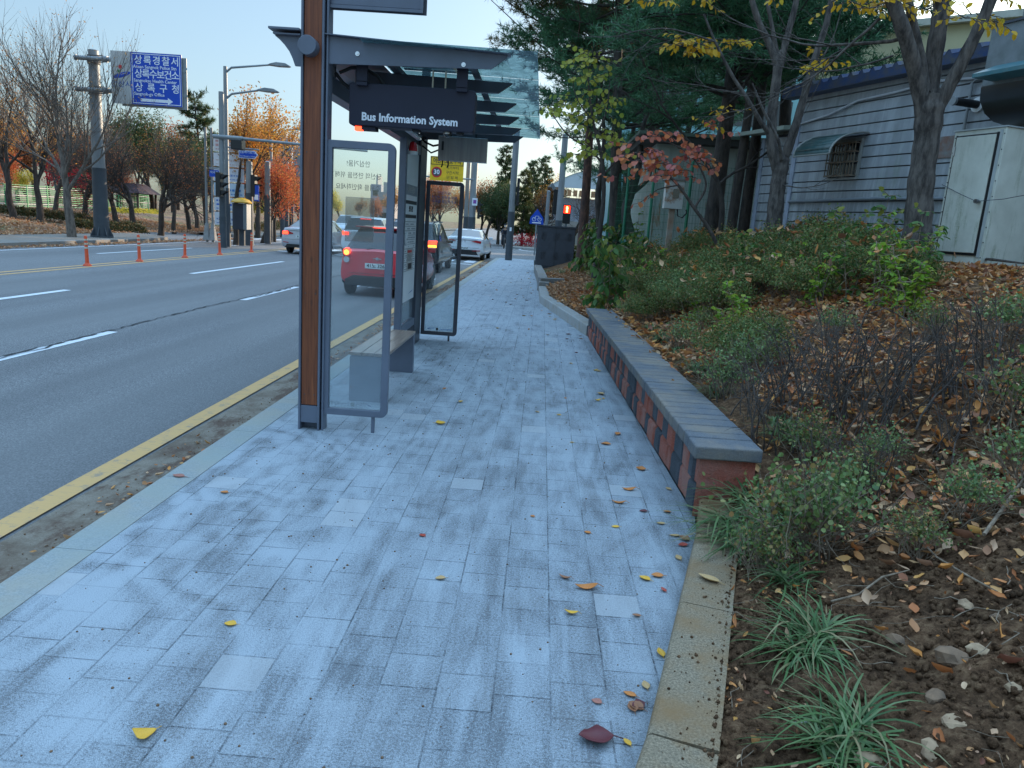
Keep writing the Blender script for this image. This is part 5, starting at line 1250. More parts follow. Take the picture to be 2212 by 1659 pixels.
text('Sangnok-gu Office', 0.165, (xm + 0.10, yl, zt1 - 0.79 * k_), M['white_letter'], SB_, align='LEFT', ext=0.003, bold=0.002, stretch=0.98)
q = MB(); za = zt1 - 0.905 * k_; x0 = xm + WS * 0.18; x1 = xm + WS * 0.82
q.add([(x0, yl, za - 0.055), (x1 - 0.2, yl, za - 0.055), (x1 - 0.2, yl, za - 0.13), (x1, yl, za), (x1 - 0.2, yl, za + 0.13), (x1 - 0.2, yl, za + 0.055), (x0, yl, za + 0.055)], [(0, 1, 2, 3, 4, 5, 6)])
q.build('arrow', M['white_letter'], SB_)
xc_ = (xl + xm) / 2
def disc(x, z, r, m, nm, sx_=1.0, tilt=0.0, y=YS - 0.024, par=SB_):
    q = MB(); pts = []
    for k in range(28):
        t = 2 * math.pi * k / 28; u, v = r * sx_ * math.cos(t), r * math.sin(t); pts.append((x + u * math.cos(tilt) - v * math.sin(tilt), y, z + u * math.sin(tilt) + v * math.cos(tilt)))
    q.add(pts, [tuple(range(28))]); return q.build(nm, m, par)
disc(xc_ - 0.02, zt1 - 0.30 * k_, 0.075, M['red'], 'emblem_red_dot'); disc(xc_ - 0.09, zt1 - 0.38 * k_, 0.05, M['green'], 'emblem_green_dot')
disc(xc_ + 0.03, zt1 - 0.45 * k_, 0.085, M['sign_blue'], 'emblem_ellipse', 4.2, 0.30); disc(xc_ + 0.12, zt1 - 0.435 * k_, 0.035, M['sign_white'], 'emblem_swoosh', 4.5, 0.42, YS - 0.027)
disc(xc_ + 0.08, zt1 - 0.452 * k_, 0.03, M['sign_blue'], 'emblem_core', 4.5, 0.36, YS - 0.030)
text('안산시', 0.27, (xc_ + 0.0, YS - 0.024, zt1 - 0.63 * k_), M['blue_letter'], SB_, ext=0.003, stretch=1.1)

# lamp and signal masts on the far footpath
def lamp_head(q, p, d=1):
    x, y, z = p
    q.prism([(x - 0.1 * d, z - 0.02), (x + 0.30 * d, z - 0.055), (x + 0.72 * d, z - 0.05), (x + 0.80 * d, z - 0.01), (x + 0.62 * d, z + 0.08), (x + 0.25 * d, z + 0.10), (x, z + 0.035)], 'y', y - 0.14, y + 0.14)
YM = 31.2
L1 = thing('street_lamp', 'grey twin armed street lamp beside the black traffic signal on the far footpath', 'street lamp', at_y(491, 505, YM))
xb = at_y(491, 505, YM).x; zt = at_y(483, 143, YM).z
q = MB(); q.tube([(xb, YM, 2.3), (xb, YM, zt)], [0.11, 0.075], 12); q.build('upper_pole', M['galv'], L1, smooth=True)
q = MB(); q.tube([(xb, YM, -0.1), (xb, YM, 2.3)], [0.15, 0.12], 12); q.build('lower_pole', M['pole_dark'], L1, smooth=True)
for (px0, py0, px1, py1) in ((484, 150, 585, 140), (485, 207, 560, 195)):
    a = at_y(px0, py0, YM); b = at_y(px1, py1, YM)
    q = MB(); q.tube([(xb, YM, a.z - 0.12), (xb + 0.25, YM, a.z + (b.z - a.z) * 0.3), (b.x, YM, b.z)], [0.05, 0.045, 0.035], 8); AR = q.build('lamp_arm', M['galv'], L1, smooth=True)
    q = MB(); lamp_head(q, (b.x, YM, b.z)); q.build('lamp_head', M['galv'], AR, bevel=0.02)
def signal_head(parent, x, y, z, n=3, s=0.30, facing='away', lit=None, name='signal_head'):
    """upright housing; facing 'right' shows the visors in profile"""
    q = MB()
    if facing == 'side': q.box(x - 0.11, x + 0.08, y - 0.16, y + 0.16, z, z + n * s)
    else: q.box(x - 0.17, x + 0.17, y - 0.1, y + 0.1, z, z + n * s)
    h = q.build(name, M['car_black'], parent, bevel=0.01)
    q = MB()
    for k in range(n):
        zc = z + (k + 0.5) * s
        if facing == 'side':
            q.add([(x + 0.08, y - 0.12, zc + 0.10), (x + 0.08, y + 0.12, zc + 0.10), (x + 0.34, y + 0.12, zc + 0.07), (x + 0.34, y - 0.12, zc + 0.07), (x + 0.08, y - 0.12, zc - 0.11), (x + 0.08, y + 0.12, zc - 0.11)], [(0, 1, 2, 3), (0, 3, 4), (1, 5, 2)])
        else:
            q.tube([(x, y - 0.10, zc), (x, y - 0.26, zc - 0.02)], [0.125, 0.13], 12, caps=False)
    q.build('visor', M['car_black'], h)
    return h
YN = 30.3
L2 = thing('signal_mast', 'dark signal mast with long overhanging arm and three lamp traffic light on the far footpath', 'signal mast', at_y(482, 511, YN))
xb2 = at_y(482, 511, YN).x; zt = at_y(477, 198, YN).z
q = MB(); q.tube([(xb2, YN, 2.1), (xb2, YN, zt)], [0.115, 0.10], 12); q.build('upper_pole', M['galv'], L2, smooth=True)
q = MB(); q.tube([(xb2, YN, -0.1), (xb2, YN, 2.1)], [0.145, 0.125], 12)
for z in (0.9, 1.0, 1.1): q.tube([(xb2, YN, z), (xb2, YN, z + 0.03)], 0.15, 12)
q.build('lower_pole', M['pole_dark'], L2, smooth=True)
a = at_y(477, 297, YN); b = at_y(660, 319, YN)
q = MB(); q.tube([(xb2 - 0.3, YN - 0.1, a.z + 0.02), (xb2 + 0.9, YN - 0.12, a.z)], 0.085, 10); q.tube([(xb2 + 0.9, YN - 0.12, a.z), (b.x + 2.5, YN - 0.12, b.z + 0.02)], [0.06, 0.045], 10); q.build('mast_arm', M['galv'], L2, smooth=True)
q = MB(); a = at_y(517, 312, YN); q.box(a.x - 0.22, a.x + 0.22, YN - 0.35, YN + 0.1, a.z - 0.22, a.z + 0.16); q.build('camera_box', M['car_black'], L2, bevel=0.03)
a = at_y(479, 425, YN); signal_head(L2, xb2 + 0.02, YN - 0.3, a.z, 3, 0.31, 'side')
# street name plate on its own bracket
a0 = at_y(516, 341, YN + 0.8); a1 = at_y(557, 324, YN + 0.8)
SN = thing('street_name_sign', 'blue arrow shaped street name sign on a thin arm of the lamp mast', 'street sign', a0)
q = MB(); x0, x1, z0, z1 = a0.x, a1.x, a0.z, a1.z - 0.05; q.prism([(x0, z0), (x1 - 0.13, z0), (x1, (z0 + z1) / 2), (x1 - 0.13, z1), (x0, z1)], 'y', a0.y - 0.015, a0.y + 0.015); pl = q.build('plate', M['white_letter'], SN)
q = MB(); e = 0.025; q.prism([(x0 + e, z0 + e), (x1 - 0.13 - e * 0.4, z0 + e), (x1 - e * 1.3, (z0 + z1) / 2), (x1 - 0.13 - e * 0.4, z1 - e), (x0 + e, z1 - e)], 'y', a0.y - 0.022, a0.y - 0.016); q.build('blue_face', M['sign_blue'], pl)
text('차돌배기로1길', 0.125, (x0 + 0.37, a0.y - 0.024, z0 + 0.235), M['white_letter'], pl, ext=0.001); text('Chadolbaegi-ro 1(il)-gil', 0.065, (x0 + 0.36, a0.y - 0.024, z0 + 0.085), M['white_letter'], pl, ext=0.001)
q = MB(); q.tube([(xb, YM - 0.02, z1 + 0.09), (x1 + 0.05, a0.y, z1 + 0.06)], 0.03, 8); q.box(x0 + 0.1, x0 + 0.14, a0.y - 0.01, a0.y + 0.01, z1, z1 + 0.08); q.build('bracket_arm', M['galv'], SN)
a0 = at_y(455, 345 + 0, 33.0)
SN2 = thing('street_name_sign', 'small rounded blue street name sign between the banner rack and the signal mast', 'street sign', a0)
a0 = at_y(457, 346, 31.8); a1 = at_y(466, 338, 31.8)
q = MB(); x0, x1 = at_y(457.5, 350, 31).x - 0.1, at_y(470, 350, 31).x + 0.05; z1_ = at_y(460, 333, 31).z - 0.62; q.prism(round_rect(x0, x1, z1_ - 0.27, z1_, 0.04, 4), 'y', 30.98, 31.0); pl = q.build('plate', M['sign_blue'], SN2)
text('석곡로', 0.12, ((x0 + x1) / 2, 30.975, z1_ - 0.10), M['white_letter'], pl, ext=0.001)
q = MB(); q.tube([(x0 - 0.02, 31.02, z1_ + 0.06), (xb2, YN + 0.1, z1_ + 0.03)], 0.025, 8); q.build('bracket_arm', M['galv'], SN2)

# public banner rack
BRK = thing('banner_rack', 'tall steel rack of six printed community banners standing on the park edge', 'banner rack', at_y(447, 497, 34))
YB_ = 34.0
xa, xbb = at_y(447, 497, YB_).x, at_y(494, 497, YB_).x
for x in (xa, xa + 0.28, xbb + 0.9):
    q = MB(); q.tube([(x, YB_, -0.1), (x, YB_, at_y(445, 275, YB_).z)], 0.055, 10); q.build('rack_post', M['galv'], BRK, smooth=True)
q = MB()
for x in (xa, xa + 0.28): q.add([(x - 0.14, YB_ - 0.14, 0.0), (x + 0.14, YB_ - 0.14, 0.0), (x + 0.14, YB_ + 0.14, 0.0), (x - 0.14, YB_ + 0.14, 0.0), (x - 0.06, YB_ - 0.06, 0.75), (x + 0.06, YB_ - 0.06, 0.75), (x + 0.06, YB_ + 0.06, 0.75), (x - 0.06, YB_ + 0.06, 0.75)], [(4, 5, 6, 7), (0, 1, 5, 4), (1, 2, 6, 5), (2, 3, 7, 6), (3, 0, 4, 7)])
q.build('foot_shroud', M['concrete'], BRK)
bw = xbb + 0.75 - (xa + 0.38)
cols = [((0.55, 0.30, 0.28), (0.66, 0.62, 0.60)), ((0.60, 0.50, 0.48), (0.66, 0.66, 0.68)), ((0.20, 0.30, 0.55), (0.62, 0.65, 0.72)), ((0.05, 0.20, 0.50), (0.50, 0.62, 0.72)), ((0.03, 0.13, 0.55), (0.62, 0.64, 0.68)), ((0.20, 0.25, 0.45), (0.66, 0.68, 0.72))]
words_ = ['안전한 우리동네', '시민과 함께', '스마트 안내', '어린이 보호', '교통안전 캠페인', '가을 축제']
zt = at_y(460, 297, YB_).z; zb_ = at_y(460, 488, YB_).z; hh = (zt - zb_) / 6
for k, (c1, c2) in enumerate(cols):
    z1 = zt - k * hh; z0 = z1 - hh + 0.07
    q = MB(); q.box(xa + 0.38, xa + 0.38 + bw, YB_ - 0.05, YB_ - 0.04, z0, z1); bn = q.build('banner', pm('banner cloth %d' % k, c2, 0.7, 0, tuple(v * 0.85 for v in c2), 1.5), BRK)
    ink = pm('banner ink %d' % k, c1, 0.7)
    q = MB(); rr = random.Random(k)
    for r in range(3):
        x = xa + 0.48
        while x < xa + 0.2 + bw:
            w = rr.uniform(0.06, 0.14); h = rr.uniform(0.06, 0.10) if r < 2 else 0.04; zc = z1 - 0.13 - r * (z1 - z0) / 3.3
            if r or k in (0, 4): q.add([(x, YB_ - 0.053, zc - h / 2), (x + w, YB_ - 0.053, zc - h / 2), (x + w, YB_ - 0.053, zc + h / 2), (x, YB_ - 0.053, zc + h / 2)], [(0, 1, 2, 3)])
            x += w + 0.035
    q.build('printed_lines', ink, bn)
    q = MB(); q.box(xa + 0.0, xa + 0.38 + bw + 0.1, YB_ - 0.035, YB_ - 0.02, z1 + 0.01, z1 + 0.03); q.build('rail', M['dark_steel'], BRK)

# yellow capped kiosk box
KB = thing('sand_box', 'dark box on a pedestal with a yellow domed lid by the far kerb', 'roadside box', at_y(520, 505, 32))
Yk = 32.0; xk = at_y(523, 505, Yk).x
q = MB(); q.tube([(xk, Yk, -0.05), (xk, Yk, 0.62)], 0.13, 12); q.build('pedestal', M['pole_dark'], KB)
q = MB(); q.box(xk - 0.32, xk + 0.14, Yk - 0.25, Yk + 0.25, 0.62, 1.72); KBB = q.build('box', M['dark_steel'], KB, bevel=0.02)
q = MB(); q.box(xk + 0.144, xk + 0.30, Yk - 0.25, Yk + 0.25, 0.64, 1.70); q.build('side_locker', M['galv'], KB, bevel=0.01)
q = MB(); q.tube([(xk - 0.02, Yk, 1.74), (xk - 0.02, Yk, 1.78), (xk - 0.02, Yk, 1.88), (xk - 0.02, Yk, 1.94), (xk - 0.02, Yk, 1.96)], [0.42, 0.43, 0.33, 0.16, 0.02], 16); q.build('yellow_lid', pm('yellow lid', (0.70, 0.38, 0.02), 0.4), KB, smooth=True)

# further poles
fars = [('street_pole', 'concrete pole behind the yellow lidded box', 539, 500, 350, 33.5, 0.17, 2.2), ('street_pole', 'grey pole between two leaning trunks, nearer of the close pair', 578, 500, 350, 36.5, 0.16, 2.2),
        ('street_pole', 'slim grey pole just right of the paired pole', 585, 498, 300, 38.5, 0.10, 2.0), ('street_pole', 'pale pole beyond the orange tree', 619, 495, 350, 50, 0.16, 2.2),
        ('street_pole', 'thin pale pole right of the pale one beyond the orange tree', 631, 493, 365, 56, 0.13, 2.2)]
for nm, lb, x, yb_, yt_, Y, r, zd in fars:
    p = at_y(x, yb_, Y); pole(nm, lb, p.x, Y, 0, at_y(x, yt_, Y).z, r, r * 0.8, zd)
p = at_y(539, 400, 33.2); SG2 = thing('traffic_signal', 'side view black traffic signal on the concrete pole behind the box', 'traffic light', p); signal_head(SG2, p.x + 0.25, 33.1, at_y(545, 425, 33.2).z, 3, 0.31, 'side')
p = at_y(544, 425, 33.0); NS = thing('narrow_notice', 'narrow blue and white vertical notice on the concrete pole', 'notice', p); q = MB(); q.box(p.x + 0.10, p.x + 0.33, 32.96, 32.98, at_y(545, 434, 33).z, at_y(545, 400, 33).z); q.build('notice_board', M['sign_blue'], NS); q = MB(); q.box(p.x + 0.13, p.x + 0.30, 32.95, 32.958, at_y(545, 431, 33).z, at_y(545, 420, 33).z); q.build('white_panel', M['white_letter'], NS)
# lamp and sign backs just left of the shelter post
Yr = 46.0
RP = pole('street_lamp', 'distant grey street lamp whose arms appear left of the shelter post', at_y(610, 490, Yr).x, Yr, 0, at_y(608, 300, Yr).z, 0.13, 0.09, 2.2, 'street lamp')
a = at_y(610, 283, Yr); b = at_y(636, 279, Yr)
q = MB(); q.tube([(at_y(610, 490, Yr).x, Yr, a.z), (b.x, Yr, b.z)], 0.045, 8); q.tube([(a.x, Yr, a.z), (a.x, Yr, at_y(608, 300, Yr).z)], 0.09, 8); ar = q.build('lamp_arm', M['galv'], RP, smooth=True); q = MB(); lamp_head(q, (b.x, Yr, b.z)); q.build('lamp_head', M['galv'], ar)
a = at_y(622, 350, 40); RS = thing('sign_backs', 'round and rectangular sign backs on double bars left of the shelter post', 'sign back', a)
bx0 = at_y(620, 358, 40); q = MB(); q.tube([(at_y(636, 345, 40).x, 40, at_y(640, 346, 40).z), (at_y(700, 345, 40).x, 40, at_y(700, 350, 40).z)], 0.035, 8); q.tube([(at_y(636, 356, 40).x, 40, at_y(640, 356, 40).z), (at_y(700, 345, 40).x, 40, at_y(700, 360, 40).z)], 0.035, 8); q.build('bar', M['galv'], RS)
c = at_y(648, 347, 39.9); q = MB(); q.tube([(c.x + 0.12, 39.9, c.z), (c.x + 0.12, 39.93, c.z)], 0.30, 24); q.build('round_plate', M['galv'], RS); q = MB(); q.box(c.x - 0.2, c.x + 0.42, 39.9, 39.93, c.z - 0.80, c.z - 0.36); q.build('square_plate', M['galv'], RS)
RSP = pole('street_pole', 'grey pole holding the sign backs behind the shelter post', at_y(690, 480, 40).x, 40.1, 0, 7.2, 0.13, 0.1, 2.2)

# poles right of the shelter
pole('street_pole', 'large grey pole with dark lower half rising at the end of the footpath', -1.47, 34.9, 0, 5.75, 0.155, 0.14, 2.2)
q0 = thing('pole_notice', 'small white sticker on the dark pole at the end of the footpath', 'sticker', (-1.45, 34.7, 1.5)); q = MB(); q.box(-1.50, -1.41, 34.715, 34.722, 1.33, 1.5); q.build('sheet', M['white_letter'], q0)
q0 = thing('pole_box', 'small black box strapped to the right side of the end pole', 'signal box', (-1.25, 34.9, 2.7)); q = MB(); q.box(-1.30, -1.18, 34.8, 35.05, 2.5, 3.7); q.build('casing', M['car_black'], q0)
pole('street_pole', 'pale galvanised pole with dark foot behind the utility cabinet', at_y(1205, 500, 39).x, 39, -0.1, at_y(1214, 290, 39).z, 0.17, 0.15, 2.0)
pole('street_pole', 'short slim grey pole left of the pale galvanised one', at_y(1179, 500, 41).x, 41, -0.1, at_y(1183, 413, 41).z, 0.11, 0.10, 1.7)
p = at_y(1199, 463, 39.5); SG = thing('pedestrian_signal', 'black pedestrian signal seen from the side by the pale pole', 'pedestrian signal', p); q = MB(); q.box(p.x - 0.16, p.x + 0.06, 39.3, 39.7, p.z, p.z + 1.25); h = q.build('signal_head', M['car_black'], SG, bevel=0.02); q = MB(); q.bar((p.x - 0.12, 39.3, p.z + 1.25), (p.x - 0.32, 39.2, p.z + 1.5), 0.03, 0.18); q.build('visor', M['galv'], h)
p = at_y(1225, 452, 42); RM = thing('pedestrian_signal', 'pedestrian signal showing a lit red standing figure among the trees', 'pedestrian signal', p)
q = MB(); q.box(p.x - 0.21, p.x + 0.21, 42, 42.2, p.z - 0.78, p.z + 0.25); h = q.build('signal_head', M['car_black'], RM); q = MB(); q.box(p.x - 0.17, p.x + 0.17, 41.985, 41.998, p.z - 0.22, p.z + 0.20); q.build('red_lens', glow('lit red lens', (1.0, 0.03, 0.01), 1.6), h)
q = MB(); q.add([(p.x + u, 41.98, p.z + v) for u, v in ((-0.05, -0.17), (0.05, -0.17), (0.04, -0.02), (0.06, 0.08), (0.03, 0.11), (0.03, 0.16), (-0.03, 0.16), (-0.03, 0.11), (-0.06, 0.08), (-0.04, -0.02))], [tuple(range(10))]); q.build('standing_figure', glow('lit figure', (1.0, 0.5, 0.1), 5), h)
q = MB(); q.tube([(p.x, 42.3, -0.1), (p.x, 42.3, p.z + 0.2)], 0.07, 10); q.build('upper_pole', M['galv'], RM)
p = at_y(1160, 468, 43); BS = thing('cycle_sign', 'blue pentagonal cycle crossing sign above the utility cabinet', 'cycle sign', (p.x, 43, 0))
q = MB(); q.prism([(p.x - 0.40, p.z - 0.42), (p.x + 0.40, p.z - 0.42), (p.x + 0.36, p.z - 0.05), (p.x, p.z + 0.42), (p.x - 0.36, p.z - 0.05)], 'y', 43, 43.03); pl = q.build('plate', M['sign_blue'], BS)
q = MB()
for s_ in (-1, 1): q.tube([(p.x + 0.15 * s_ + 0.10 * math.cos(t), 42.99, p.z - 0.15 + 0.10 * math.sin(t)) for t in [2 * math.pi * k / 14 for k in range(15)]], 0.014, 5, caps=False)
q.tube([(p.x - 0.15, 42.99, p.z - 0.15), (p.x - 0.06, 42.99, p.z + 0.03), (p.x + 0.1, 42.99, p.z + 0.03), (p.x + 0.15, 42.99, p.z - 0.15)], 0.014, 5); q.box(p.x - 0.25, p.x + 0.25, 42.98, 42.995, p.z - 0.37, p.z - 0.31)
q.build('cycle_symbol', M['white_letter'], pl); q = MB(); q.tube([(p.x, 43.06, 0), (p.x, 43.06, p.z)], 0.04, 8); q.build('upper_pole', M['galv'], BS)
# school zone gantry
Yg = 59.0; xg = at_y(1018, 495, Yg).x
GA = pole('signal_mast', 'large grey mast across the junction carrying the yellow school zone sign', xg, Yg, 0, 9.0, 0.28, 0.24, 2.0, 'signal mast')
g0 = at_y(928, 392, Yg - 0.4); g1 = at_y(1003, 338, Yg - 0.4)
q = MB(); q.tube([(xg, Yg - 0.25, at_y(1018, 388, Yg).z), (g0.x - 1.2, Yg - 0.25, at_y(920, 381, Yg).z)], 0.06, 8); q.build('mast_arm', M['galv'], GA, smooth=True)
zl, zh = at_y(965, 391, Yg - 0.4).z, at_y(965, 339, Yg - 0.4).z
q = MB(); q.box(g0.x, g1.x, Yg - 0.42, Yg - 0.40, zl, zh); YSN = q.build('school_zone_sign', M['sign_yellow'], GA)
w_ = g1.x - g0.x; q = MB(); zt_ = zh - 0.03
for a_, b_, c_, d_ in ((g0.x + 0.03, g1.x - 0.03, zt_ - 0.05, zt_), (g0.x + 0.03, g1.x - 0.03, zt_ - 0.58, zt_ - 0.54), (g0.x + 0.03, g0.x + 0.08, zt_ - 0.54, zt_ - 0.05), (g1.x - 0.08, g1.x - 0.03, zt_ - 0.54, zt_ - 0.05)): q.box(a_, b_, Yg - 0.432, Yg - 0.424, c_, d_)
q.build('black_border', M['black_letter'], YSN)
text('어린이보호구역', 0.42, (g0.x + w_ / 2, Yg - 0.43, zt_ - 0.30), M['black_letter'], YSN, ext=0.003, stretch=0.8, bold=0.01)
zc = zl + (zt_ - 0.58 - zl) * 0.5 + 0.03
disc(g0.x + w_ * 0.2, zc, 0.40, M['red'], 'red_ring', 1, 0, Yg - 0.426, YSN); disc(g0.x + w_ * 0.2, zc, 0.30, M['pole_dark'], 'dark_disc', 1, 0, Yg - 0.43, YSN)
text('30', 0.46, (g0.x + w_ * 0.2, Yg - 0.436, zc), M['white_letter'], YSN, ext=0.002, bold=0.01)
for k, s_ in enumerate(('여기부터', '구간시작', '단 일 제')): text(s_, 0.27, (g0.x + w_ * 0.67, Yg - 0.426, zc + 0.36 - k * 0.36), M['black_letter'], YSN, ext=0.002)
signal_head(GA, xg + 0.55, Yg - 0.3, at_y(1025, 472, Yg).z, 3, 0.42, 'side')
q = MB(); p = at_y(1024, 437, Yg); q.box(p.x - 0.1, p.x + 0.3, Yg - 0.5, Yg - 0.47, p.z - 0.25, p.z + 0.3); pb = q.build('small_plate', M['white_letter'], GA); q = MB(); q.box(p.x - 0.02, p.x + 0.22, Yg - 0.52, Yg - 0.505, p.z - 0.1, p.z + 0.18); q.build('purple_mark', pm('purple mark', (0.25, 0.08, 0.35), 0.5), pb)
pole('street_pole', 'slimmer pale pole just left of the school zone mast', at_y(1005, 495, Yg + 1).x, Yg + 1, 0, 9.5, 0.18, 0.15, 2.0)
for (x, lbl) in ((990, 'thin signpost left of the school zone mast'),): pass

# orange lane posts
BP = []
ob = None
for i, (x, y, lb) in enumerate(((165, 573, 'nearest orange lane post, opposite the big bare tree'), (300, 565, 'second orange lane post, under the direction sign'), (403, 557, 'middle orange lane post of the row of five'), (484, 551, 'fourth orange lane post, in front of the signal mast'), (549, 545, 'farthest orange lane post, just left of the silver car'))):
    p = at_z(x, y, -0.15); p.x = -11.49
    if ob is None:
        t = thing('lane_post', lb, 'lane post', (0, 0, 0), 'orange flexible lane posts on the centre line')
        q = MB(); q.tube([(0, 0, 0.0), (0, 0, 0.03), (0, 0, 0.07), (0, 0, 0.10), (0, 0, 0.74), (0, 0, 0.76)], [0.105, 0.10, 0.055, 0.046, 0.038, 0.028], 20); q.build('body', M['orange_post'], t, smooth=True)
        for z in (0.44, 0.54, 0.64):
            q = MB(); q.tube([(0, 0, z), (0, 0, z + 0.045)], [0.0430, 0.0425], 20, caps=False); q.build('reflective_band', M['reflector'], t, smooth=True)
        ob = t
    else: t = copy_tree(ob); t['label'] = lb
    t.location = (p.x, p.y, -0.15)
    t.rotation_euler = (R_.uniform(-0.03, 0.03), R_.uniform(-0.03, 0.03), R_.uniform(0, 3))
# ================================================================== VEHICLES
def catmull(P, k):
    P = np.asarray(P, float); Q = np.vstack([2 * P[0] - P[1], P, 2 * P[-1] - P[-2]]); out = []
    for i in range(len(P) - 1):
        a, b, c, d = Q[i], Q[i + 1], Q[i + 2], Q[i + 3]
        for j in range(k):
            t = j / k; out.append(0.5 * (2 * b + (c - a) * t + (2 * a - 5 * b + 4 * c - d) * t * t + (3 * b - a - 3 * c + d) * t ** 3))
    out.append(P[-1]); return np.array(out)
def make_car(name, label, cat, St, W, paint, wheels, wr, lamps, plate, plate_z, extra=None, loc=(0, 0), rz=0.0, front=False):
    """St rows: y, z bottom, z belt, half width factor low, factor belt, cabin flag, z top, factor top. origin: rear centre on the road"""
    T = thing(name, label, cat, (0, 0, 0))
    hw = W / 2; prof = []
    for (y, zb, zt, fl, fb, cab, zr, fr_) in St:
        prof.append([(hw * fl * 0.86, y, zb), (hw * fl, y, zb + 0.10), (hw * max(fl, fb) * 1.0, y, (zb + zt) / 2 + 0.05), (hw * fb * 0.985, y, zt), (hw * fr_ , y, zr - 0.05 if cab else zr - 0.012), (hw * fr_ * 0.80, y, zr), (0, y, zr + 0.02)])
    prof = np.array(prof)                       # stations x 7 x 3
    k = 3
    A_ = np.stack([catmull(prof[:, j], k) for j in range(7)], 1)
    kk = 3; B_ = np.stack([catmull(A_[i], kk) for i in range(len(A_))], 0)
    ns, nj = B_.shape[:2]
    body = MB(); rear = MB(); side = MB(); wind = MB()
    vid = {}
    def vtx(mb, i, j, s):
        key = (id(mb), i, j, s)
        if key not in vid:
            v = B_[i, j]; mb.V.append((v[0] * s, v[1], v[2])); vid[key] = len(mb.V) - 1
        return vid[key]
    for s in (-1, 1):
        for i in range(ns - 1):
            si = i // k; c0, c1 = St[si][5], St[min(si + 1, len(St) - 1)][5]
            for j in range(nj - 1):
                pj = j // kk
                if c0 and c1 and pj == 3 and 0 < (j % kk) + 1: mb = side
                elif c0 != c1 and pj >= 4: mb = wind if c0 else rear
                elif c0 != c1 and pj == 3 and j % kk >= 1: mb = wind if c0 else rear
                else: mb = body
                q = [vtx(mb, i, j, s), vtx(mb, i + 1, j, s), vtx(mb, i + 1, j + 1, s), vtx(mb, i, j + 1, s)]
                mb.F.append(tuple(q))
    for i in (0, ns - 1):
        q = [vtx(body, i, j, 1) for j in range(nj)] + [vtx(body, i, j, -1) for j in range(nj - 2, -1, -1)]; body.F.append(tuple(q))
    for a, b in ((wheels[0], 1), (wheels[1], 1)): pass
    BO = body.build('body', M[paint], T, smooth=True, angle=50)
    gw = [rear.build('rear_window', M['car_glass'], T, smooth=True)]
    wind.build('windscreen', M['car_glass'], T, smooth=True)
    side.build('side_windows', M['car_glass'], T, smooth=True)
    for wy in wheels:
        for s in (-1, 1):
            x = s * (hw - 0.10)
            q = MB(); q.tube([(x - 0.09 * 1, wy, wr), (x - 0.10 + 0.03, wy, wr), (x + 0.07, wy, wr), (x + 0.095, wy, wr)], [wr - 0.03, wr, wr, wr - 0.03], 28); wh = q.build('wheel', M['tyre'], T, smooth=True)
            q = MB(); xo = x + s * 0.098; q.tube([(xo - s * 0.005, wy, wr), (xo + s * 0.004, wy, wr)], wr * 0.62, 24); q.build('rim', M['rim'], wh)
            q = MB()
            for a in range(5): t = 2 * math.pi * a / 5; q.tube([(xo + s * 0.008, wy + math.cos(t) * wr * 0.38, wr + math.sin(t) * wr * 0.38)] * 1 + [(xo + s * 0.006, wy + math.cos(t) * wr * 0.381, wr + math.sin(t) * wr * 0.38)], 0.045, 8)
            q.build('rim_openings', M['car_black'], wh)
            q = MB(); arc = [(s * (hw + 0.004), wy + (wr + 0.065) * math.cos(t), wr + (wr + 0.065) * math.sin(t)) for t in [math.pi * m_ / 16 for m_ in range(17)]]
            q.add(arc + [(s * (hw + 0.004), wy, wr * 0.55)], [(m_, m_ + 1, 17) for m_ in range(16)]); q.build('wheel_arch', M['car_black'], T)
    for (nm, mat, pts, y0, y1) in lamps:
        for s in (-1, 1):
            q = MB(); q.prism([(s * x, z) for x, z in pts], 'y', y0, y1); q.build(nm, M[mat], T, bevel=0.006)
    if plate:
        q = MB(); q.box(-0.26, 0.26, -0.032, -0.022, plate_z, plate_z + 0.115); pl = q.build('licence_plate', M['plate'], T, bevel=0.004)
        text(plate, 0.105, (0, -0.034, plate_z + 0.058), M['black_letter'], pl, ext=0.0008, bold=0.0025)
    for s in (-1, 1):
        my = next(r[0] for r in St[::-1] if r[5]) - 0.15; q = MB(); q.box(s * (hw - 0.03) - 0.02 * 0, s * (hw + 0.16), my, my + 0.10, 0.96, 1.08) if s > 0 else q.box(s * (hw + 0.16), s * (hw - 0.03), my, my + 0.10, 0.96, 1.08); q.build('door_mirror', M[paint], T, bevel=0.03, seg=3)
    if extra: extra(T)
    T.location = (loc[0], loc[1], -0.15); T.rotation_euler = (0, 0, rz)
    return T
SED = [(0.00, 0.32, 0.98, 0.88, 0.80, 0, 1.02, 0.70), (0.10, 0.26, 1.00, 0.97, 0.88, 0, 1.055, 0.76), (0.50, 0.24, 0.99, 1.0, 0.94, 0, 1.085, 0.80), (1.25, 0.22, 0.97, 1.0, 0.96, 1, 1.37, 0.66), (1.9, 0.22, 0.96, 1.0, 0.97, 1, 1.42, 0.70), (2.5, 0.22, 0.95, 1.0, 0.97, 1, 1.40, 0.70), (2.95, 0.22, 0.94, 1.0, 0.97, 1, 1.32, 0.68), (3.6, 0.22, 0.90, 1.0, 0.96, 0, 0.98, 0.80), (4.2, 0.24, 0.78, 0.98, 0.90, 0, 0.84, 0.72), (4.5, 0.30, 0.62, 0.84, 0.74, 0, 0.68, 0.6)]
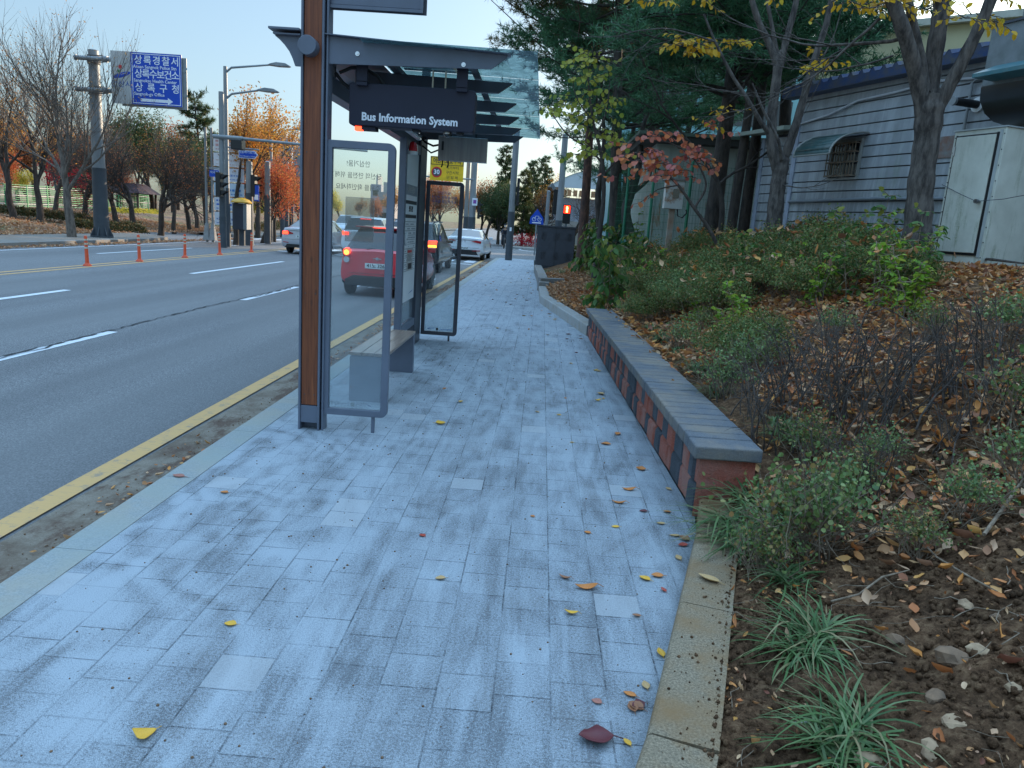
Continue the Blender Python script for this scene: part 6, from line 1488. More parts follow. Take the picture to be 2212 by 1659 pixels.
HAT = [(0.00, 0.34, 0.93, 0.90, 0.86, 0, 0.97, 0.74), (0.07, 0.28, 0.96, 0.99, 0.93, 0, 1.02, 0.80), (0.42, 0.25, 0.98, 1.0, 0.95, 1, 1.44, 0.68), (0.9, 0.22, 0.97, 1.0, 0.96, 1, 1.50, 0.72), (1.6, 0.22, 0.95, 1.0, 0.97, 1, 1.51, 0.74), (2.2, 0.22, 0.93, 1.0, 0.97, 1, 1.43, 0.72), (2.85, 0.24, 0.90, 1.0, 0.95, 0, 1.0, 0.80), (3.4, 0.26, 0.74, 0.96, 0.86, 0, 0.82, 0.70), (3.6, 0.32, 0.62, 0.84, 0.72, 0, 0.66, 0.6)]
SUV = [(0.00, 0.38, 1.02, 0.90, 0.86, 0, 1.06, 0.76), (0.08, 0.32, 1.05, 0.99, 0.93, 0, 1.12, 0.82), (0.38, 0.28, 1.06, 1.0, 0.96, 1, 1.60, 0.72), (1.0, 0.26, 1.05, 1.0, 0.97, 1, 1.66, 0.76), (1.9, 0.26, 1.04, 1.0, 0.98, 1, 1.66, 0.77), (2.7, 0.26, 1.02, 1.0, 0.98, 1, 1.58, 0.75), (3.4, 0.28, 0.99, 1.0, 0.96, 0, 1.08, 0.82), (4.1, 0.30, 0.88, 0.98, 0.90, 0, 0.95, 0.74), (4.4, 0.36, 0.68, 0.86, 0.76, 0, 0.74, 0.6)]
def trim_sedan(T, lit=False):
    q = MB(); q.prism([(-0.70, 0.27), (0.70, 0.27), (0.62, 0.40), (-0.62, 0.40)], 'y', -0.03, 0.02); q.build('bumper_insert', M['car_black'], T)
    q = MB(); q.box(-0.72, 0.72, -0.008, 0.0, 0.585, 0.592); q.box(-0.60, 0.60, -0.012, -0.004, 0.93, 0.945); q.build('boot_gap', M['car_black'], T)
    q = MB(); q.tube([(0.09 * math.cos(t), -0.014, 0.885 + 0.04 * math.sin(t)) for t in [2 * math.pi * k / 16 for k in range(17)]], 0.006, 5, caps=False); q.build('badge', M['chrome'], T)
    q = MB(); q.add([(0, 1.36, 1.40), (0, 1.5, 1.415), (0, 1.38, 1.47)], [(0, 1, 2)]); q.build('roof_fin', M['car_black'], T)
lsed = [('tail_lamp', 'tail_red', [(0.36, 0.80), (0.78, 0.76), (0.80, 0.90), (0.60, 0.93), (0.38, 0.85)], -0.028, 0.15), ('bumper_reflector', 'tail_red', [(0.56, 0.44), (0.78, 0.46), (0.78, 0.49), (0.56, 0.47)], -0.02, 0.05)]
def ex_silver(T):
    trim_sedan(T)
    q = MB(); q.prism([(-0.80, 0.78), (-0.56, 0.79), (-0.58, 0.91), (-0.80, 0.90)], 'y', -0.038, -0.030); q.build('brake_light', M['tail_lit'], T)
make_car('parked_car' if False else 'silver_sedan', 'silver saloon seen from behind with its left brake lamp lit, beside the orange lane posts', 'car', SED, 1.80, 'paint_silver', (0.92, 3.62), 0.315, lsed, '31오 6397', 0.655, ex_silver, (-9.66, 30.2), 0.0)
def ex_white(T):
    trim_sedan(T); q = MB(); q.box(-0.62, 0.62, -0.035, 0.01, 0.40, 0.50); q.build('bumper_strip', M['car_black'], T)
lw = [('tail_lamp', 'tail_red', [(0.34, 0.88), (0.80, 0.80), (0.84, 0.92), (0.60, 0.94)], -0.028, 0.20), ('bumper_reflector', 'tail_red', [(0.42, 0.44), (0.80, 0.46), (0.80, 0.50), (0.42, 0.47)], -0.038, 0.03)]
make_car('white_sedan', 'white saloon waiting past the shelter at the end of the footpath', 'car', SED, 1.82, 'paint_white', (0.95, 3.65), 0.32, lw, '71구 8767', 0.50, ex_white, (-3.60, 34.9), -0.03)
def ex_red(T):
    q = MB(); q.prism([(-0.66, 0.24), (0.66, 0.24), (0.70, 0.36), (0.52, 0.46), (-0.52, 0.46), (-0.70, 0.36)], 'y', -0.045, 0.03); q.build('bumper_insert', M['car_black'], T, bevel=0.01)
    q = MB(); q.box(-0.60, 0.60, -0.010, 0.0, 0.505, 0.512); q.build('tailgate_gap', M['car_black'], T)
    q = MB(); q.box(-0.58, 0.58, 0.36, 0.58, 1.485, 1.51); q.build('roof_spoiler', M['paint_red'], T, bevel=0.01)
    q = MB(); q.box(-0.20, 0.20, 0.345, 0.358, 1.485, 1.503); q.build('high_brake_light', M['tail_lit'], T)
    q = MB(); q.prism([(-0.10, 0.83), (-0.03, 0.83), (-0.03, 0.812), (0.03, 0.812), (0.03, 0.83), (0.10, 0.83), (0.09, 0.848), (0.03, 0.848), (0.03, 0.866), (-0.03, 0.866), (-0.03, 0.848), (-0.09, 0.848)], 'y', -0.03, -0.012); q.build('badge', M['chrome'], T)
    q = MB(); q.bar((0.0, 0.10, 1.06), (-0.25, 0.06, 1.03), 0.012, 0.012); q.build('rear_wiper', M['car_black'], T)
    for s in (-1, 1):
        for nm, mt, z, r in (('brake_light', 'tail_lit', 0.955, 0.085), ('indicator_light', 'tail_amber', 0.940, 0.058), ('reverse_lamp', 'lamp_clear', 0.785, 0.070)):
            q = MB(); yy = -0.045 if nm != 'indicator_light' else -0.052; q.tube([(s * 0.665, yy, z), (s * 0.665, 0.06, z)], [r * 0.9, r], 18); q.build(nm, M[mt], T, smooth=True)
    q = MB(); q.add([(0, 0.75, 1.52), (0, 0.9, 1.53), (0, 0.72, 1.60)], [(0, 1, 2)]); q.build('antenna', M['car_black'], T)
lh = [('tail_lamp', 'tail_red', [(0.59, 0.86), (0.745, 0.86), (0.745, 1.02), (0.60, 1.02)], -0.030, 0.12)]
make_car('red_hatchback', 'small red hatchback with lit tail lamps seen through the near glass screen', 'car', HAT, 1.62, 'paint_red', (0.55, 2.95), 0.29, lh, '41노 3263', 0.62, ex_red, (-3.52, 16.15), 0.0)
def ex_suv(T):
    q = MB(); q.prism([(-0.80, 0.28), (0.80, 0.28), (0.78, 0.56), (-0.78, 0.56)], 'y', -0.05, 0.03); q.build('bumper', M['car_black'], T, bevel=0.02)
    for s in (-1, 1):
        q = MB(); q.prism([(s * 0.50, 0.86), (s * 0.86, 0.86), (s * 0.86, 0.93), (s * 0.50, 0.93)], 'y', -0.044, 0.0); q.build('indicator_light', M['tail_amber'], T)
        q = MB(); q.bar((s * 0.66, 0.6, 1.68), (s * 0.66, 2.6, 1.68), 0.04, 0.04); q.build('roof_rail', M['galv'], T)
lsu = [('brake_light', 'tail_lit', [(0.52, 0.94), (0.86, 0.94), (0.86, 1.08), (0.52, 1.06)], -0.035, 0.12), ('bumper_reflector', 'tail_red', [(0.58, 0.46), (0.80, 0.46), (0.80, 0.50), (0.58, 0.50)], -0.058, 0.0)]
make_car('dark_suv', 'dark sport utility car with amber indicator lit, seen through the far glass screen', 'car', SUV, 1.86, 'paint_black', (0.85, 3.5), 0.36, lsu, '52다 4180', 0.70, ex_suv, (-4.28, 24.6), 0.0)
def ex_w2(T):
    q = MB(); q.box(-0.22, 0.22, 0.345, 0.36, 1.575, 1.60); q.build('high_brake_light', M['tail_lit'], T)
make_car('white_suv', 'white car in the middle lane ahead of the red hatchback, brake lamp lit', 'car', SUV, 1.84, 'paint_white', (0.85, 3.5), 0.35, [('tail_lamp', 'tail_lit', [(0.60, 0.92), (0.86, 0.92), (0.86, 1.06), (0.60, 1.04)], -0.03, 0.12)], None, 0, ex_w2, (-7.2, 30.3), 0.0)
hd_l = [('headlamp', 'head_lit', [(0.50, 0.62), (0.80, 0.66), (0.82, 0.78), (0.52, 0.74)], 0.0, 0.0)]
def ex_on(T):
    for s in (-1, 1):
        q = MB(); q.tube([(s * 0.62, 4.35, 0.68), (s * 0.62, 4.50, 0.68)], 0.10, 12); q.build('headlamp', M['head_lit'], T)
    q = MB(); q.box(-0.5, 0.5, 4.40, 4.515, 0.42, 0.58); q.build('grille', M['car_black'], T)
make_car('oncoming_suv', 'silver oncoming car with headlamps on, in the far lane beyond the silver saloon', 'car', SUV, 1.84, 'paint_silver', (0.85, 3.5), 0.35, [], None, 0, ex_on, (-13.6, 55.5), math.pi)
make_car('orange_taxi', 'small orange car far up the street', 'car', SED, 1.8, 'paint_orange', (0.92, 3.62), 0.315, [], None, 0, ex_on, (-18.0 + 0.5 + 0.0, 79.0), math.pi)
make_car('dark_saloon', 'dark car waiting behind the silver oncoming car', 'car', SED, 1.8, 'paint_black', (0.92, 3.62), 0.315, [], None, 0, ex_on, (-15.4, 68.0), math.pi)

# ================================================================== CYCLIST
def skin_body(name, verts, edges, radii, mat, parent, sub=2):
    o3 = off_of(parent); me = bpy.data.meshes.new(name); me.from_pydata([(v[0] - o3.x, v[1] - o3.y, v[2] - o3.z) for v in verts], edges, [])
    me.materials.append(mat); o = bpy.data.objects.new(name, me); COL.objects.link(o); o.parent = parent
    o.modifiers.new('skin', 'SKIN')
    if not me.skin_vertices: bpy.context.view_layer.update()
    for i, r in enumerate(radii): me.skin_vertices[0].data[i].radius = (r, r)
    me.skin_vertices[0].data[0].use_root = True
    s = o.modifiers.new('sub', 'SUBSURF'); s.levels = sub; s.render_levels = sub
    return o
cx_, cy_ = -2.75, 56.0
PE = thing('person', 'cyclist in dark jacket, cap and white face mask riding toward the camera across the junction', 'person', (cx_, cy_, -0.14))
def cvt(p): return (cx_ + p[0], cy_ + p[1], -0.14 + p[2])
M['skin'] = pm('skin', (0.45, 0.27, 0.19), 0.6)
M['jacket'] = pm('dark navy jacket', (0.015, 0.018, 0.03), 0.8)
M['trousers'] = pm('dark trousers', (0.02, 0.021, 0.026), 0.8)
bv = [(0, 0.22, 0.98), (0, 0.17, 1.15), (0, 0.08, 1.34), (0, 0.03, 1.45), (0, -0.01, 1.54), (0, -0.02, 1.66), (0.17, 0.06, 1.38), (0.22, -0.14, 1.18), (0.23, -0.36, 1.05), (-0.17, 0.06, 1.38), (-0.22, -0.14, 1.18), (-0.23, -0.36, 1.05), (0.10, 0.20, 0.93), (0.12, -0.16, 0.80), (0.11, -0.08, 0.36), (0.11, -0.16, 0.30), (-0.10, 0.20, 0.93), (-0.12, -0.10, 0.62), (-0.11, 0.04, 0.20), (-0.11, -0.06, 0.14), (0.25, -0.42, 1.03), (-0.25, -0.42, 1.03)]
be = [(0, 1), (1, 2), (2, 3), (3, 4), (4, 5), (2, 6), (6, 7), (7, 8), (2, 9), (9, 10), (10, 11), (0, 12), (12, 13), (13, 14), (14, 15), (0, 16), (16, 17), (17, 18), (18, 19), (8, 20), (11, 21)]
brd = [0.13, 0.12, 0.14, 0.06, 0.055, 0.095, 0.06, 0.042, 0.03, 0.06, 0.042, 0.03, 0.085, 0.06, 0.035, 0.032, 0.085, 0.06, 0.035, 0.032, 0.032, 0.032]
skin_body('body', [cvt(v) for v in bv], be, brd, M['skin'], PE)
skin_body('jacket', [cvt(bv[i]) for i in (0, 1, 2, 6, 7, 8, 9, 10, 11)], [(0, 1), (1, 2), (2, 3), (3, 4), (4, 5), (2, 6), (6, 7), (7, 8)], [0.165, 0.16, 0.18, 0.08, 0.06, 0.048, 0.08, 0.06, 0.048], M['jacket'], PE)
skin_body('trousers', [cvt(bv[i]) for i in (0, 12, 13, 14, 16, 17, 18)], [(0, 1), (1, 2), (2, 3), (0, 4), (4, 5), (5, 6)], [0.155, 0.105, 0.08, 0.055, 0.105, 0.08, 0.055], M['trousers'], PE)
q = MB(); c = Vector(cvt((0, -0.02, 1.70))); q.tube([c + Vector((0, 0.0, -0.01)), c + Vector((0, 0, 0.05)), c + Vector((0, 0, 0.09)), c + Vector((0, 0, 0.105))], [0.112, 0.105, 0.07, 0.02], 14); q.build('cap', M['jacket'], PE, smooth=True)
q = MB(); c = Vector(cvt((0, -0.108, 1.635))); q.add([c + Vector(v) for v in ((-0.06, 0.02, 0.035), (0.06, 0.02, 0.035), (0.05, 0.02, -0.05), (-0.05, 0.02, -0.05), (0, -0.022, 0.03), (0, -0.02, -0.045))], [(0, 4, 5, 3), (4, 1, 2, 5)]); q.build('face_mask', M['white_plastic'], PE, smooth=True)
BK = thing('bicycle', 'dark bicycle ridden by the masked cyclist', 'bicycle', (cx_, cy_, -0.14))
def ring(r, c, w, n=26): return [(c[0], c[1] + r * math.cos(t), c[2] + r * math.sin(t)) for t in [2 * math.pi * k / n for k in range(n + 1)]]
for c in ((0, -0.55, 0.33), (0, 0.52, 0.33)):
    q = MB(); q.tube([cvt(p) for p in ring(0.32, c, 0)], 0.02, 8, caps=False); wh = q.build('wheel', M['tyre'], BK, smooth=True)
    q = MB()
    for k in range(9): t = math.pi * k / 9; q.tube([cvt((0, c[1] - 0.3 * math.cos(t), c[2] - 0.3 * math.sin(t))), cvt((0, c[1] + 0.3 * math.cos(t), c[2] + 0.3 * math.sin(t)))], 0.003, 3)
    q.build('spokes', M['galv'], wh)
q = MB()
for a, b in (((0, 0.52, 0.33), (0, 0.06, 0.28)), ((0, 0.06, 0.28), (0, 0.18, 0.82)), ((0, 0.06, 0.28), (0, -0.40, 0.80)), ((0, 0.16, 0.74), (0, -0.40, 0.82)), ((0, -0.38, 0.92), (0, -0.55, 0.33)), ((0, 0.52, 0.33), (0, 0.16, 0.74))): q.tube([cvt(a), cvt(b)], 0.017, 8)
q.build('frame', M['dark_steel'], BK, smooth=True)
q = MB(); q.tube([cvt((-0.28, -0.38, 1.02)), cvt((-0.1, -0.42, 1.0)), cvt((0.1, -0.42, 1.0)), cvt((0.28, -0.38, 1.02))], 0.014, 8); q.tube([cvt((0, -0.38, 0.9)), cvt((0, -0.42, 1.0))], 0.014, 8); q.build('handlebar', M['dark_steel'], BK, smooth=True)
q = MB(); q.prism([(-0.08, 0.30), (0.08, 0.30), (0.02, 0.04), (-0.02, 0.04)], 'z', 0.80 - 0.14, 0.85 - 0.14) if False else q.add([cvt(v) for v in ((-0.08, 0.30, 0.85), (0.08, 0.30, 0.85), (0.02, 0.04, 0.86), (-0.02, 0.04, 0.86), (-0.06, 0.29, 0.81), (0.06, 0.29, 0.81), (0.015, 0.05, 0.83), (-0.015, 0.05, 0.83))], [(0, 1, 2, 3), (7, 6, 5, 4), (0, 4, 5, 1), (1, 5, 6, 2), (2, 6, 7, 3), (3, 7, 4, 0)]); q.build('saddle', M['black_rubber'], BK)

# ================================================================== TREES
def leaf_cloud(rng, tips, per, spread, size, T=LEAF_T, name='crown', squash=1.0):
    P = np.array([t[0] for t in tips]); P = np.repeat(P, per, 0); P = P + rng.normal(0, spread, P.shape) * np.array([1, 1, squash])
    return scatter_mesh(name, rng, P, rng.uniform(size * 0.7, size * 1.25, len(P)), T)
def make_tree(name, label, cat, group, seed, H, r, bark, leaf=None, per=4, sp=0.25, ls=0.09, kids=(3, 4), spread=0.55, up=0.10, depth=4, ratio=0.66, trunk=0.32, wob=0.09, keep=1.0):
    rng = np.random.default_rng(seed); t = thing(name, label, cat, (0, 0, 0), group)
    tb = Tubes(); tips = []
    grow(rng, tb, tips, (0, 0, -0.15), (rng.normal(0, 0.04), rng.normal(0, 0.04), 1), H * trunk, r, 0, depth, kids, spread, up, ratio, wob)
    V = np.concatenate(tb.V); k = H / max(V[:, 2].max(), 0.1)
    tb.V = [v * np.array([k, k, k]) for v in tb.V]; tips = [(a * k, b) for a, b in tips]
    finish(tb.mesh('trunk'), 'trunk', M[bark], t, True, 0)
    if leaf:
        if keep < 1: tips = [x for x in tips if rng.random() < keep]
        finish(leaf_cloud(rng, tips, per, sp, ls), 'crown', M[leaf], t)
    t['h'] = float(H)
    return t
def put(t, x, y, z, H=None, rz=0.0, label=None, first=False):
    o = t if first else copy_tree(t)
    if label: o['label'] = label
    s = 1.0 if H is None else H / t['h']; o.location = (x, y, z); o.scale = (s, s, s); o.rotation_euler = (0, 0, rz)
    return o
def make_pine(name, label, group, seed, H, r, leaf, bark='bark_pine', low=0.30, rad_=3.2, tuft=0.14, nb=46, dens=13, straight=0.02, dead=0, wid=0.0075):
    rng = np.random.default_rng(seed); t = thing(name, label, 'pine tree', (0, 0, 0), group)
    tb = Tubes(); n = 14; P = [np.array([0, 0, -0.2])]; d = np.array([0, 0, 1.0])
    for i in range(n): d = unit(d + rng.normal(0, straight, 3) * np.array([1, 1, 0.2])); P.append(P[-1] + d * (H + 0.2) / n)
    P = np.array(P); tb.add(P, np.linspace(r, r * 0.15, len(P)), 9)
    C = []; Dn = []
    for b in range(nb):
        f = low + (0.98 - low) * (b + rng.random()) / nb; idx = f * n; i0 = min(int(idx), n - 1); p = P[i0] + (P[i0 + 1] - P[i0]) * (idx - i0)
        a = rng.uniform(0, 2 * np.pi); L = rad_ * (1.0 - 0.72 * (f - low) / (1 - low)) * rng.uniform(0.6, 1.15)
        dd = unit(np.array([math.cos(a), math.sin(a), rng.uniform(-0.05, 0.35)]))
        q, de = limb(rng, p, dd, L, 6, 0.10, 0.02); tb.add(q, np.linspace(r * 0.22, 0.008, len(q)), 5)
        if f < low + dead and rng.random() < 0.6: continue
        ns = int(L * 7.5)
        for s in range(ns):
            g = 0.25 + 0.75 * (s + rng.random()) / ns; i1 = min(int(g * 6), 5); qq = q[i1] + (q[i1 + 1] - q[i1]) * (g * 6 - i1)
            sd_ = unit(np.cross(de, [0, 0, 1]) * rng.choice([-1, 1]) + de * rng.uniform(0.2, 1.0) + np.array([0, 0, rng.uniform(-0.1, 0.35)]))
            l2 = rng.uniform(0.25, 0.75) * (0.5 + L / 6); e, _ = limb(rng, qq + rng.normal(0, 0.05, 3), sd_ + np.array([0, 0, rng.uniform(-0.35, 0.35)]), l2, 2, 0.1, 0.05); tb.add(e, [0.010, 0.006, 0.003], 3)
            m = max(3, int(l2 * dens))
            for w in range(m):
                h = (w + 0.7) / m; C.append(e[0] + (e[2] - e[0]) * h + rng.normal(0, 0.035, 3)); Dn.append(sd_)
    finish(tb.mesh('trunk'), 'trunk', M[bark], t, True, 0)
    C = np.array(C); Dn = np.array(Dn); m = 11; N = len(C) * m
    base = np.repeat(C, m, 0); dir_ = np.repeat(Dn, m, 0) * 0.7 + rng.normal(0, 0.62, (N, 3)); dir_ /= np.linalg.norm(dir_, axis=1)[:, None]
    ref = rng.normal(size=(N, 3)); sdv = np.cross(dir_, ref); sdv /= np.linalg.norm(sdv, axis=1)[:, None]
    L = rng.uniform(0.7, 1.2, (N, 1)) * tuft; w = wid
    V = np.stack([base - sdv * w, base + sdv * w, base + dir_ * L], 1).reshape(-1, 3); F = np.arange(N * 3).reshape(-1, 3)
    # one leaf tone per tuft: join the needles of a tuft at its centre
    F = F.reshape(len(C), m, 3); V = V.reshape(len(C), m, 3, 3)
    Vc = np.concatenate([C[:, None, :], V.reshape(len(C), m * 3, 3)], 1); kk = m * 3 + 1
    loc = np.array([[1 + 3 * i, 1 + 3 * i + 1, 1 + 3 * i + 2] for i in range(m)])
    Fa = (loc[None] + (np.arange(len(C)) * kk)[:, None, None]).reshape(-1, 3)
    finish(fast_mesh('crown', Vc.reshape(-1, 3), Fa), 'crown', M[leaf], t)
    t['h'] = float(H)
    return t
# ---- left park
GB = 'bare and thinly leaved trees of the park'
PT = {}
PT['bareA'] = make_tree('bare_tree', 'x', 'tree', GB, 12, 9.0, 0.15, 'bark_pale', 'lf_tan', 1, 0.12, 0.07, (3, 4), 0.66, 0.075, 5, 0.74, 0.26, keep=0.28, wob=0.07)
PT['bareB'] = make_tree('bare_tree', 'x', 'tree', GB, 23, 6.0, 0.13, 'bark_brown', 'lf_rust', 1, 0.12, 0.07, (3, 4), 0.84, 0.03, 5, 0.75, 0.24, keep=0.25, wob=0.12)
PT['bareC'] = make_tree('bare_tree', 'x', 'tree', GB, 37, 7.5, 0.13, 'bark_brown', 'lf_orange', 2, 0.2, 0.075, (3, 4), 0.66, 0.06, 5, 0.73, 0.26, keep=0.28, wob=0.11)
PT['orange'] = make_tree('orange_tree', 'x', 'tree', 'autumn coloured trees', 41, 9.0, 0.15, 'bark_brown', 'lf_orange', 8, 0.30, 0.16, (3, 4), 0.50, 0.09, 4, 0.70, 0.30)
PT['rust'] = make_tree('rust_tree', 'x', 'tree', 'autumn coloured trees', 43, 6.0, 0.13, 'bark_brown', 'lf_rust', 9, 0.28, 0.14, (3, 4), 0.62, 0.06, 4, 0.70, 0.30)
PT['scarlet'] = make_tree('scarlet_tree', 'x', 'tree', 'autumn coloured trees', 47, 5.5, 0.12, 'bark_brown', 'lf_scarlet', 8, 0.26, 0.12, (3, 4), 0.66, 0.05, 4, 0.72, 0.26)
PT['crimson'] = make_tree('maple_tree', 'x', 'tree', 'autumn coloured trees', 53, 4.0, 0.10, 'bark_brown', 'lf_crimson', 22, 0.34, 0.16, (3, 5), 0.85, -0.02, 3, 0.72, 0.30)
PT['yellow'] = make_tree('yellow_tree', 'x', 'tree', 'autumn coloured trees', 59, 5.0, 0.11, 'bark_brown', 'lf_yellow', 8, 0.26, 0.13, (3, 4), 0.62, 0.05, 4, 0.72, 0.28)
PT['pine'] = make_pine('pine_tree', 'x', 'conifers of the park', 61, 8.0, 0.16, 'lf_conifer', 'bark_brown', 0.25, 2.0, 0.30, 60, 9, wid=0.022)
PT['dark'] = make_tree('leafy_tree', 'x', 'tree', 'dark green trees', 67, 6.5, 0.14, 'bark_brown', 'lf_conifer', 14, 0.30, 0.14, (3, 4), 0.62, 0.06, 4, 0.70, 0.26)
used = set()
def park(kind, xd, yd_top, Y, label, zb=None):
    p = at_y(xd, 450, Y); zz = hill_z(np.array(p.x), np.array(Y)).item() if zb is None else zb
    H = at_y(xd, yd_top, Y).z - zz
    o = put(PT[kind], p.x, Y, zz, H, R_.uniform(0, 6.28), label, kind not in used); used.add(kind); return o
park('bareA', 152, -25, 28.6, 'tallest bare tree with grey trunk and upswept twigs, just left of the direction sign mast')
park('bareC', 84, 120, 36, 'bare tree with orange tinged twigs left of the tallest bare tree')
park('bareC', 28, 90, 34, 'bare tree at the left edge of the park with thin orange leaves')
park('bareB', 118, 235, 44, 'small bare tree between the two leftmost trunks')
park('bareB', 178, 250, 42, 'low spreading bare tree behind the tallest bare tree')
park('bareA', 205, 205, 44, 'bare tree half hidden behind the direction sign mast')
park('bareB', 252, 240, 40, 'dark forked bare tree right of the direction sign mast')
park('bareB', 290, 250, 43, 'dark double trunked bare tree before the green fence')
park('bareB', 343, 238, 35, 'wide crowned bare tree with pale straight trunk on the slope')
park('bareC', 375, 262, 41, 'leaning bare tree behind the wide crowned one')
park('bareB', 408, 290, 44, 'dense twigged dark tree left of the banner rack')
park('dark', 425, 300, 46, 'dark leafy tree immediately left of the banner rack')
park('pine', 445, 200, 52, 'tall open green pine rising behind the banner rack')
park('dark', 330, 245, 62, 'dark green conifer like tree deep in the park')
park('orange', 509, 190, 34, 'tall orange leaved tree between the lamp mast and the yellow lidded box')
park('orange', 556, 205, 44, 'golden orange tree behind the street name sign')
park('scarlet', 567, 345, 37.5, 'red leaved tree on a leaning trunk beside the paired poles')
park('rust', 592, 330, 40, 'rusty red tree right of the paired poles')
park('rust', 628, 345, 52, 'rust coloured tree left of the shelter post')
park('orange', 645, 375, 62, 'orange tree peeping out just left of the shelter post')
park('bareA', 632, 262, 70, 'distant bare tree showing fine twigs against the sky left of the shelter post')
park('crimson', 145, 345, 66, 'vivid crimson maple glowing behind the tallest bare tree')
park('crimson', 185, 350, 70, 'second crimson maple right of the vivid one')
park('scarlet', 15, 330, 58, 'scarlet tree at the far left edge')
park('orange', -6, 205, 66, 'tall orange tree cut by the left edge of the view')
park('orange', 108, 300, 74, 'orange tree in the deep row behind the crimson maple')
park('yellow', 60, 365, 64, 'yellow green tree between the scarlet and orange ones')
park('orange', 215, 315, 80, 'orange tree glimpsed behind the sign mast')
park('scarlet', 262, 370, 78, 'red orange tree glimpsed beyond the green fence')
park('dark', 310, 400, 66, 'low dark evergreen by the end of the green fence', 0.2)
park('dark', 372, 350, 70, 'dark evergreen in the deep shade of the park')
park('dark', 400, 380, 74, 'second dark evergreen in the deep shade of the park')
park('rust', 470, 360, 70, 'rusty tree behind the banners')
park('yellow', 552, 420, 60, 'yellow green tree low behind the yellow lidded box')
park('dark', 530, 400, 72, 'dark green tree behind the concrete pole')
park('rust', 600, 400, 90, 'hazy rusty tree far up the street')
park('orange', 660, 400, 100, 'orange tree far up the street behind the shelter post')
for i_, (k_, x_, t_, Y_, lb_) in enumerate((('orange', -30, 250, 74, 'orange tree crowding the left edge, deep row'), ('rust', 40, 270, 76, 'rust tree in the deep row above the fence, far left'), ('orange', 75, 255, 82, 'tall amber tree in the deep row'), ('rust', 130, 275, 84, 'rust tree in the deep row behind the crimson maple'), ('orange', 165, 265, 88, 'amber tree in the deep row left of the sign mast'), ('rust', 196, 285, 78, 'rust tree directly behind the sign mast'), ('dark', 232, 300, 84, 'dark evergreen in the deep row right of the sign mast'), ('rust', 262, 262, 88, 'rust tree in the deep row under the sign'), ('dark', 295, 275, 80, 'dark evergreen in the deep row under the sign'), ('rust', 352, 262, 86, 'rust tree in the deep row behind the wide crowned bare tree'), ('dark', 385, 300, 88, 'dark evergreen deep behind the leaning bare tree'), ('rust', 418, 300, 90, 'rust tree deep behind the banner rack'), ('dark', 455, 330, 84, 'dark evergreen deep behind the banners'), ('orange', 530, 300, 80, 'amber tree deep behind the concrete pole'), ('rust', 575, 330, 84, 'rust tree deep behind the paired poles'), ('scarlet', 610, 345, 76, 'scarlet tree deep beyond the pale pole'))):
    park(k_, x_, t_, Y_, lb_)
# seen through the near screen and beyond it
park('yellow', 738, 410, 110, 'bright yellow tree seen through the left of the near screen', 0.0)
park('orange', 775, 425, 120, 'orange tree seen through the near screen', 0.0)
park('rust', 815, 425, 105, 'rusty tree seen through the right of the near screen', 0.0)
park('orange', 845, 400, 95, 'golden tree in the gap beside the near screen', 0.0)
park('rust', 935, 385, 78, 'rust red tree seen through the far screen', 0.0)
park('scarlet', 960, 380, 84, 'red tree seen through the right of the far screen', 0.0)
park('rust', 900, 395, 92, 'rusty tree behind the timetable screen', 0.0)
park('orange', 998, 395, 80, 'golden brown tree just right of the far screen', 0.0)
# ---- block beyond the junction
PT['cone'] = make_pine('conifer', 'x', 'conifers beyond the junction', 71, 7.0, 0.13, 'lf_conifer_warm', 'bark_brown', 0.14, 1.5, 0.28, 75, 9, wid=0.028)
PT['cone2'] = make_pine('conifer', 'x', 'conifers beyond the junction', 73, 9.0, 0.13, 'lf_conifer', 'bark_brown', 0.10, 1.7, 0.30, 85, 9, wid=0.028)
def far(kind, xd, yt, Y, label):
    p = at_y(xd, 480, Y); H = at_y(xd, yt, Y).z - 0.1
    o = put(PT[kind], p.x, Y, 0.1, H, R_.uniform(0, 6.28), label, kind not in used); used.add(kind); return o
far('rust', 1040, 385, 66, 'rusty red tree beyond the junction, right of the school zone sign')
far('dark', 1052, 400, 63.5, 'broad dark green tree beyond the junction')
far('cone2', 1088, 312, 65, 'tall dark conifer beyond the junction near the end pole')
far('dark', 1078, 395, 63, 'dark green tree behind the white car')
far('cone', 1130, 368, 62.5, 'narrow yellow green conifer right of the end pole')
far('cone2', 1148, 345, 82, 'pointed dark conifer left of a matching one')
far('cone2', 1172, 335, 84, 'pointed dark conifer nearest the pale curved roof')
far('orange', 1190, 375, 80, 'golden brown tree before the curved roof')
far('bareB', 1170, 395, 66, 'bare dark tree behind the cycle sign')
far('bareB', 1240, 400, 66, 'bare tree before the grey hall')
far('bareB', 1300, 390, 68, 'second bare tree before the grey hall')
far('dark', 1420, 330, 66, 'dark tree behind the wire fence')
far('dark', 1350, 380, 60.5, 'dark tree right of the grey hall')
far('orange', 1010, 400, 88, 'distant golden tree beside the school zone mast')
# red azalea like shrub at the far corner
q = np.random.default_rng(3); RS_ = thing('red_shrub', 'low dark red shrub on the far corner left of the utility cabinet', 'shrub', (0, 0, 0)); p = at_y(1140, 500, 61)
P = q.normal(0, 1, (1500, 3)) * np.array([0.7, 0.4, 0.28]) + np.array([p.x, 61, 0.45]); finish(scatter_mesh('foliage', q, P, 0.10), 'foliage', M['lf_crimson'], RS_)

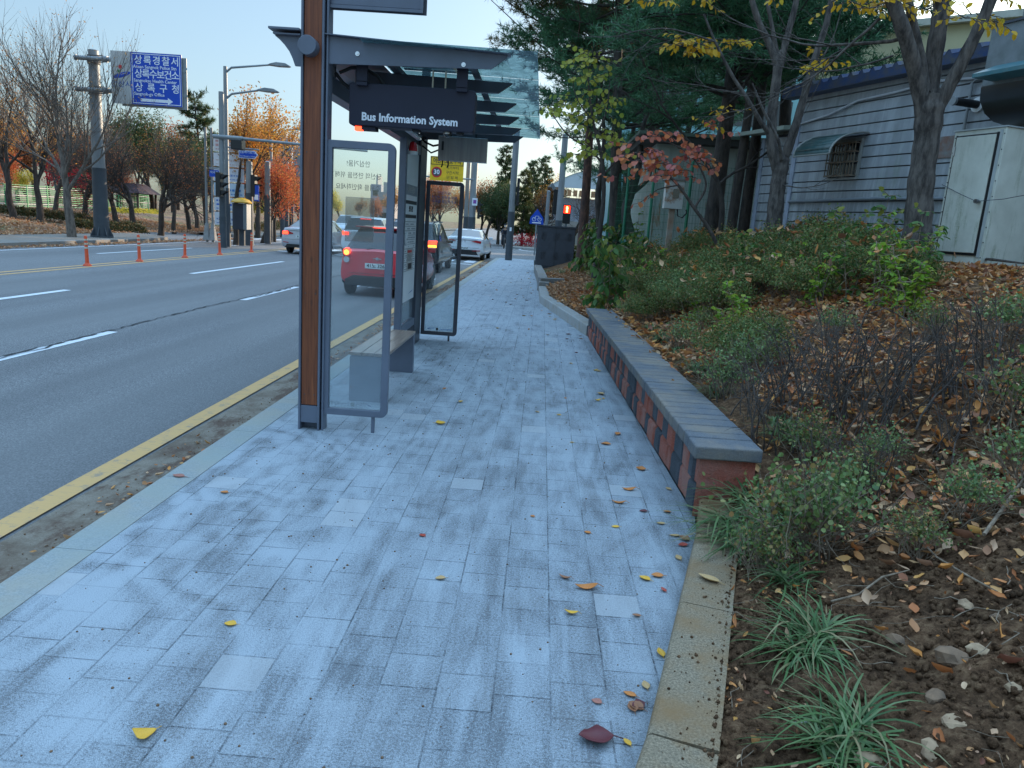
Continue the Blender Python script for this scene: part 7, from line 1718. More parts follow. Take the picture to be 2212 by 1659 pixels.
# grey hall with vaulted roof, low wall, distant blocks
HA = thing('vaulted_hall', 'long grey hall with pale curved roof and orange slatted eaves behind the trees', 'hall', (12, 75, 0))
q = MB(); q.box(1.0, 24.0, 75.0, 95.0, 0, 4.6); q.build('wall', pm('grey hall wall', (0.34, 0.37, 0.43), 0.7, 0, (0.28, 0.31, 0.36), 0.4), HA)
q = MB()
for x0, x1 in ((0.2, 9.2), (8.4, 24.5)):
    n = 14; arc = [(x0 + (x1 - x0) * k / n, 5.5 + 2.0 * math.sin(math.pi * k / n) * (0.9 if x0 < 5 else 1.15)) for k in range(n + 1)]
    for (xa_, za_), (xb_, zb_) in zip(arc, arc[1:]): q.add([(xa_, 74.2, za_), (xb_, 74.2, zb_), (xb_, 96, zb_), (xa_, 96, za_)], [(0, 1, 2, 3)])
    q.add([(x, 74.3, z) for x, z in arc], [tuple(range(n + 1))])
q.build('roof', pm('pale metal roof', (0.60, 0.63, 0.68), 0.35, 0.2, (0.5, 0.53, 0.58), 0.4), HA)
q = MB()
for k in range(40): q.box(1.0 + k * 0.58, 1.36 + k * 0.58, 74.0, 74.9, 4.75, 5.3)
q.build('eaves_slats', pm('orange timber slats', (0.45, 0.22, 0.10), 0.6), HA)
LWL = thing('boundary_wall', 'low pale rendered wall behind the conifers beyond the junction', 'wall', (0, 70, 0)); q = MB(); q.box(-0.2, 10, 68, 68.3, 0, 2.3); q.build('wall', pm('pale render', (0.36, 0.33, 0.30), 0.8), LWL)
for k, (xd0, xd1, yt, Y, c, lb) in enumerate(((598, 628, 297, 260, (0.42, 0.45, 0.52), 'pale distant apartment block left of the shelter post'), (632, 668, 318, 230, (0.36, 0.34, 0.36), 'lower brown distant block beside the shelter post'), (800, 822, 398, 210, (0.30, 0.30, 0.34), 'tall grey distant tower seen through the near screen'), (815, 850, 415, 190, (0.28, 0.27, 0.28), 'lower brown distant block seen through the near screen'))):
    T_ = thing('apartment_block', lb, 'building', (at_y(xd0, 450, Y).x, Y, 0)); q = MB(); x0, x1 = at_y(xd0, 450, Y).x, at_y(xd1, 450, Y).x; zt = at_y((xd0 + xd1) / 2, yt, Y).z
    q.box(x0, x1, Y, Y + 14, 0, zt); q.build('wall', pm('distant block %d' % k, c, 0.8), T_)
    for j in range(int(zt / 3)):
        q = MB(); q.box(x0 + 0.6, x1 - 0.6, Y - 0.05, Y - 0.02, 1 + j * 3, 2.5 + j * 3); q.build('window_band', M['car_glass'], T_)
    q = MB(); q.box(x0 + 1, x0 + (x1 - x0) * 0.5, Y + 2, Y + 8, zt, zt + 2.5); q.build('roof_plant', M['concrete'], T_)

# pavilion, fence and clipped hedges of the park
PV = thing('pavilion', 'dark red roofed pavilion behind the green park fence', 'pavilion', (at_y(270, 430, 60).x, 60, 0.7)); c = at_y(272, 420, 60)
q = MB(); z0 = at_y(272, 416, 60).z; q.add([(c.x - 1.9, 58.5, z0), (c.x + 1.9, 58.5, z0), (c.x + 1.9, 62, z0), (c.x - 1.9, 62, z0), (c.x - 1.1, 59.6, z0 + 0.75), (c.x + 1.1, 59.6, z0 + 0.75), (c.x + 1.1, 61, z0 + 0.75), (c.x - 1.1, 61, z0 + 0.75)], [(3, 2, 1, 0), (4, 5, 6, 7), (0, 1, 5, 4), (1, 2, 6, 5), (2, 3, 7, 6), (3, 0, 4, 7)]); q.build('roof', pm('dark red roof', (0.05, 0.018, 0.022), 0.7), PV)
q = MB()
for x in (-1.6, 1.6):
    for y in (58.8, 61.6): q.box(c.x + x - 0.07, c.x + x + 0.07, y - 0.07, y + 0.07, 0, z0)
q.build('posts', M['bark_brown'], PV)
PF = thing('park_fence', 'long pale green railing fence with white rails along the back of the park', 'fence', (-30, 45, 0.9))
fa = Vector((at_y(-40, 430, 42).x, 42, 0)); fb = Vector((at_y(180, 430, 52).x, 52, 0)); fc = Vector((at_y(338, 436, 66).x, 66, 0))
PALE = pm('white rail paint', (0.55, 0.62, 0.56), 0.45)
q1 = MB(); q2 = MB()
for a, b in ((fa, fb), (fb, fc)):
    L = (b - a).length; n = int(L / 1.8)
    for i in range(n + 1):
        p = a + (b - a) * (i / n); zz = hill_z(np.array(p.x), np.array(p.y)).item(); q = MB(); q.bar((p.x, p.y, zz - 0.1), (p.x, p.y, zz + 1.42), 0.07, 0.07); q.build('fence_post', M['fence_green_pale'], PF)
    za, zb_ = (hill_z(np.array(v.x), np.array(v.y)).item() for v in (a, b))
    for j in range(11): (q2 if j % 4 == 1 else q1).bar((a.x, a.y, za + 0.12 + j * 0.125), (b.x, b.y, zb_ + 0.12 + j * 0.125), 0.03, 0.035)
    for i in range(n * 4): p = a + (b - a) * (i / (n * 4)); zz = za + (zb_ - za) * i / (n * 4); q1.bar((p.x, p.y, zz + 0.1), (p.x, p.y, zz + 1.38), 0.014, 0.014)
q1.build('green_bars', M['fence_green_pale'], PF); q2.build('white_rails', PALE, PF)
def hedge(name, label, p0, p1, w, h, n, mat, size=0.07, seed=0, cat='hedge', zf=hill_z):
    rng = np.random.default_rng(seed); p0 = np.array(p0); p1 = np.array(p1); t_ = rng.random(n); c = p0[None] + (p1 - p0)[None] * t_[:, None]
    d = unit(p1 - p0); nn = np.array([-d[1], d[0]]); off = rng.uniform(-1, 1, n) ** 1 * w / 2; x = c + nn[None] * off[:, None]
    env = (1 - (np.abs(off) / (w / 2)) ** 3) * h * (0.85 + 0.15 * np.sin(t_ * 40 + off * 9)); z = zf(x[:, 0], x[:, 1]) + env * rng.random(n) ** 0.35
    P = np.stack([x[:, 0], x[:, 1], z], -1)
    T_ = thing(name, label, cat, (float(p0[0]), float(p0[1]), 0.5)); o3 = off_of(T_); P = P - np.array(o3)
    finish(scatter_mesh('foliage', rng, P, rng.uniform(size * 0.7, size * 1.3, n)), 'foliage', mat, T_)
    q = MB(); m_ = 10
    for k in range(m_):
        s_ = (k + 0.5) / m_; c_ = p0 + (p1 - p0) * s_; zz = float(zf(np.array(c_[0]), np.array(c_[1]))); q.tube([(c_[0], c_[1], zz - 0.05), (c_[0] + 0.1, c_[1], zz + h * 0.7)], 0.015, 5)
    q.build('stems', M['bark_brown'], T_)
def g2(xd, yd, Y): p = at_y(xd, yd, Y); return (p.x, Y)
hedge('clipped_hedge', 'long dark clipped hedge on the upper park slope', g2(-20, 440, 36), g2(190, 450, 40), 1.6, 0.42, 9000, M['lf_darkhedge'], 0.09, 1)
hedge('clipped_hedge', 'lower clipped hedge behind the foot of the sign mast', g2(165, 465, 34.5), g2(300, 470, 37), 1.7, 0.45, 7000, M['lf_darkhedge'], 0.09, 2)
hedge('clipped_hedge', 'narrow hedge at the foot of the green fence', g2(240, 450, 50), g2(340, 450, 60), 1.0, 0.35, 2500, M['lf_yellow'], 0.10, 3)
hedge('clipped_hedge', 'dark hedge beyond the yellow lidded box', g2(535, 490, 48), g2(610, 490, 66), 1.2, 0.6, 4000, M['lf_darkhedge'], 0.10, 4)
# fallen leaves over the park slope
rng = np.random.default_rng(77); n = 26000
x = -19.6 - rng.random(n) ** 1.3 * 14; y = 22 + rng.random(n) * 26; m_ = ~((y > 34) & (y < 43) & (rng.random(n) < 0.7)); x, y = x[m_], y[m_]
z = hill_z(x, y) + fbm(x, y, 9, [(0.6, 0.05), (2.0, 0.02)]) * np.clip((-20 - x) / 2, 0, 1) + 0.015
tag(finish(scatter_mesh('park_leaf_litter', rng, np.stack([x, y, z], -1), rng.uniform(0.07, 0.13, len(x)), CURL_T, CURL_F, 0.35), 'park_leaf_litter', M['lf_litter_pale'], None), 'brown fallen leaves covering the park slope', None, None, 'stuff')
n = 1800; x = rng.uniform(-16.75, -16.1, n); y = rng.uniform(19, 40, n); z = np.full(n, -0.13)
tag(finish(scatter_mesh('gutter_leaf_litter', rng, np.stack([x, y, z], -1), rng.uniform(0.06, 0.11, n), CURL_T, CURL_F, 0.3), 'gutter_leaf_litter', M['lf_litter_pale'], None), 'dry leaves lying along the far kerb', None, None, 'stuff')
# ================================================================== RIGHT HAND TREES
def px_limb(spec):
    """spec: list of (x, y, depth, radius) sights -> smooth points and radii"""
    P = np.array([tuple(at_y(a, b, c)) for a, b, c, _ in spec]); r = np.array([s[3] for s in spec]); S = catmull(np.concatenate([P, r[:, None]], 1), 5); return S[:, :3], S[:, 3]
def sprig(rng, tb, lv, p, d, L, nleaf, droop=0.05):
    pts, _ = limb(rng, p, d, L, 5, 0.14, -droop); tb.add(pts, np.linspace(0.007, 0.002, 6), 4)
    for i in range(nleaf):
        f = 0.15 + 0.85 * i / max(nleaf - 1, 1); k = min(int(f * 5), 4); q = pts[k] + (pts[k + 1] - pts[k]) * (f * 5 - k); lv.append((q, unit(pts[k + 1] - pts[k])))
def leaf_frames(rng, lv, hang=0.5):
    """leaves set alternately along a twig, blades drooping"""
    n = len(lv); D = np.array([l[1] for l in lv]); side = np.cross(D, [0, 0, 1]); side /= np.linalg.norm(side, axis=1)[:, None] + 1e-6
    s = np.where(np.arange(n) % 2 == 0, 1.0, -1.0)[:, None]
    y = D * 0.5 + side * s * 0.8 + np.array([0, 0, -hang]) + rng.normal(0, 0.30, (n, 3)); y /= np.linalg.norm(y, axis=1)[:, None]
    x = np.cross(y, rng.normal(0, 0.6, (n, 3)) + np.array([0.0, -0.5, 1.0])); x /= np.linalg.norm(x, axis=1)[:, None]; z = np.cross(x, y)
    return np.stack([x, y, z], -1)
def put_leaves(rng, lv, size, T, mat, parent, name='crown', hang=0.5):
    P = np.array([l[0] for l in lv]); finish(scatter_mesh(name, rng, P, rng.uniform(size * 0.75, size * 1.2, len(P)), T, LEAF_F, None, leaf_frames(rng, lv, hang)), name, M[mat], parent)
M['bark_front'] = barkm('ringed grey trunk bark', (0.135, 0.112, 0.095), (0.036, 0.029, 0.025), 20)
def front_tree(name, label, limbs, seed, twigs=(), leaves=None, mat='bark_front', leafmat=None, lsize=0.08, hang=0.5, rk=1.0):
    rng = np.random.default_rng(seed); t = thing(name, label, 'tree', (0, 0, 0)); tb = Tubes(); tips = []
    for sp_ in limbs:
        P, r = px_limb(sp_); r = r * rk * (1 + 0.05 * np.sin(np.arange(len(r)) * 1.7 + seed)); tb.add(P, r, 14)
    for (a, b, Y, dx, dy, dz, L, r, md) in twigs:
        grow(rng, tb, tips, np.array(at_y(a, b, Y)), unit(np.array([dx, dy, dz], float)), L, r, 1, md, (2, 3), 0.6, 0.04, 0.68, 0.12)
    lv = []
    if leaves:
        for (xa, ya, xb, yb, Y, n, k) in leaves:
            for i in range(n):
                x = rng.uniform(xa, xb); y = rng.uniform(ya, yb); YY = Y + rng.normal(0, 0.22)
                p = np.array(at_y(x, y, YY)); d = unit(np.array([rng.choice([-1, 1]) * rng.uniform(0.4, 1), rng.normal(0, 0.3), rng.uniform(-0.3, 0.25)])); sprig(rng, tb, lv, p, d, rng.uniform(0.16, 0.34), k)
    finish(tb.mesh('trunk'), 'trunk', M[mat], t, True, 0)
    if lv: put_leaves(rng, lv, lsize, LEAF_T if leafmat != 'lf_yg' and leafmat != 'lf_red' else ROUND_T, leafmat, t, 'crown', hang)
    return t
front_tree('street_tree', 'thick grey trunk forking into three limbs, nearest tree in front of the clad house',
    [[(1962, 660, 8.0, 0.26), (1968, 590, 8.0, 0.20), (1978, 540, 8.0, 0.165), (1984, 470, 8.0, 0.148), (1990, 390, 8.0, 0.138), (2002, 300, 8.0, 0.135), (2008, 240, 8.0, 0.15), (2012, 205, 8.0, 0.12)],
     [(2000, 260, 8.0, 0.10), (1985, 190, 8.0, 0.085), (1962, 100, 7.95, 0.080), (1935, 20, 7.9, 0.072), (1905, -60, 7.9, 0.065), (1870, -160, 7.9, 0.05)],
     [(1998, 200, 8.0, 0.06), (1990, 130, 8.05, 0.052), (1972, 50, 8.1, 0.048), (1960, -20, 8.1, 0.04), (1950, -140, 8.1, 0.03)],
     [(2006, 240, 8.05, 0.10), (2012, 160, 8.1, 0.095), (2026, 70, 8.1, 0.088), (2034, 10, 8.1, 0.085), (2020, -40, 8.1, 0.05), (1995, -140, 8.1, 0.04)],
     [(2032, 20, 8.1, 0.06), (2060, -40, 8.1, 0.055), (2085, -140, 8.1, 0.045)],
     [(2008, 262, 8.0, 0.09), (2040, 205, 7.95, 0.075), (2075, 140, 7.9, 0.068), (2110, 70, 7.85, 0.062), (2140, 0, 7.8, 0.058), (2180, -120, 7.8, 0.05)]],
    81, [(1905, -60, 7.9, -0.6, 0.2, 0.5, 1.2, 0.03, 4), (1960, 80, 8.0, -1, 0.1, -0.1, 1.0, 0.02, 4), (1900, 40, 8.0, -0.6, 0.1, -0.75, 0.9, 0.015, 4), (2110, 70, 7.85, 0.4, 0, 0.6, 0.9, 0.02, 3), (2085, -140, 8.1, 0.2, 0, 1, 1.5, 0.03, 4), (1950, -140, 8.1, -0.3, 0, 1, 1.5, 0.03, 4), (1930, 120, 8.6, -0.8, 0.1, -0.5, 0.8, 0.012, 4)],
    [(1760, -40, 2000, 18, 7.9, 18, 6), (1805, -30, 1965, 18, 8.0, 14, 6), (2075, 15, 2160, 45, 7.8, 9, 6), (2040, -30, 2160, 0, 7.8, 8, 6), (1560, -60, 1780, -18, 8.2, 12, 6)], leafmat='lf_gold', lsize=0.075, rk=0.90)
front_tree('street_tree', 'slender grey trunk with several upright limbs left of the clad house corner',
    [[(1656, 620, 11.0, 0.22), (1660, 570, 11.0, 0.185), (1668, 520, 11.0, 0.15), (1675, 450, 11.0, 0.138), (1682, 390, 11.0, 0.13), (1688, 352, 11.0, 0.135), (1690, 335, 11, 0.10)],
     [(1682, 372, 11.0, 0.10), (1668, 320, 11.0, 0.092), (1667, 260, 11.0, 0.085), (1675, 190, 11.0, 0.080), (1682, 135, 11.0, 0.078), (1690, 110, 11.0, 0.06)],
     [(1680, 145, 11.0, 0.065), (1662, 95, 11.0, 0.058), (1640, 50, 11.0, 0.052), (1622, -10, 11.0, 0.046), (1600, -120, 11.0, 0.04)],
     [(1684, 145, 11.0, 0.065), (1700, 80, 11.0, 0.055), (1716, 20, 11.0, 0.05), (1728, -40, 11.0, 0.045), (1745, -140, 11.0, 0.04)],
     [(1682, 130, 11.05, 0.04), (1668, 60, 11.1, 0.035), (1655, -20, 11.1, 0.03), (1650, -120, 11.1, 0.025)],
     [(1690, 350, 11.0, 0.085), (1706, 310, 10.95, 0.078), (1722, 260, 10.9, 0.070), (1742, 190, 10.9, 0.062), (1762, 120, 10.9, 0.056), (1785, 50, 10.9, 0.05), (1800, -30, 10.9, 0.045), (1812, -140, 10.9, 0.04)],
     [(1672, 300, 11.0, 0.045), (1648, 270, 10.95, 0.040), (1615, 215, 10.9, 0.034), (1580, 160, 10.9, 0.028), (1545, 90, 10.9, 0.022), (1520, 30, 10.9, 0.016)],
     [(1688, 345, 10.9, 0.03), (1680, 300, 10.8, 0.026), (1650, 240, 10.8, 0.022), (1625, 180, 10.8, 0.014)],
     [(1735, 210, 10.8, 0.02), (1762, 150, 10.8, 0.016), (1800, 80, 10.8, 0.010), (1822, 0, 10.8, 0.006)]],
    82, [(1622, -10, 11, -0.5, 0.1, 1, 1.2, 0.03, 4), (1545, 90, 10.9, -0.8, 0, 0.1, 0.9, 0.014, 4), (1600, 200, 10.9, -1, 0, 0.1, 0.7, 0.012, 4), (1728, -40, 11, 0.2, 0, 1, 1.4, 0.03, 4), (1690, 400, 10.8, 0.9, 0, -0.3, 0.5, 0.01, 3)],
    [(1455, 75, 1520, 118, 10.9, 13, 6), (1500, 80, 1610, 105, 10.9, 9, 6), (1375, -20, 1460, 8, 11.1, 7, 5), (1500, -25, 1600, 0, 11.1, 5, 5), (1750, 98, 1800, 135, 10.8, 9, 6), (1562, 222, 1595, 250, 11.0, 3, 4), (1535, 245, 1575, 290, 11.0, 3, 4)], leafmat='lf_gold', lsize=0.105, rk=0.80)
# pines
GP = 'dark pines behind the shelter and hedge'
def front_pine(label, seed, x, Y, H, r, low, rd, leaf, nb, bark='bark_brown', tuft=0.15, dead=0.0, dens=13):
    t = make_pine('pine_tree', label, GP, seed, H, r, leaf, bark, low, rd, tuft * 1.15, int(nb * 1.35), dens, 0.018, dead, 0.0085); t.location = (x, Y, float(bank_z(np.array(x), np.array(Y))) - 0.05); return t
front_pine('pine with reddish trunk, leftmost, its boughs reaching over the shelter roof', 91, at_y(1256, 540, 21).x, 21.0, 11.5, 0.15, 0.42, 3.9, 'needles_warm', 62, 'bark_pine', 0.17, 0.05, 12)
front_pine('dark pine second from the left with a bare forked lower trunk', 92, at_y(1335, 470, 18.5).x, 18.5, 10.5, 0.17, 0.30, 3.4, 'needles', 74, 'bark_brown', 0.16, 0.0, 14)
front_pine('dark pine in the middle with the thickest blackish trunk', 93, at_y(1532, 513, 14.2).x, 14.2, 9.5, 0.17, 0.30, 3.1, 'needles', 84, 'bark_brown', 0.15, 0, 15)
front_pine('pine with slim trunk between the thickest trunk and the slender grey tree', 94, at_y(1576, 513, 13.6).x, 13.6, 9.0, 0.10, 0.36, 2.5, 'needles', 58, 'bark_brown', 0.15, 0, 14)
front_pine('slim pine trunk closest to the hut corner', 95, at_y(1604, 513, 13.9).x, 13.9, 9.4, 0.11, 0.34, 2.6, 'needles', 60, 'bark_brown', 0.15, 0, 14)
front_pine('pine rising behind the gap between hut and clad house', 96, 4.9, 16.0, 11.0, 0.15, 0.50, 2.3, 'needles', 60, 'bark_brown', 0.16, 0, 13)
front_pine('pine added deep behind the mesh fence to block sun, right of the far back one', 98, 5.2, 29.5, 11.5, 0.16, 0.20, 3.2, 'needles', 60, 'bark_brown', 0.17, 0, 10)  # extra pine put in to stop a stray sunbeam on the road
front_pine('pine added deep behind the utility cabinet shrubs to block low sun', 99, 3.2, 31.5, 10.0, 0.15, 0.28, 3.0, 'needles', 56, 'bark_brown', 0.17, 0, 10)  # mostly hidden pine, likewise added to keep low sun off the road
front_pine('pine far back between the two leftmost pines', 97, at_y(1400, 480, 23).x, 23.5, 11.5, 0.15, 0.30, 3.4, 'needles', 60, 'bark_brown', 0.17, 0, 12)
# thin dark stems among the pines
rng = np.random.default_rng(17)
for lb, sp_, md in (('thin forked dark stem beside the leftmost pine', [(1296, 560, 19, 0.08), (1293, 470, 19, 0.075), (1292, 420, 19, 0.08), (1297, 380, 19, 0.06), (1305, 300, 19, 0.05), (1300, 220, 19, 0.03)], 4),
                    ('thick leaning dark stem right of the second pine', [(1365, 520, 17.5, 0.12), (1352, 460, 17.5, 0.11), (1362, 420, 17.5, 0.10), (1378, 370, 17.5, 0.08), (1385, 300, 17.5, 0.06)], 3),
                    ('slim knotted stem before the hut wall', [(1555, 520, 13.2, 0.05), (1560, 450, 13.2, 0.045), (1552, 400, 13.2, 0.04), (1530, 360, 13.2, 0.035), (1515, 340, 13.2, 0.025)], 3)):
    t = thing('thin_tree', lb, 'tree', (0, 0, 0)); tb = Tubes(); P, r = px_limb(sp_); tb.add(P, r, 8); tips = []
    grow(rng, tb, tips, P[-1], unit(P[-1] - P[-4]), 1.3, r[-1], 1, md, (2, 3), 0.7, 0.03, 0.66, 0.12); grow(rng, tb, tips, P[len(P) // 2], unit(np.array([0.7, 0, 0.6])), 1.0, r[-1], 1, md, (2, 3), 0.7, 0.03, 0.66, 0.12)
    finish(tb.mesh('trunk'), 'trunk', M['bark_brown'], t, True, 0)
# yellow green leaved sapling and red leaved sapling
front_tree('young_tree', 'young tree with large yellow green leaves just right of the shelter roof',
    [[(1283, 600, 12.5, 0.05), (1296, 500, 12.5, 0.042), (1304, 420, 12.5, 0.036), (1300, 340, 12.5, 0.03), (1283, 270, 12.5, 0.022), (1272, 190, 12.5, 0.014), (1270, 110, 12.5, 0.006)],
     [(1300, 350, 12.5, 0.02), (1270, 320, 12.5, 0.016), (1225, 290, 12.4, 0.012), (1185, 235, 12.4, 0.006)], [(1290, 290, 12.5, 0.015), (1310, 240, 12.5, 0.012), (1318, 170, 12.6, 0.006)], [(1302, 380, 12.5, 0.018), (1335, 340, 12.5, 0.014), (1350, 300, 12.5, 0.006)], [(1280, 260, 12.5, 0.012), (1245, 210, 12.5, 0.008), (1235, 150, 12.5, 0.004)]],
    83, (), [(1245, 100, 1292, 200, 12.5, 24, 4), (1225, 180, 1320, 290, 12.5, 22, 4), (1165, 205, 1225, 250, 12.4, 9, 4), (1290, 105, 1330, 130, 12.5, 5, 3), (1280, 190, 1330, 300, 12.6, 12, 4), (1250, 290, 1345, 340, 12.5, 18, 4)], mat='bark_brown', leafmat='lf_yg', lsize=0.092, hang=1.0)
front_tree('young_tree', 'young tree spreading red and orange leaves in front of the mesh fence',
    [[(1560, 555, 11.8, 0.03), (1535, 500, 11.8, 0.028), (1500, 450, 11.8, 0.026), (1465, 400, 11.8, 0.022), (1430, 370, 11.8, 0.016), (1385, 350, 11.8, 0.010), (1345, 345, 11.8, 0.005)],
     [(1500, 450, 11.8, 0.02), (1525, 400, 11.8, 0.016), (1500, 345, 11.8, 0.012), (1450, 310, 11.8, 0.008), (1390, 300, 11.8, 0.004)], [(1500, 345, 11.8, 0.012), (1560, 350, 11.8, 0.006)], [(1465, 400, 11.8, 0.012), (1420, 410, 11.8, 0.008), (1400, 430, 11.8, 0.004)]],
    84, (), [(1340, 300, 1400, 350, 11.8, 9, 5), (1370, 275, 1420, 310, 11.8, 6, 4), (1380, 320, 1460, 370, 11.8, 14, 5), (1450, 285, 1520, 345, 11.8, 10, 5), (1480, 330, 1575, 375, 11.8, 9, 4), (1330, 360, 1480, 385, 11.8, 8, 4), (1400, 380, 1440, 425, 11.8, 4, 3), (1520, 240, 1560, 290, 11.8, 4, 3)], mat='twig_dark', leafmat='lf_red', lsize=0.10, hang=0.9)

# ================================================================== PLANTED BANK
def on_bank(x, y):
    r = _ray(x, y); t = 1.5
    while t < 60:
        p = r * t; zz = 1.6 + p[2]; b = float(bank_z(np.array(p[0]), np.array(p[1])))
        if zz <= b and p[0] > float(bxn(p[1])): return Vector((p[0], p[1], b))
        if zz <= 0: return Vector((p[0], p[1], max(b, 0)))
        t += 0.03
    return Vector((r[0] * 12, r[1] * 12, 1.4))
def zb_(x, y): return float(bank_z(np.array(x), np.array(y)))
def make_shrub(name, label, group, seed, R0, H, n, size, leaf, bark='twig_tan', T=LEAF_T, shell=0.45, stems=16, cat='shrub'):
    rng = np.random.default_rng(seed); t = thing(name, label, cat, (0, 0, 0), group); tb = Tubes()
    for i in range(stems):
        a = rng.uniform(0, 6.28); d = unit(np.array([math.cos(a) * 0.55, math.sin(a) * 0.55, 1.0])); P, _ = limb(rng, (rng.normal(0, R0 * 0.25), rng.normal(0, R0 * 0.25), -0.05), d, H * rng.uniform(0.8, 1.05), 5, 0.16); tb.add(P, np.linspace(0.006, 0.0015, 6), 4)
        for k in range(3):
            q, _ = limb(rng, P[2 + k], unit(d + rng.normal(0, 0.7, 3)), H * 0.35, 3, 0.2); tb.add(q, np.linspace(0.003, 0.001, 4), 3)
    finish(tb.mesh('stems'), 'stems', M[bark], t)
    v = rng.normal(size=(n, 3)); v /= np.linalg.norm(v, axis=1)[:, None]; v[:, 2] = np.abs(v[:, 2]); r = rng.random(n) ** shell
    lump = 1 + 0.34 * np.sin(v[:, 0] * 5 + seed) * np.cos(v[:, 1] * 6 - seed) + 0.22 * np.sin(v[:, 2] * 9 + v[:, 0] * 7) + 0.28 * (rng.random(n) < 0.10) * rng.random(n)
    P = v * (r * lump)[:, None] * np.array([R0, R0, H * 0.62]) + np.array([0, 0, H * 0.38]); P += rng.normal(0, 0.015, P.shape)
    finish(scatter_mesh('foliage', rng, P, rng.uniform(size * 0.7, size * 1.3, n), T), 'foliage', M[leaf], t)
    return t
GH = 'dense small leaved shrubs of the hedge on the bank'
hedges = [make_shrub('hedge_shrub', 'low dense dark green hedge shrub on the planted bank', GH, 101 + i, 0.46, 0.62, 5600, 0.034, lf, stems=30) for i, lf in enumerate(('lf_hedge', 'lf_hedge', 'lf_hedge_blue'))]
firsts = [True, True, True]
rr = random.Random(12)
def ins(protos, fl, k, x, y, s, label=None, sz=None, zoff=0.0):
    o = protos[k] if fl[k] else copy_tree(protos[k]); fl[k] = False
    o.location = (x, y, zb_(x, y) + zoff); o.rotation_euler = (0, 0, rr.uniform(0, 6.28)); o.scale = (s * rr.uniform(0.9, 1.1), s * rr.uniform(0.9, 1.1), (sz or s) * rr.uniform(0.9, 1.08))
    if label: o['label'] = label
    return o
# two drifts: along the back of the bank and a nearer one
spots = []
for u, y0, y1, st in ((1.05, 8.6, 15.5, 0.62), (1.65, 8.0, 15.5, 0.62), (2.25, 7.6, 14.5, 0.64), (2.85, 9.2, 12.5, 0.66)):
    y = y0
    while y < y1:
        x = float(bxn(y)) + 0.2 + u + rr.uniform(-0.12, 0.12); spots.append((x, y + rr.uniform(-0.12, 0.12), rr.uniform(0.62, 1.0))); y += st
for (x, y) in ((3.9, 5.3), (4.4, 5.0), (3.3, 6.9)): spots.append((x, y, 0.7))
for (x, y, s) in spots:
    u_ = x - float(bxn(y)); row = 'front row' if u_ < 1.55 else ('second row' if u_ < 2.15 else ('third row' if u_ < 2.75 else 'back row'))
    where = 'beside the thick near trunk' if y < 8.6 else ('below the clad house' if y < 11.0 else ('below the hut and mesh fence' if y < 13.2 else 'toward the leftmost pines'))
    ins(hedges, firsts, rr.choice((0, 0, 1, 1, 2)), x, y, s, 'dense low hedge shrub, %s, %s' % (row, where))
for (xd, yd, s, lb) in ((1385, 700, 0.55, 'small round dark shrub just behind the far end of the low wall'), (1575, 800, 0.62, 'rounded green shrub among the fallen leaves, mid bank'), (1640, 760, 0.55, 'rounded green shrub behind the mid bank one'), (1330, 640, 0.5, 'bluish low shrub beside the pale kerb bed'), (1440, 690, 0.6, 'low shrub at the foot of the hedge near the low wall')):
    p = on_bank(xd, yd); ins(hedges, firsts, 2 if 'blu' in lb else rr.choice((0, 1)), p.x, p.y, s, lb, s * 1.15)
# near airy shrubs with tan twigs
airy = [make_shrub('airy_shrub', 'airy small leaved shrub with tan twigs', 'airy shrubs near the low wall', 120 + i, 0.30, 0.55, 700, 0.026, 'lf_hedge_blue' if i else 'lf_hedge', 'twig_tan', ROUND_T, 0.6, 26) for i in range(2)]
fa_ = [True, True]
for i, (xd, yd, s, lb) in enumerate(((1690, 1200, 0.95, 'airy shrub with tan twigs right behind the strap grass at the wall end'), (1780, 1190, 0.80, 'airy shrub right of the one at the wall end'), (1650, 1250, 0.55, 'small airy shrub leaning over the kerb beside the low wall'), (1560, 860, 0.7, 'pale airy shrub beside the cap stones, middle of the low wall'), (1850, 1080, 0.55, 'thin airy shrub in the leaf litter right of the dead twigs'), (2090, 1130, 0.55, 'thin airy shrub in the litter near the right edge'), (1980, 1200, 0.45, 'smallest airy shrub among the dry leaves'), (1470, 760, 0.7, 'airy shrub behind the strap grass row'), (2215, 930, 0.9, 'airy shrub at the right edge of the view'), (2215, 1050, 0.7, 'lower airy shrub at the right edge of the view'), (1520, 720, 0.6, 'airy shrub between the low wall and the hedge, far part'), (1610, 820, 0.75, 'airy shrub left of the dead twigs'), (1660, 800, 0.6, 'airy shrub behind the one left of the dead twigs'), (1800, 730, 0.55, 'airy shrub behind the dead twigs, centre'), (2000, 740, 0.6, 'airy shrub behind the dead twigs, right'), (2165, 740, 0.7, 'airy shrub near the right edge before the leaf carpet'), (1430, 650, 0.7, 'airy shrub at the front of the hedge near the bright sapling'), (1360, 690, 0.6, 'airy shrub behind the far end of the wall'), (1740, 1000, 0.6, 'airy sprig at the foot of the nearer dead twigs'), (1900, 1010, 0.5, 'airy sprig in open leaf litter'), (1800, 1110, 0.6, 'airy sprig right of the wall end shrubs'))):
    p = on_bank(xd, yd); ins(airy, fa_, i % 2, p.x, p.y, s, lb)
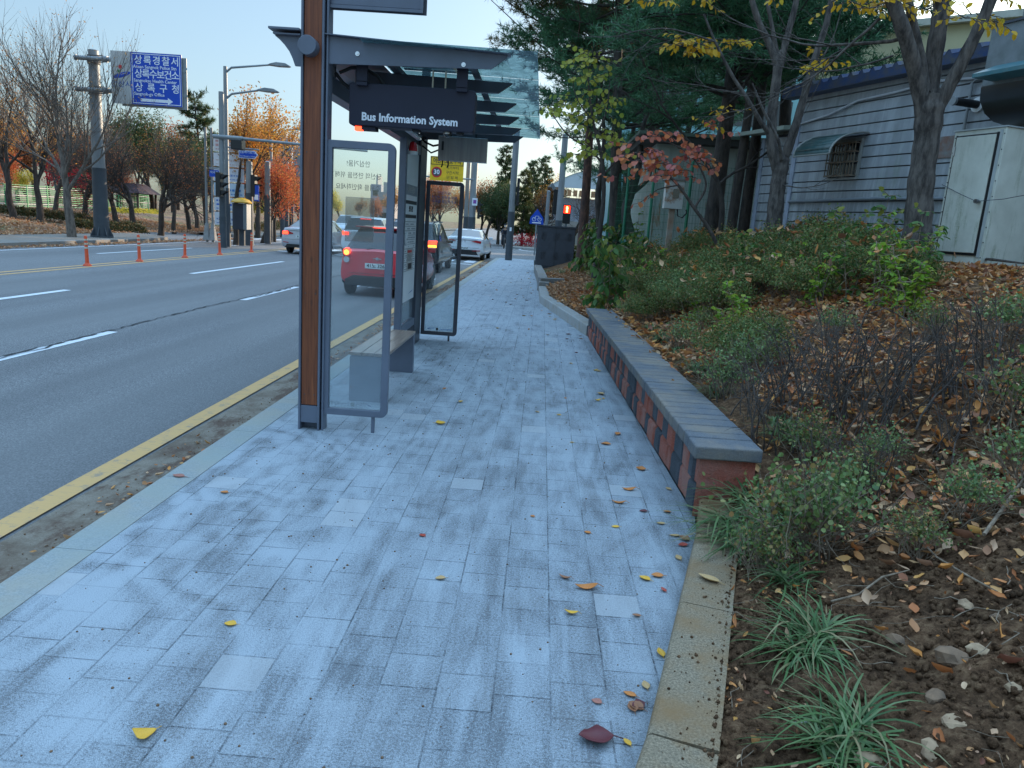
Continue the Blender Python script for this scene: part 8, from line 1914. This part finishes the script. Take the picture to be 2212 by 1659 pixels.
# strap grass tufts
def make_tuft(seed, n, L, spread=1.0):
    rng = np.random.default_rng(seed); V = []; F = []; b = 0
    for i in range(n):
        a = rng.uniform(0, 6.28) if i % 3 else rng.normal(2.8, 0.7); d = np.array([math.cos(a), math.sin(a), 0]); l = L * rng.uniform(0.45, 1.2); h = rng.uniform(0.10, 0.72); w = rng.uniform(0.0032, 0.0062); s = np.array([-d[1], d[0], 0]); o = np.array([rng.normal(0, 0.035), rng.normal(0, 0.035), -0.01])
        for k in range(7):
            t = k / 6; r_ = l * (t ** 1.15) * spread * (1 - 0.25 * h); z = l * (h * 1.35 * t - 0.95 * h * t * t * (1.15) ) + 0.01 - 0.02 * t
            z = max(z, 0.008 + 0.01 * rng.random()); c = o + d * r_ + np.array([0, 0, z]) + s * 0.05 * l * math.sin(3 * t + i); ww = w * (1 - t ** 3) + 0.0006; V += [c - s * ww, c + s * ww + np.array([0, 0, 0.001])]
        for k in range(6): F.append((b + 2 * k, b + 2 * k + 1, b + 2 * k + 3, b + 2 * k + 2))
        b += 14
    t = thing('grass_tuft', 'arching strap grass tuft', 'grass tuft', (0, 0, 0), 'strap grass tufts along the bed edge'); finish(fast_mesh('blades', np.array(V), np.array(F)), 'blades', M['lf_grass'], t); 
    tb = Tubes(); tb.add([(0, 0, -0.03), (0, 0, 0.02)], [0.03, 0.015], 7); finish(tb.mesh('crown_base'), 'crown_base', M['twig_tan'], t); return t
tufts = [make_tuft(131, 105, 0.46), make_tuft(132, 85, 0.36), make_tuft(133, 95, 0.42)]; ft2 = [True] * 3
for i, (xd, yd, k, s, lb) in enumerate(((-1.13, 3.72, 0, 1.0, 'large strap grass tuft hiding the near end of the low wall'), (-1.30, 3.98, 2, 1.0, 'strap grass tuft just behind the near cap stone'), (-1.16, 3.50, 1, 1.0, 'strap grass tuft drooping over the stained kerb below the wall end'), (-1.28, 3.62, 2, 1.05, 'strap grass tuft between the wall end and the airy shrubs'), (1760, 1385, 0, 0.80, 'large arching strap grass tuft on the bare soil beside the stained kerb'), (1725, 1420, 1, 0.7, 'short strap grass tuft touching the stained kerb'), (1850, 1600, 2, 0.75, 'strap grass tuft by the cigarette end at the bottom of the view'), (1800, 1640, 1, 0.8, 'flattened strap grass tuft at the bottom edge'), (1720, 960, 2, 0.85, 'strap grass tuft behind the near third of the wall cap'), (1680, 930, 1, 0.8, 'thin strap grass tuft against the wall cap'), (1545, 850, 0, 0.75, 'strap grass tuft spilling over the middle of the wall cap'), (1500, 800, 2, 0.8, 'strap grass tuft right above the middle of the low wall'), (1465, 770, 1, 0.9, 'strap grass tuft in the row above the far half of the wall'), (1430, 735, 2, 0.8, 'strap grass tuft near the far end of the low wall'), (1405, 715, 1, 0.8, 'last strap grass tuft of the row along the wall'), (1700, 1260, 1, 0.7, 'small strap grass tuft under the airy shrub'), (1530, 890, 1, 0.5, 'tiny grass tuft on the wall cap edge'), (1180, 590, 1, 1.3, 'grass tuft at the foot of the utility cabinet'), (1215, 592, 2, 1.3, 'second grass tuft at the foot of the utility cabinet'))):
    p = on_bank(xd, yd) if xd > 0 else Vector((-xd, yd, 0)); o = ins(tufts, ft2, k, p.x, p.y, s, lb)
# dead dark twigs
def make_twigs(seed, n, H):
    rng = np.random.default_rng(seed); t = thing('bare_shrub', 'bare dark shrub', 'bare shrub', (0, 0, 0), 'leafless dark shrubs on the leaf litter'); tb = Tubes()
    for i in range(n):
        a = rng.uniform(0, 6.28); d = unit(np.array([math.cos(a) * 0.35, math.sin(a) * 0.35, 1.0])); P, dd = limb(rng, (rng.normal(0, 0.06), rng.normal(0, 0.06), -0.05), d, H * rng.uniform(0.7, 1.05), 7, 0.13, 0.03); r0 = rng.uniform(0.003, 0.008); tb.add(P, np.linspace(r0, r0 * 0.4, 8), 5)
        for k in (3, 4, 5, 6, 7):
            if rng.random() < 0.8:
                q, de = limb(rng, P[k], unit(dd + rng.normal(0, 0.55, 3)), H * rng.uniform(0.2, 0.45), 4, 0.18); tb.add(q, np.linspace(r0 * 0.45, 0.0012, 5), 4)
                q2, _ = limb(rng, q[2], unit(de + rng.normal(0, 0.7, 3)), H * 0.2, 3, 0.2); tb.add(q2, np.linspace(0.002, 0.0008, 4), 3)
    finish(tb.mesh('branches'), 'branches', M['twig_dark'], t); return t
tw = [make_twigs(141, 9, 0.62), make_twigs(142, 7, 0.55), make_twigs(143, 11, 0.58)]; ft3 = [True] * 3
for i, (xd, yd, s) in enumerate(((1640, 985, 1.0), (1620, 900, 0.9), (1690, 880, 1.0), (1745, 960, 0.95), (1760, 880, 1.05), (1820, 900, 1.0), (1800, 830, 1.0), (1870, 860, 1.05), (1900, 930, 1.0), (1940, 870, 1.05), (1990, 900, 1.0), (2060, 860, 1.0), (2110, 930, 0.9), (1720, 830, 1.0), (2150, 850, 1.0), (1560, 870, 0.7), (1850, 960, 0.8), (1885, 1090, 0.75), (1760, 1060, 0.7), (2030, 990, 0.7))):
    p = on_bank(xd, yd); o = ins(tw, ft3, i % 3, p.x, p.y, s, 'leafless dark stemmed shrub, %s, %s of the thicket' % ('back row' if yd < 870 else ('middle row' if yd < 935 else 'front row'), 'left end' if xd < 1700 else ('left middle' if xd < 1800 else ('centre' if xd < 1890 else ('right middle' if xd < 2000 else 'right end')))))
# bright weeds and saplings
def make_weed(seed, H, n, size, leaf, T=LEAF_T, stems=4, hang=0.4, name='sapling'):
    rng = np.random.default_rng(seed); t = thing(name, 'x', 'sapling', (0, 0, 0), 'leafy saplings and weeds in the bed'); tb = Tubes(); lv = []
    for s in range(stems):
        a = rng.uniform(0, 6.28); P, dd = limb(rng, (rng.normal(0, 0.04), rng.normal(0, 0.04), -0.05), unit(np.array([math.cos(a) * 0.28, math.sin(a) * 0.28, 1])), H * rng.uniform(0.6, 1.05), 6, 0.09); tb.add(P, np.linspace(0.007, 0.002, 7), 5)
        for k in range(1, 7):
            for w in range(2): sprig(rng, tb, lv, P[k], unit(rng.normal(0, 1, 3) * np.array([1, 1, 0.3]) + np.array([0, 0, 0.3])), H * 0.22 * (1.15 - k / 8), n)
    finish(tb.mesh('stems'), 'stems', M['twig_tan'], t); put_leaves(rng, lv, size, T, leaf, t, 'foliage', hang); return t
wd = [make_weed(151, 0.9, 5, 0.065, 'lf_bright'), make_weed(152, 1.1, 4, 0.13, 'lf_mid', LEAF_T, 5, 1.1), make_weed(153, 0.6, 5, 0.055, 'lf_bright', LEAF_T, 5), make_weed(154, 0.9, 4, 0.085, 'lf_mid', LEAF_T, 3)]; fw = [True] * 4
for (xd, yd, k, s, lb) in ((1412, 650, 0, 1.0, 'tall bright green sapling standing out of the hedge, left'), (1370, 640, 2, 1.2, 'short bright green sapling left of the tall bright one'), (1262, 590, 1, 1.35, 'sapling with drooping dark green leaves beside the utility cabinet'), (1300, 590, 1, 1.2, 'second sapling with drooping dark leaves near the leftmost pine'), (1340, 600, 1, 1.0, 'drooping leaved sapling between the pines and the bright one'), (1360, 560, 0, 1.25, 'tall pale green sapling in front of the mesh fence'), (1385, 600, 0, 0.9, 'mid height green weed before the fence'), (1310, 630, 2, 1.2, 'yellowish green weed at the edge of the bare bed'), (1925, 620, 0, 0.9, 'bright green sapling at the foot of the nearest tree'), (1965, 640, 3, 0.9, 'mid green sapling in front of the nearest tree foot'), (1880, 600, 3, 1.0, 'green sapling before the siding between the two trees'), (1805, 590, 3, 0.9, 'wiry green sapling before the siding'), (1745, 590, 2, 1.1, 'pale weed at the foot of the slender grey tree'), (1290, 620, 2, 1.3, 'leafy weed behind the bare bed'), (1330, 520, 1, 1.2, 'dark leaved sapling under the forked pine'), (1240, 560, 2, 1.5, 'leafy weed right of the utility cabinet'), (1450, 600, 2, 1.0, 'pale weed in the hedge right of the tall bright sapling'), (1520, 620, 0, 0.7, 'green shoot in the hedge below the red leaved tree'), (1580, 590, 2, 1.1, 'weed in the hedge below the slim pine trunks'), (1625, 640, 3, 0.9, 'broad leaved shoot in the hedge left of the slender tree'), (1700, 640, 0, 0.7, 'green shoot in the hedge right of the slender tree'), (1760, 660, 2, 1.0, 'pale feathery weed at the hedge front, centre'), (1830, 650, 3, 0.9, 'broad leaved shoot in the hedge before the window'), (1900, 670, 0, 0.8, 'bright shoot at the hedge front left of the nearest tree'), (1975, 680, 2, 1.2, 'leafy weed below the nearest tree'), (1500, 700, 2, 0.9, 'low weed between wall and hedge'), (1580, 720, 2, 1.0, 'low bright weed at mid bank'), (1350, 610, 0, 0.7, 'bright shoot at the left end of the hedge')):
    p = on_bank(xd, yd); ins(wd, fw, k, p.x, p.y, s, lb)
# leaf litter
rng = np.random.default_rng(200)
def litter(name, label, n, ylo, yhi, ulo, uhi, size, mat, dens, lift=0.012, tilt=0.35, seed=0):
    rng = np.random.default_rng(seed); y = rng.uniform(ylo, yhi, n); u = rng.uniform(ulo, uhi, n); x = bxn(y) + 0.2 + u; k = rng.random(n) < dens(x, y, u); x, y = x[k], y[k]
    z = bank_z(x, y) + lift + rng.random(len(x)) * 0.02
    return tag(finish(scatter_mesh(name, rng, np.stack([x, y, z], -1), rng.uniform(size * 0.65, size * 1.3, len(x)), CURL_T, CURL_F, tilt), name, M[mat], None), label, None, None, 'stuff')
def dn(x, y, u):
    if True: return np.clip((y - 2.5) / 1.6, 0.05, 0.85) * np.clip(0.18 + 0.75 * (u > 0.5) + 0.35 * np.sin(x * 3.1 + 1) * np.cos(y * 2.3), 0.08, 1)
    a = 0.5 + 0.5 * np.sin(x * 3.1 + 1) * np.cos(y * 2.3)
    d = np.clip((y - 1.9) / 1.3, 0.10, 1) * np.clip(0.30 + 0.9 * (u > 0.45) + 0.4 * a, 0, 1)
    return np.clip(d, 0, 1)
litter('leaf_litter', 'thick brown leaf litter over the planted bank', 24000, 1.0, 9.0, 0.02, 4.2, 0.060, 'lf_litter', dn, seed=201)
litter('leaf_litter', 'brown leaf litter at the back of the bank by the house', 12000, 7.0, 15.5, 0.1, 5.5, 0.085, 'lf_litter', lambda x, y, u: np.full(len(x), 0.85), seed=202)
litter('pale_leaf_litter', 'pale dry leaves heaped in the bed beyond the low wall', 11000, 11.6, 24.0, 0.02, 3.2, 0.085, 'lf_litter_pale', lambda x, y, u: np.clip(1.15 - u * 0.12, 0, 1), seed=203)
# leaves caught on the hedge top
q = np.random.default_rng(205); P = []
for (x, y, s) in spots:
    for k in range(q.integers(8, 18)): P.append((x + q.normal(0, 0.2), y + q.normal(0, 0.2), zb_(x, y) + 0.56 * s + q.normal(0, 0.02)))
tag(finish(scatter_mesh('hedge_top_leaves', q, np.array(P), q.uniform(0.06, 0.12, len(P)), CURL_T, CURL_F, 0.6), 'hedge_top_leaves', M['lf_litter'], None), 'fallen leaves caught on top of the hedge', None, None, 'stuff')
# stones and clods in the bare soil
def stone(xd, yd, r, label, mat, seed, flat=0.6, name='stone'):
    rng = np.random.default_rng(seed); import bmesh
    bm = bmesh.new(); bmesh.ops.create_icosphere(bm, subdivisions=2, radius=1.0)
    ph = rng.uniform(0, 6, 6)
    for v in bm.verts:
        c = v.co; k = 1 + 0.16 * math.sin(c.x * 3 + ph[0]) * math.cos(c.y * 3 + ph[1]) + 0.10 * math.sin(c.z * 5 + ph[2] + c.x * 4) + 0.04 * math.sin(c.x * 11 + ph[3]) * math.sin(c.y * 12 + ph[4]); v.co = Vector((c.x * k * rng_s[0], c.y * k, c.z * k * flat)) if False else Vector((c.x * k * 1.15, c.y * k * 0.9, c.z * k * flat))
    for v in bm.verts: v.co += Vector(rng.normal(0, 0.075, 3))
    me = bpy.data.meshes.new(name); bm.to_mesh(me); bm.free(); me.transform(Matrix.Scale(r, 4)); p = on_bank(xd, yd)
    o = finish(me, name, mat, None, True, 28); o.location = (p.x, p.y, p.z + r * flat * 0.05); o.rotation_euler = (rng.uniform(-0.3, 0.3), rng.uniform(-0.3, 0.3), rng.uniform(0, 6)); tag(o, label, 'stone', 'stones lying in the soil'); return o
STM = pm('earthy stone', (0.40, 0.27, 0.16), 0.95, 0, (0.20, 0.12, 0.07), 14, 0.7, 60); STD = pm('dark muddy stone', (0.24, 0.145, 0.085), 0.97, 0, (0.10, 0.065, 0.042), 14, 0.8, 50)
for i, (xd, yd, r, m_, lb) in enumerate(((2058, 1432, 0.050, STD, 'flat dark wedge shaped stone, second largest in the soil'), (2112, 1412, 0.030, STM, 'pale oval stone right of the wedge shaped one'), (2062, 1580, 0.048, STM, 'broad pale brown stone near the bottom right'), (2085, 1312, 0.026, STM, 'small pale stone above the wedge shaped one'), (2010, 1640, 0.036, STM, 'pointed stone at the bottom edge'), (1870, 1655, 0.034, STM, 'flat stone under the bottom grass tuft'), (2020, 1510, 0.032, STD, 'dark stone left of the broad pale one'), (2190, 1490, 0.022, STM, 'pale pebble at the right edge'), (1935, 1385, 0.030, STD, 'dark stone right of the arching grass'), (2150, 1340, 0.020, STD, 'dark pebble by the small pale stone'))): stone(xd, yd, r, lb, m_, 300 + i)
q = np.random.default_rng(310); cl = []; TT = []
import bmesh
bm = bmesh.new(); bmesh.ops.create_icosphere(bm, subdivisions=1, radius=0.5); CT = np.array([v.co[:] for v in bm.verts]); CF = np.array([[v.index for v in f.verts] for f in bm.faces]); bm.free()
n = 15000; y = q.uniform(0.9, 4.2, n); u = q.uniform(0.02, 2.2, n); x = bxn(y) + 0.2 + u; P = np.stack([x, y, bank_z(x, y) + 0.006 + fbm(x, y, 1, [(4, 0.018), (11, 0.010), (26, 0.006)])], -1); sz_ = 0.005 + 0.034 * q.random(n) ** 4
tag(finish(scatter_mesh('soil_clods', q, P, sz_, CT * np.array([1.1, 0.9, 0.8]), CF, None), 'soil_clods', M['soil'], None, True, 0), 'crumbly clods of dark soil', None, None, 'stuff')
n = 700; y = q.uniform(0.6, 4.1, n); u = -0.17 * q.random(n) ** 5; x = bxn(y) + 0.205 + u
tag(finish(scatter_mesh('spilled_soil', q, np.stack([x, y, np.full(n, 0.127)], -1), 0.003 + 0.012 * q.random(n) ** 3, CT, CF, None), 'spilled_soil', M['soil'], None), 'soil crumbs spilled on the stained kerb', None, None, 'stuff')
n = 9000; y = q.uniform(0.8, 5.0, n); u = q.uniform(0.0, 2.6, n); x = bxn(y) + 0.21 + u; k = q.random(n) < 0.15 + 0.5 * np.sin(x * 5 + 2) * np.cos(y * 4); x, y = x[k], y[k]
tag(finish(scatter_mesh('leaf_crumbs', q, np.stack([x, y, bank_z(x, y) + 0.014 + 0.01 * q.random(len(x))], -1), q.uniform(0.010, 0.034, len(x)), CURL_T, CURL_F, 0.6), 'leaf_crumbs', M['lf_litter'], None), 'broken bits of dry leaf over the soil', None, None, 'stuff')
tb = Tubes()
for i in range(420):
    y = q.uniform(1.0, 6.5); x = float(bxn(y)) + 0.25 + q.uniform(0, 2.8); a = q.uniform(0, 6.28); L = q.uniform(0.05, 0.22); P = []
    for s in range(5):
        xx = x + math.cos(a) * L * s / 4; yy = y + math.sin(a) * L * s / 4; a += q.normal(0, 0.25); P.append((xx, yy, zb_(xx, yy) + 0.014 + 0.012 * q.random()))
    tb.add(P, np.full(5, q.uniform(0.0008, 0.0022)), 4)
tag(finish(tb.mesh('twig_debris'), 'twig_debris', M['twig_tan'], None), 'thin dry twigs and stalks strewn over the soil', None, None, 'stuff')
# sticks and the cigarette end
def stick(label, pts, r, mat='twig_tan', lift=0.02):
    P = [on_bank(*p) + Vector((0, 0, lift)) for p in pts]; t = thing('stick', label, 'stick', P[0]); q = MB(); q.tube(P, [r] * (len(P) - 1) + [r * 0.5], 6); q.build('stem', M[mat], t, smooth=True)
stick('long thin tan stick lying across the soil toward the lower right', [(1960, 1165), (2020, 1225), (2090, 1270), (2150, 1300)], 0.004, lift=0.04)
stick('tan twig curling past the arching grass', [(1790, 1330), (1850, 1310), (1900, 1275), (1960, 1260)], 0.004, lift=0.05)
stick('thick pale twig at the right edge', [(2120, 1180), (2165, 1120), (2205, 1060)], 0.008, lift=0.05)
stick('dark fallen branch in front of the pale cabinet', [(1990, 590), (2060, 575), (2140, 588), (2205, 600)], 0.016, 'twig_dark', 0.12)
stick('dark branch lying below the siding', [(1700, 575), (1760, 580), (1820, 590)], 0.014, 'twig_dark', 0.10)
p = on_bank(1728, 1580); CG = thing('cigarette_end', 'white cigarette end lying on the soil by the bottom grass tuft', 'cigarette end', p)
q = MB(); a = on_bank(1708, 1583) + Vector((0, 0, 0.018)); b = on_bank(1742, 1576) + Vector((0, 0, 0.020)); q.tube([a, b], 0.0042, 10); q.build('paper', M['sign_white'], CG); q = MB(); q.tube([b, b + (b - a) * 0.22], 0.0043, 10); q.build('filter', pm('cork filter', (0.35, 0.27, 0.2), 0.7), CG)

# ---- single leaves on the footpath
LC = {'yellow': (0.80, 0.43, 0.035), 'orange': (0.62, 0.21, 0.04), 'brown': (0.33, 0.135, 0.06), 'maroon': (0.13, 0.020, 0.026), 'tan': (0.58, 0.36, 0.15), 'red': (0.46, 0.06, 0.03), 'pink': (0.42, 0.16, 0.11)}
LM = {k: pm('%s leaf' % k, v, 0.55, 0, tuple(c * 0.62 for c in v), 45, 0.15, 60) for k, v in LC.items()}
def leaf_mesh(seed, wide=0.30, curl=0.22, jag=0.0, fan=False):
    rng = np.random.default_rng(seed); n = 10; V = []; F = []
    for i in range(n + 1):
        t = i / n
        w = wide * (math.sin(math.pi * min(t * 1.02, 1)) ** 0.75) * (1.15 - 0.35 * t) if not fan else (0.55 * t ** 0.75 if t < 0.92 else 0.50)
        w = max(w, 0.004) * (1 + jag * rng.normal())
        zc = curl * (t - 0.5) ** 2 * 1.6
        V += [(-w, t, zc + w * 0.42), (-w * 0.5, t, zc + w * 0.10), (0, t + (0.03 if fan else 0), zc), (w * 0.5, t, zc + w * 0.10), (w, t, zc + w * 0.36)]
    for i in range(n):
        for j in range(4): F.append((5 * i + j, 5 * i + j + 1, 5 * i + j + 6, 5 * i + j + 5))
    b = len(V); V += [(-0.012, -0.28, 0.05), (0.012, -0.28, 0.05), (0.012, 0.02, curl * 0.4), (-0.012, 0.02, curl * 0.4)]; F.append((b, b + 1, b + 2, b + 3))
    me = bpy.data.meshes.new('leaf'); me.from_pydata(V, [], F); return me
LB = [leaf_mesh(1), leaf_mesh(2, 0.22, 0.55), leaf_mesh(3, 0.36, 0.15, 0.05), leaf_mesh(4, 0.2, 0.1, 0, True), leaf_mesh(5, 0.42, 0.35, 0.12)]
def pav_leaf(xd, yd, col, kind, size, label, rot=None, z=0.004, group=None):
    me = LB[kind].copy(); p = at_z(xd, yd, 0.0)
    if p.x > float(bxn(p.y)) and 'kerb' in label: p = at_z(xd, yd, 0.125); z = 0.129
    o = finish(me, 'fallen_leaf', LM[col], None, True, 0); o.modifiers.new('t', 'SOLIDIFY').thickness = 0.02
    o.location = (p.x, p.y, z); o.scale = (size, size, size); a = R_.uniform(0, 6.28) if rot is None else rot; o.rotation_euler = (R_.uniform(-0.08, 0.12), R_.uniform(-0.15, 0.15), a)
    tag(o, label, 'leaf', group or 'fallen leaves on the footpath'); return o
for a in ((1325, 1600, 'maroon', 4, 0.115, 'large curled maroon leaf near the stained kerb at the bottom', 1.7), (1362, 1614, 'yellow', 2, 0.035, 'small yellow leaf under the maroon one', 0.6), (1290, 1271, 'orange', 1, 0.105, 'long curled orange leaf, middle right of the pavers', 1.75), (1233, 1253, 'brown', 1, 0.06, 'curled brown leaf left of the long orange one', 1.2),
          (338, 1577, 'yellow', 3, 0.062, 'fan shaped yellow leaf at the lower left', 2.6), (511, 1351, 'yellow', 2, 0.05, 'folded yellow leaf left of the bottom centre', 1.5), (493, 1066, 'orange', 2, 0.05, 'orange leaf beside the swept sand arc', 1.4), (399, 1032, 'pink', 0, 0.075, 'pinkish brown leaf on the granite kerb edge', 1.5),
          (918, 1161, 'red', 2, 0.045, 'small red leaf in the middle of the pavers', 0.8), (963, 1250, 'tan', 2, 0.05, 'tan leaf below the small red one', 1.9), (1248, 1328, 'yellow', 1, 0.06, 'curved yellow leaf below the long orange one', 1.6), (1405, 1256, 'yellow', 2, 0.06, 'crumpled yellow leaf by the stained kerb', 1.0), (1433, 1246, 'orange', 0, 0.062, 'orange leaf right of the crumpled yellow one', 1.7), (1438, 1281, 'red', 0, 0.04, 'round rust red leaf below the orange one by the kerb', 0.4),
          (1432, 1422, 'yellow', 0, 0.055, 'bright yellow leaf against the stained kerb side', 0.2), (1398, 1492, 'tan', 0, 0.05, 'tan pointed leaf above the brown cluster by the kerb', 0.1), (1374, 1508, 'orange', 0, 0.05, 'orange leaf at the top of the brown cluster', 1.0), (1392, 1522, 'maroon', 4, 0.05, 'dark crumpled leaf in the brown cluster', 2.0), (1371, 1542, 'brown', 0, 0.062, 'upright brown leaf in the cluster by the kerb', 0.1), (1390, 1536, 'brown', 2, 0.06, 'broad brown leaf touching the kerb', 0.9), (1300, 1522, 'pink', 2, 0.04, 'small pink brown leaf left of the brown cluster', 1.0),
          (1373, 1059, 'orange', 1, 0.09, 'long orange leaf beside the wall, upper', 1.7), (1352, 1089, 'orange', 1, 0.085, 'long orange leaf beside the wall, lower', 1.4), (1395, 1016, 'orange', 4, 0.07, 'curled orange leaf at the wall foot', 1.5), (1399, 1106, 'maroon', 2, 0.05, 'small maroon leaf near the wall end', 1.6), (1449, 1060, 'tan', 0, 0.05, 'tan leaf leaning on the wall foot', 0.5), (1450, 1108, 'orange', 2, 0.05, 'orange leaf near the wall end', 1.7), (1437, 1133, 'tan', 0, 0.05, 'flat tan leaf before the grass tuft', 1.6), (1338, 1140, 'yellow', 0, 0.045, 'yellow leaf left of the grass tuft', 1.5), (1276, 1154, 'orange', 2, 0.04, 'small orange leaf farther left of the grass tuft', 1.0), (1490, 1170, 'brown', 4, 0.06, 'brown leaf heap at the grass edge, upper', 1.0), (1470, 1160, 'tan', 0, 0.06, 'tan leaf in the heap at the grass edge', 1.4), (1485, 1178, 'red', 0, 0.06, 'red leaf in the heap at the grass edge', 2.0), (1470, 1212, 'tan', 0, 0.055, 'tan leaf below the grass heap', 0.2), (1553, 1262, 'tan', 0, 0.10, 'large pale yellow leaf on the stained kerb', 0.9), (1385, 1333, 'brown', 0, 0.04, 'brown leaf halfway down the kerb', 1.6),
          (1212, 870 + 28, 'yellow', 2, 0.045, 'yellow leaf near the middle of the footpath', 1.1), (1240, 957, 'yellow', 0, 0.035, 'small yellow leaf beside the middle one', 1.5), (1307, 960, 'orange', 0, 0.035, 'small orange leaf right of the middle', 1.6), (1155, 1118, 'orange', 2, 0.03, 'tiny orange leaf left of the wall leaves', 1.0), (1222, 862, 'orange', 2, 0.04, 'star shaped orange leaf far up the footpath', 0.2), (1304, 863, 'yellow', 2, 0.04, 'pale leaf by the far half of the wall', 0.2)):
    pav_leaf(a[0], a[1], a[2], a[3], a[4], a[5], a[6] if len(a) > 6 else None)
rr = random.Random(44)
for i in range(60):
    y = 5.5 + 26 * rr.random() ** 1.3; xr_ = float(bxn(y)); x = xr_ - 0.04 - abs(rr.gauss(0, 0.30)) if rr.random() < 0.75 else rr.uniform(-1.4, xr_ - 0.1); x = max(x, -1.8)
    me = LB[rr.choice((0, 1, 2, 4))].copy(); col = rr.choice(('brown', 'orange', 'tan', 'yellow', 'brown', 'maroon')); o = finish(me, 'fallen_leaf', LM[col], None, True, 0); o.modifiers.new('t', 'SOLIDIFY').thickness = 0.02; s = rr.uniform(0.05, 0.085); o.location = (x, y, 0.005); o.scale = (s,) * 3; o.rotation_euler = (rr.uniform(-0.1, 0.1), rr.uniform(-0.1, 0.1), rr.uniform(0, 6.28))
    tag(o, 'small %s leaf on the far stretch of the sandy footpath' % col, 'leaf', 'small %s leaves on the far stretch' % col)
# gutter dirt and leaves
q = np.random.default_rng(401); n = 3200; P = np.stack([q.uniform(-2.5, -2.17, n), 0.5 + 34 * q.random(n) ** 1.2, np.full(n, -0.132)], -1); k = (np.sin(P[:, 1] * 1.7) + np.sin(P[:, 1] * 0.63 + 1) + q.normal(0, 0.6, n) > 0.4); P = P[k]
tag(finish(scatter_mesh('gutter_debris', q, P, q.uniform(0.015, 0.055, len(P)), CURL_T, CURL_F, 0.3), 'gutter_debris', M['lf_litter'], None), 'dry leaf crumbs and grit along the near gutter', None, None, 'stuff')
q = np.random.default_rng(402); n = 5000; yy = q.uniform(1.2, 12, n); xx = np.where(q.random(n) < 0.35, -2.3 + q.normal(0, 0.12, n), q.uniform(-1.9, 0.9, n)); zz = np.where(xx < -2.15, -0.139, 0.001); k = (xx < -2.17) | ((xx > -1.93) & (xx < bxn(yy) - 0.03) & (q.random(n) < 0.5)); xx, yy, zz = xx[k], yy[k], zz[k]
tag(finish(scatter_mesh('scattered_grit', q, np.stack([xx, yy, zz], -1), 0.003 + 0.010 * q.random(len(xx)) ** 4, CT, CF, None), 'scattered_grit', STD, None), 'fine grit and crumbs scattered on pavers and gutter', None, None, 'stuff')
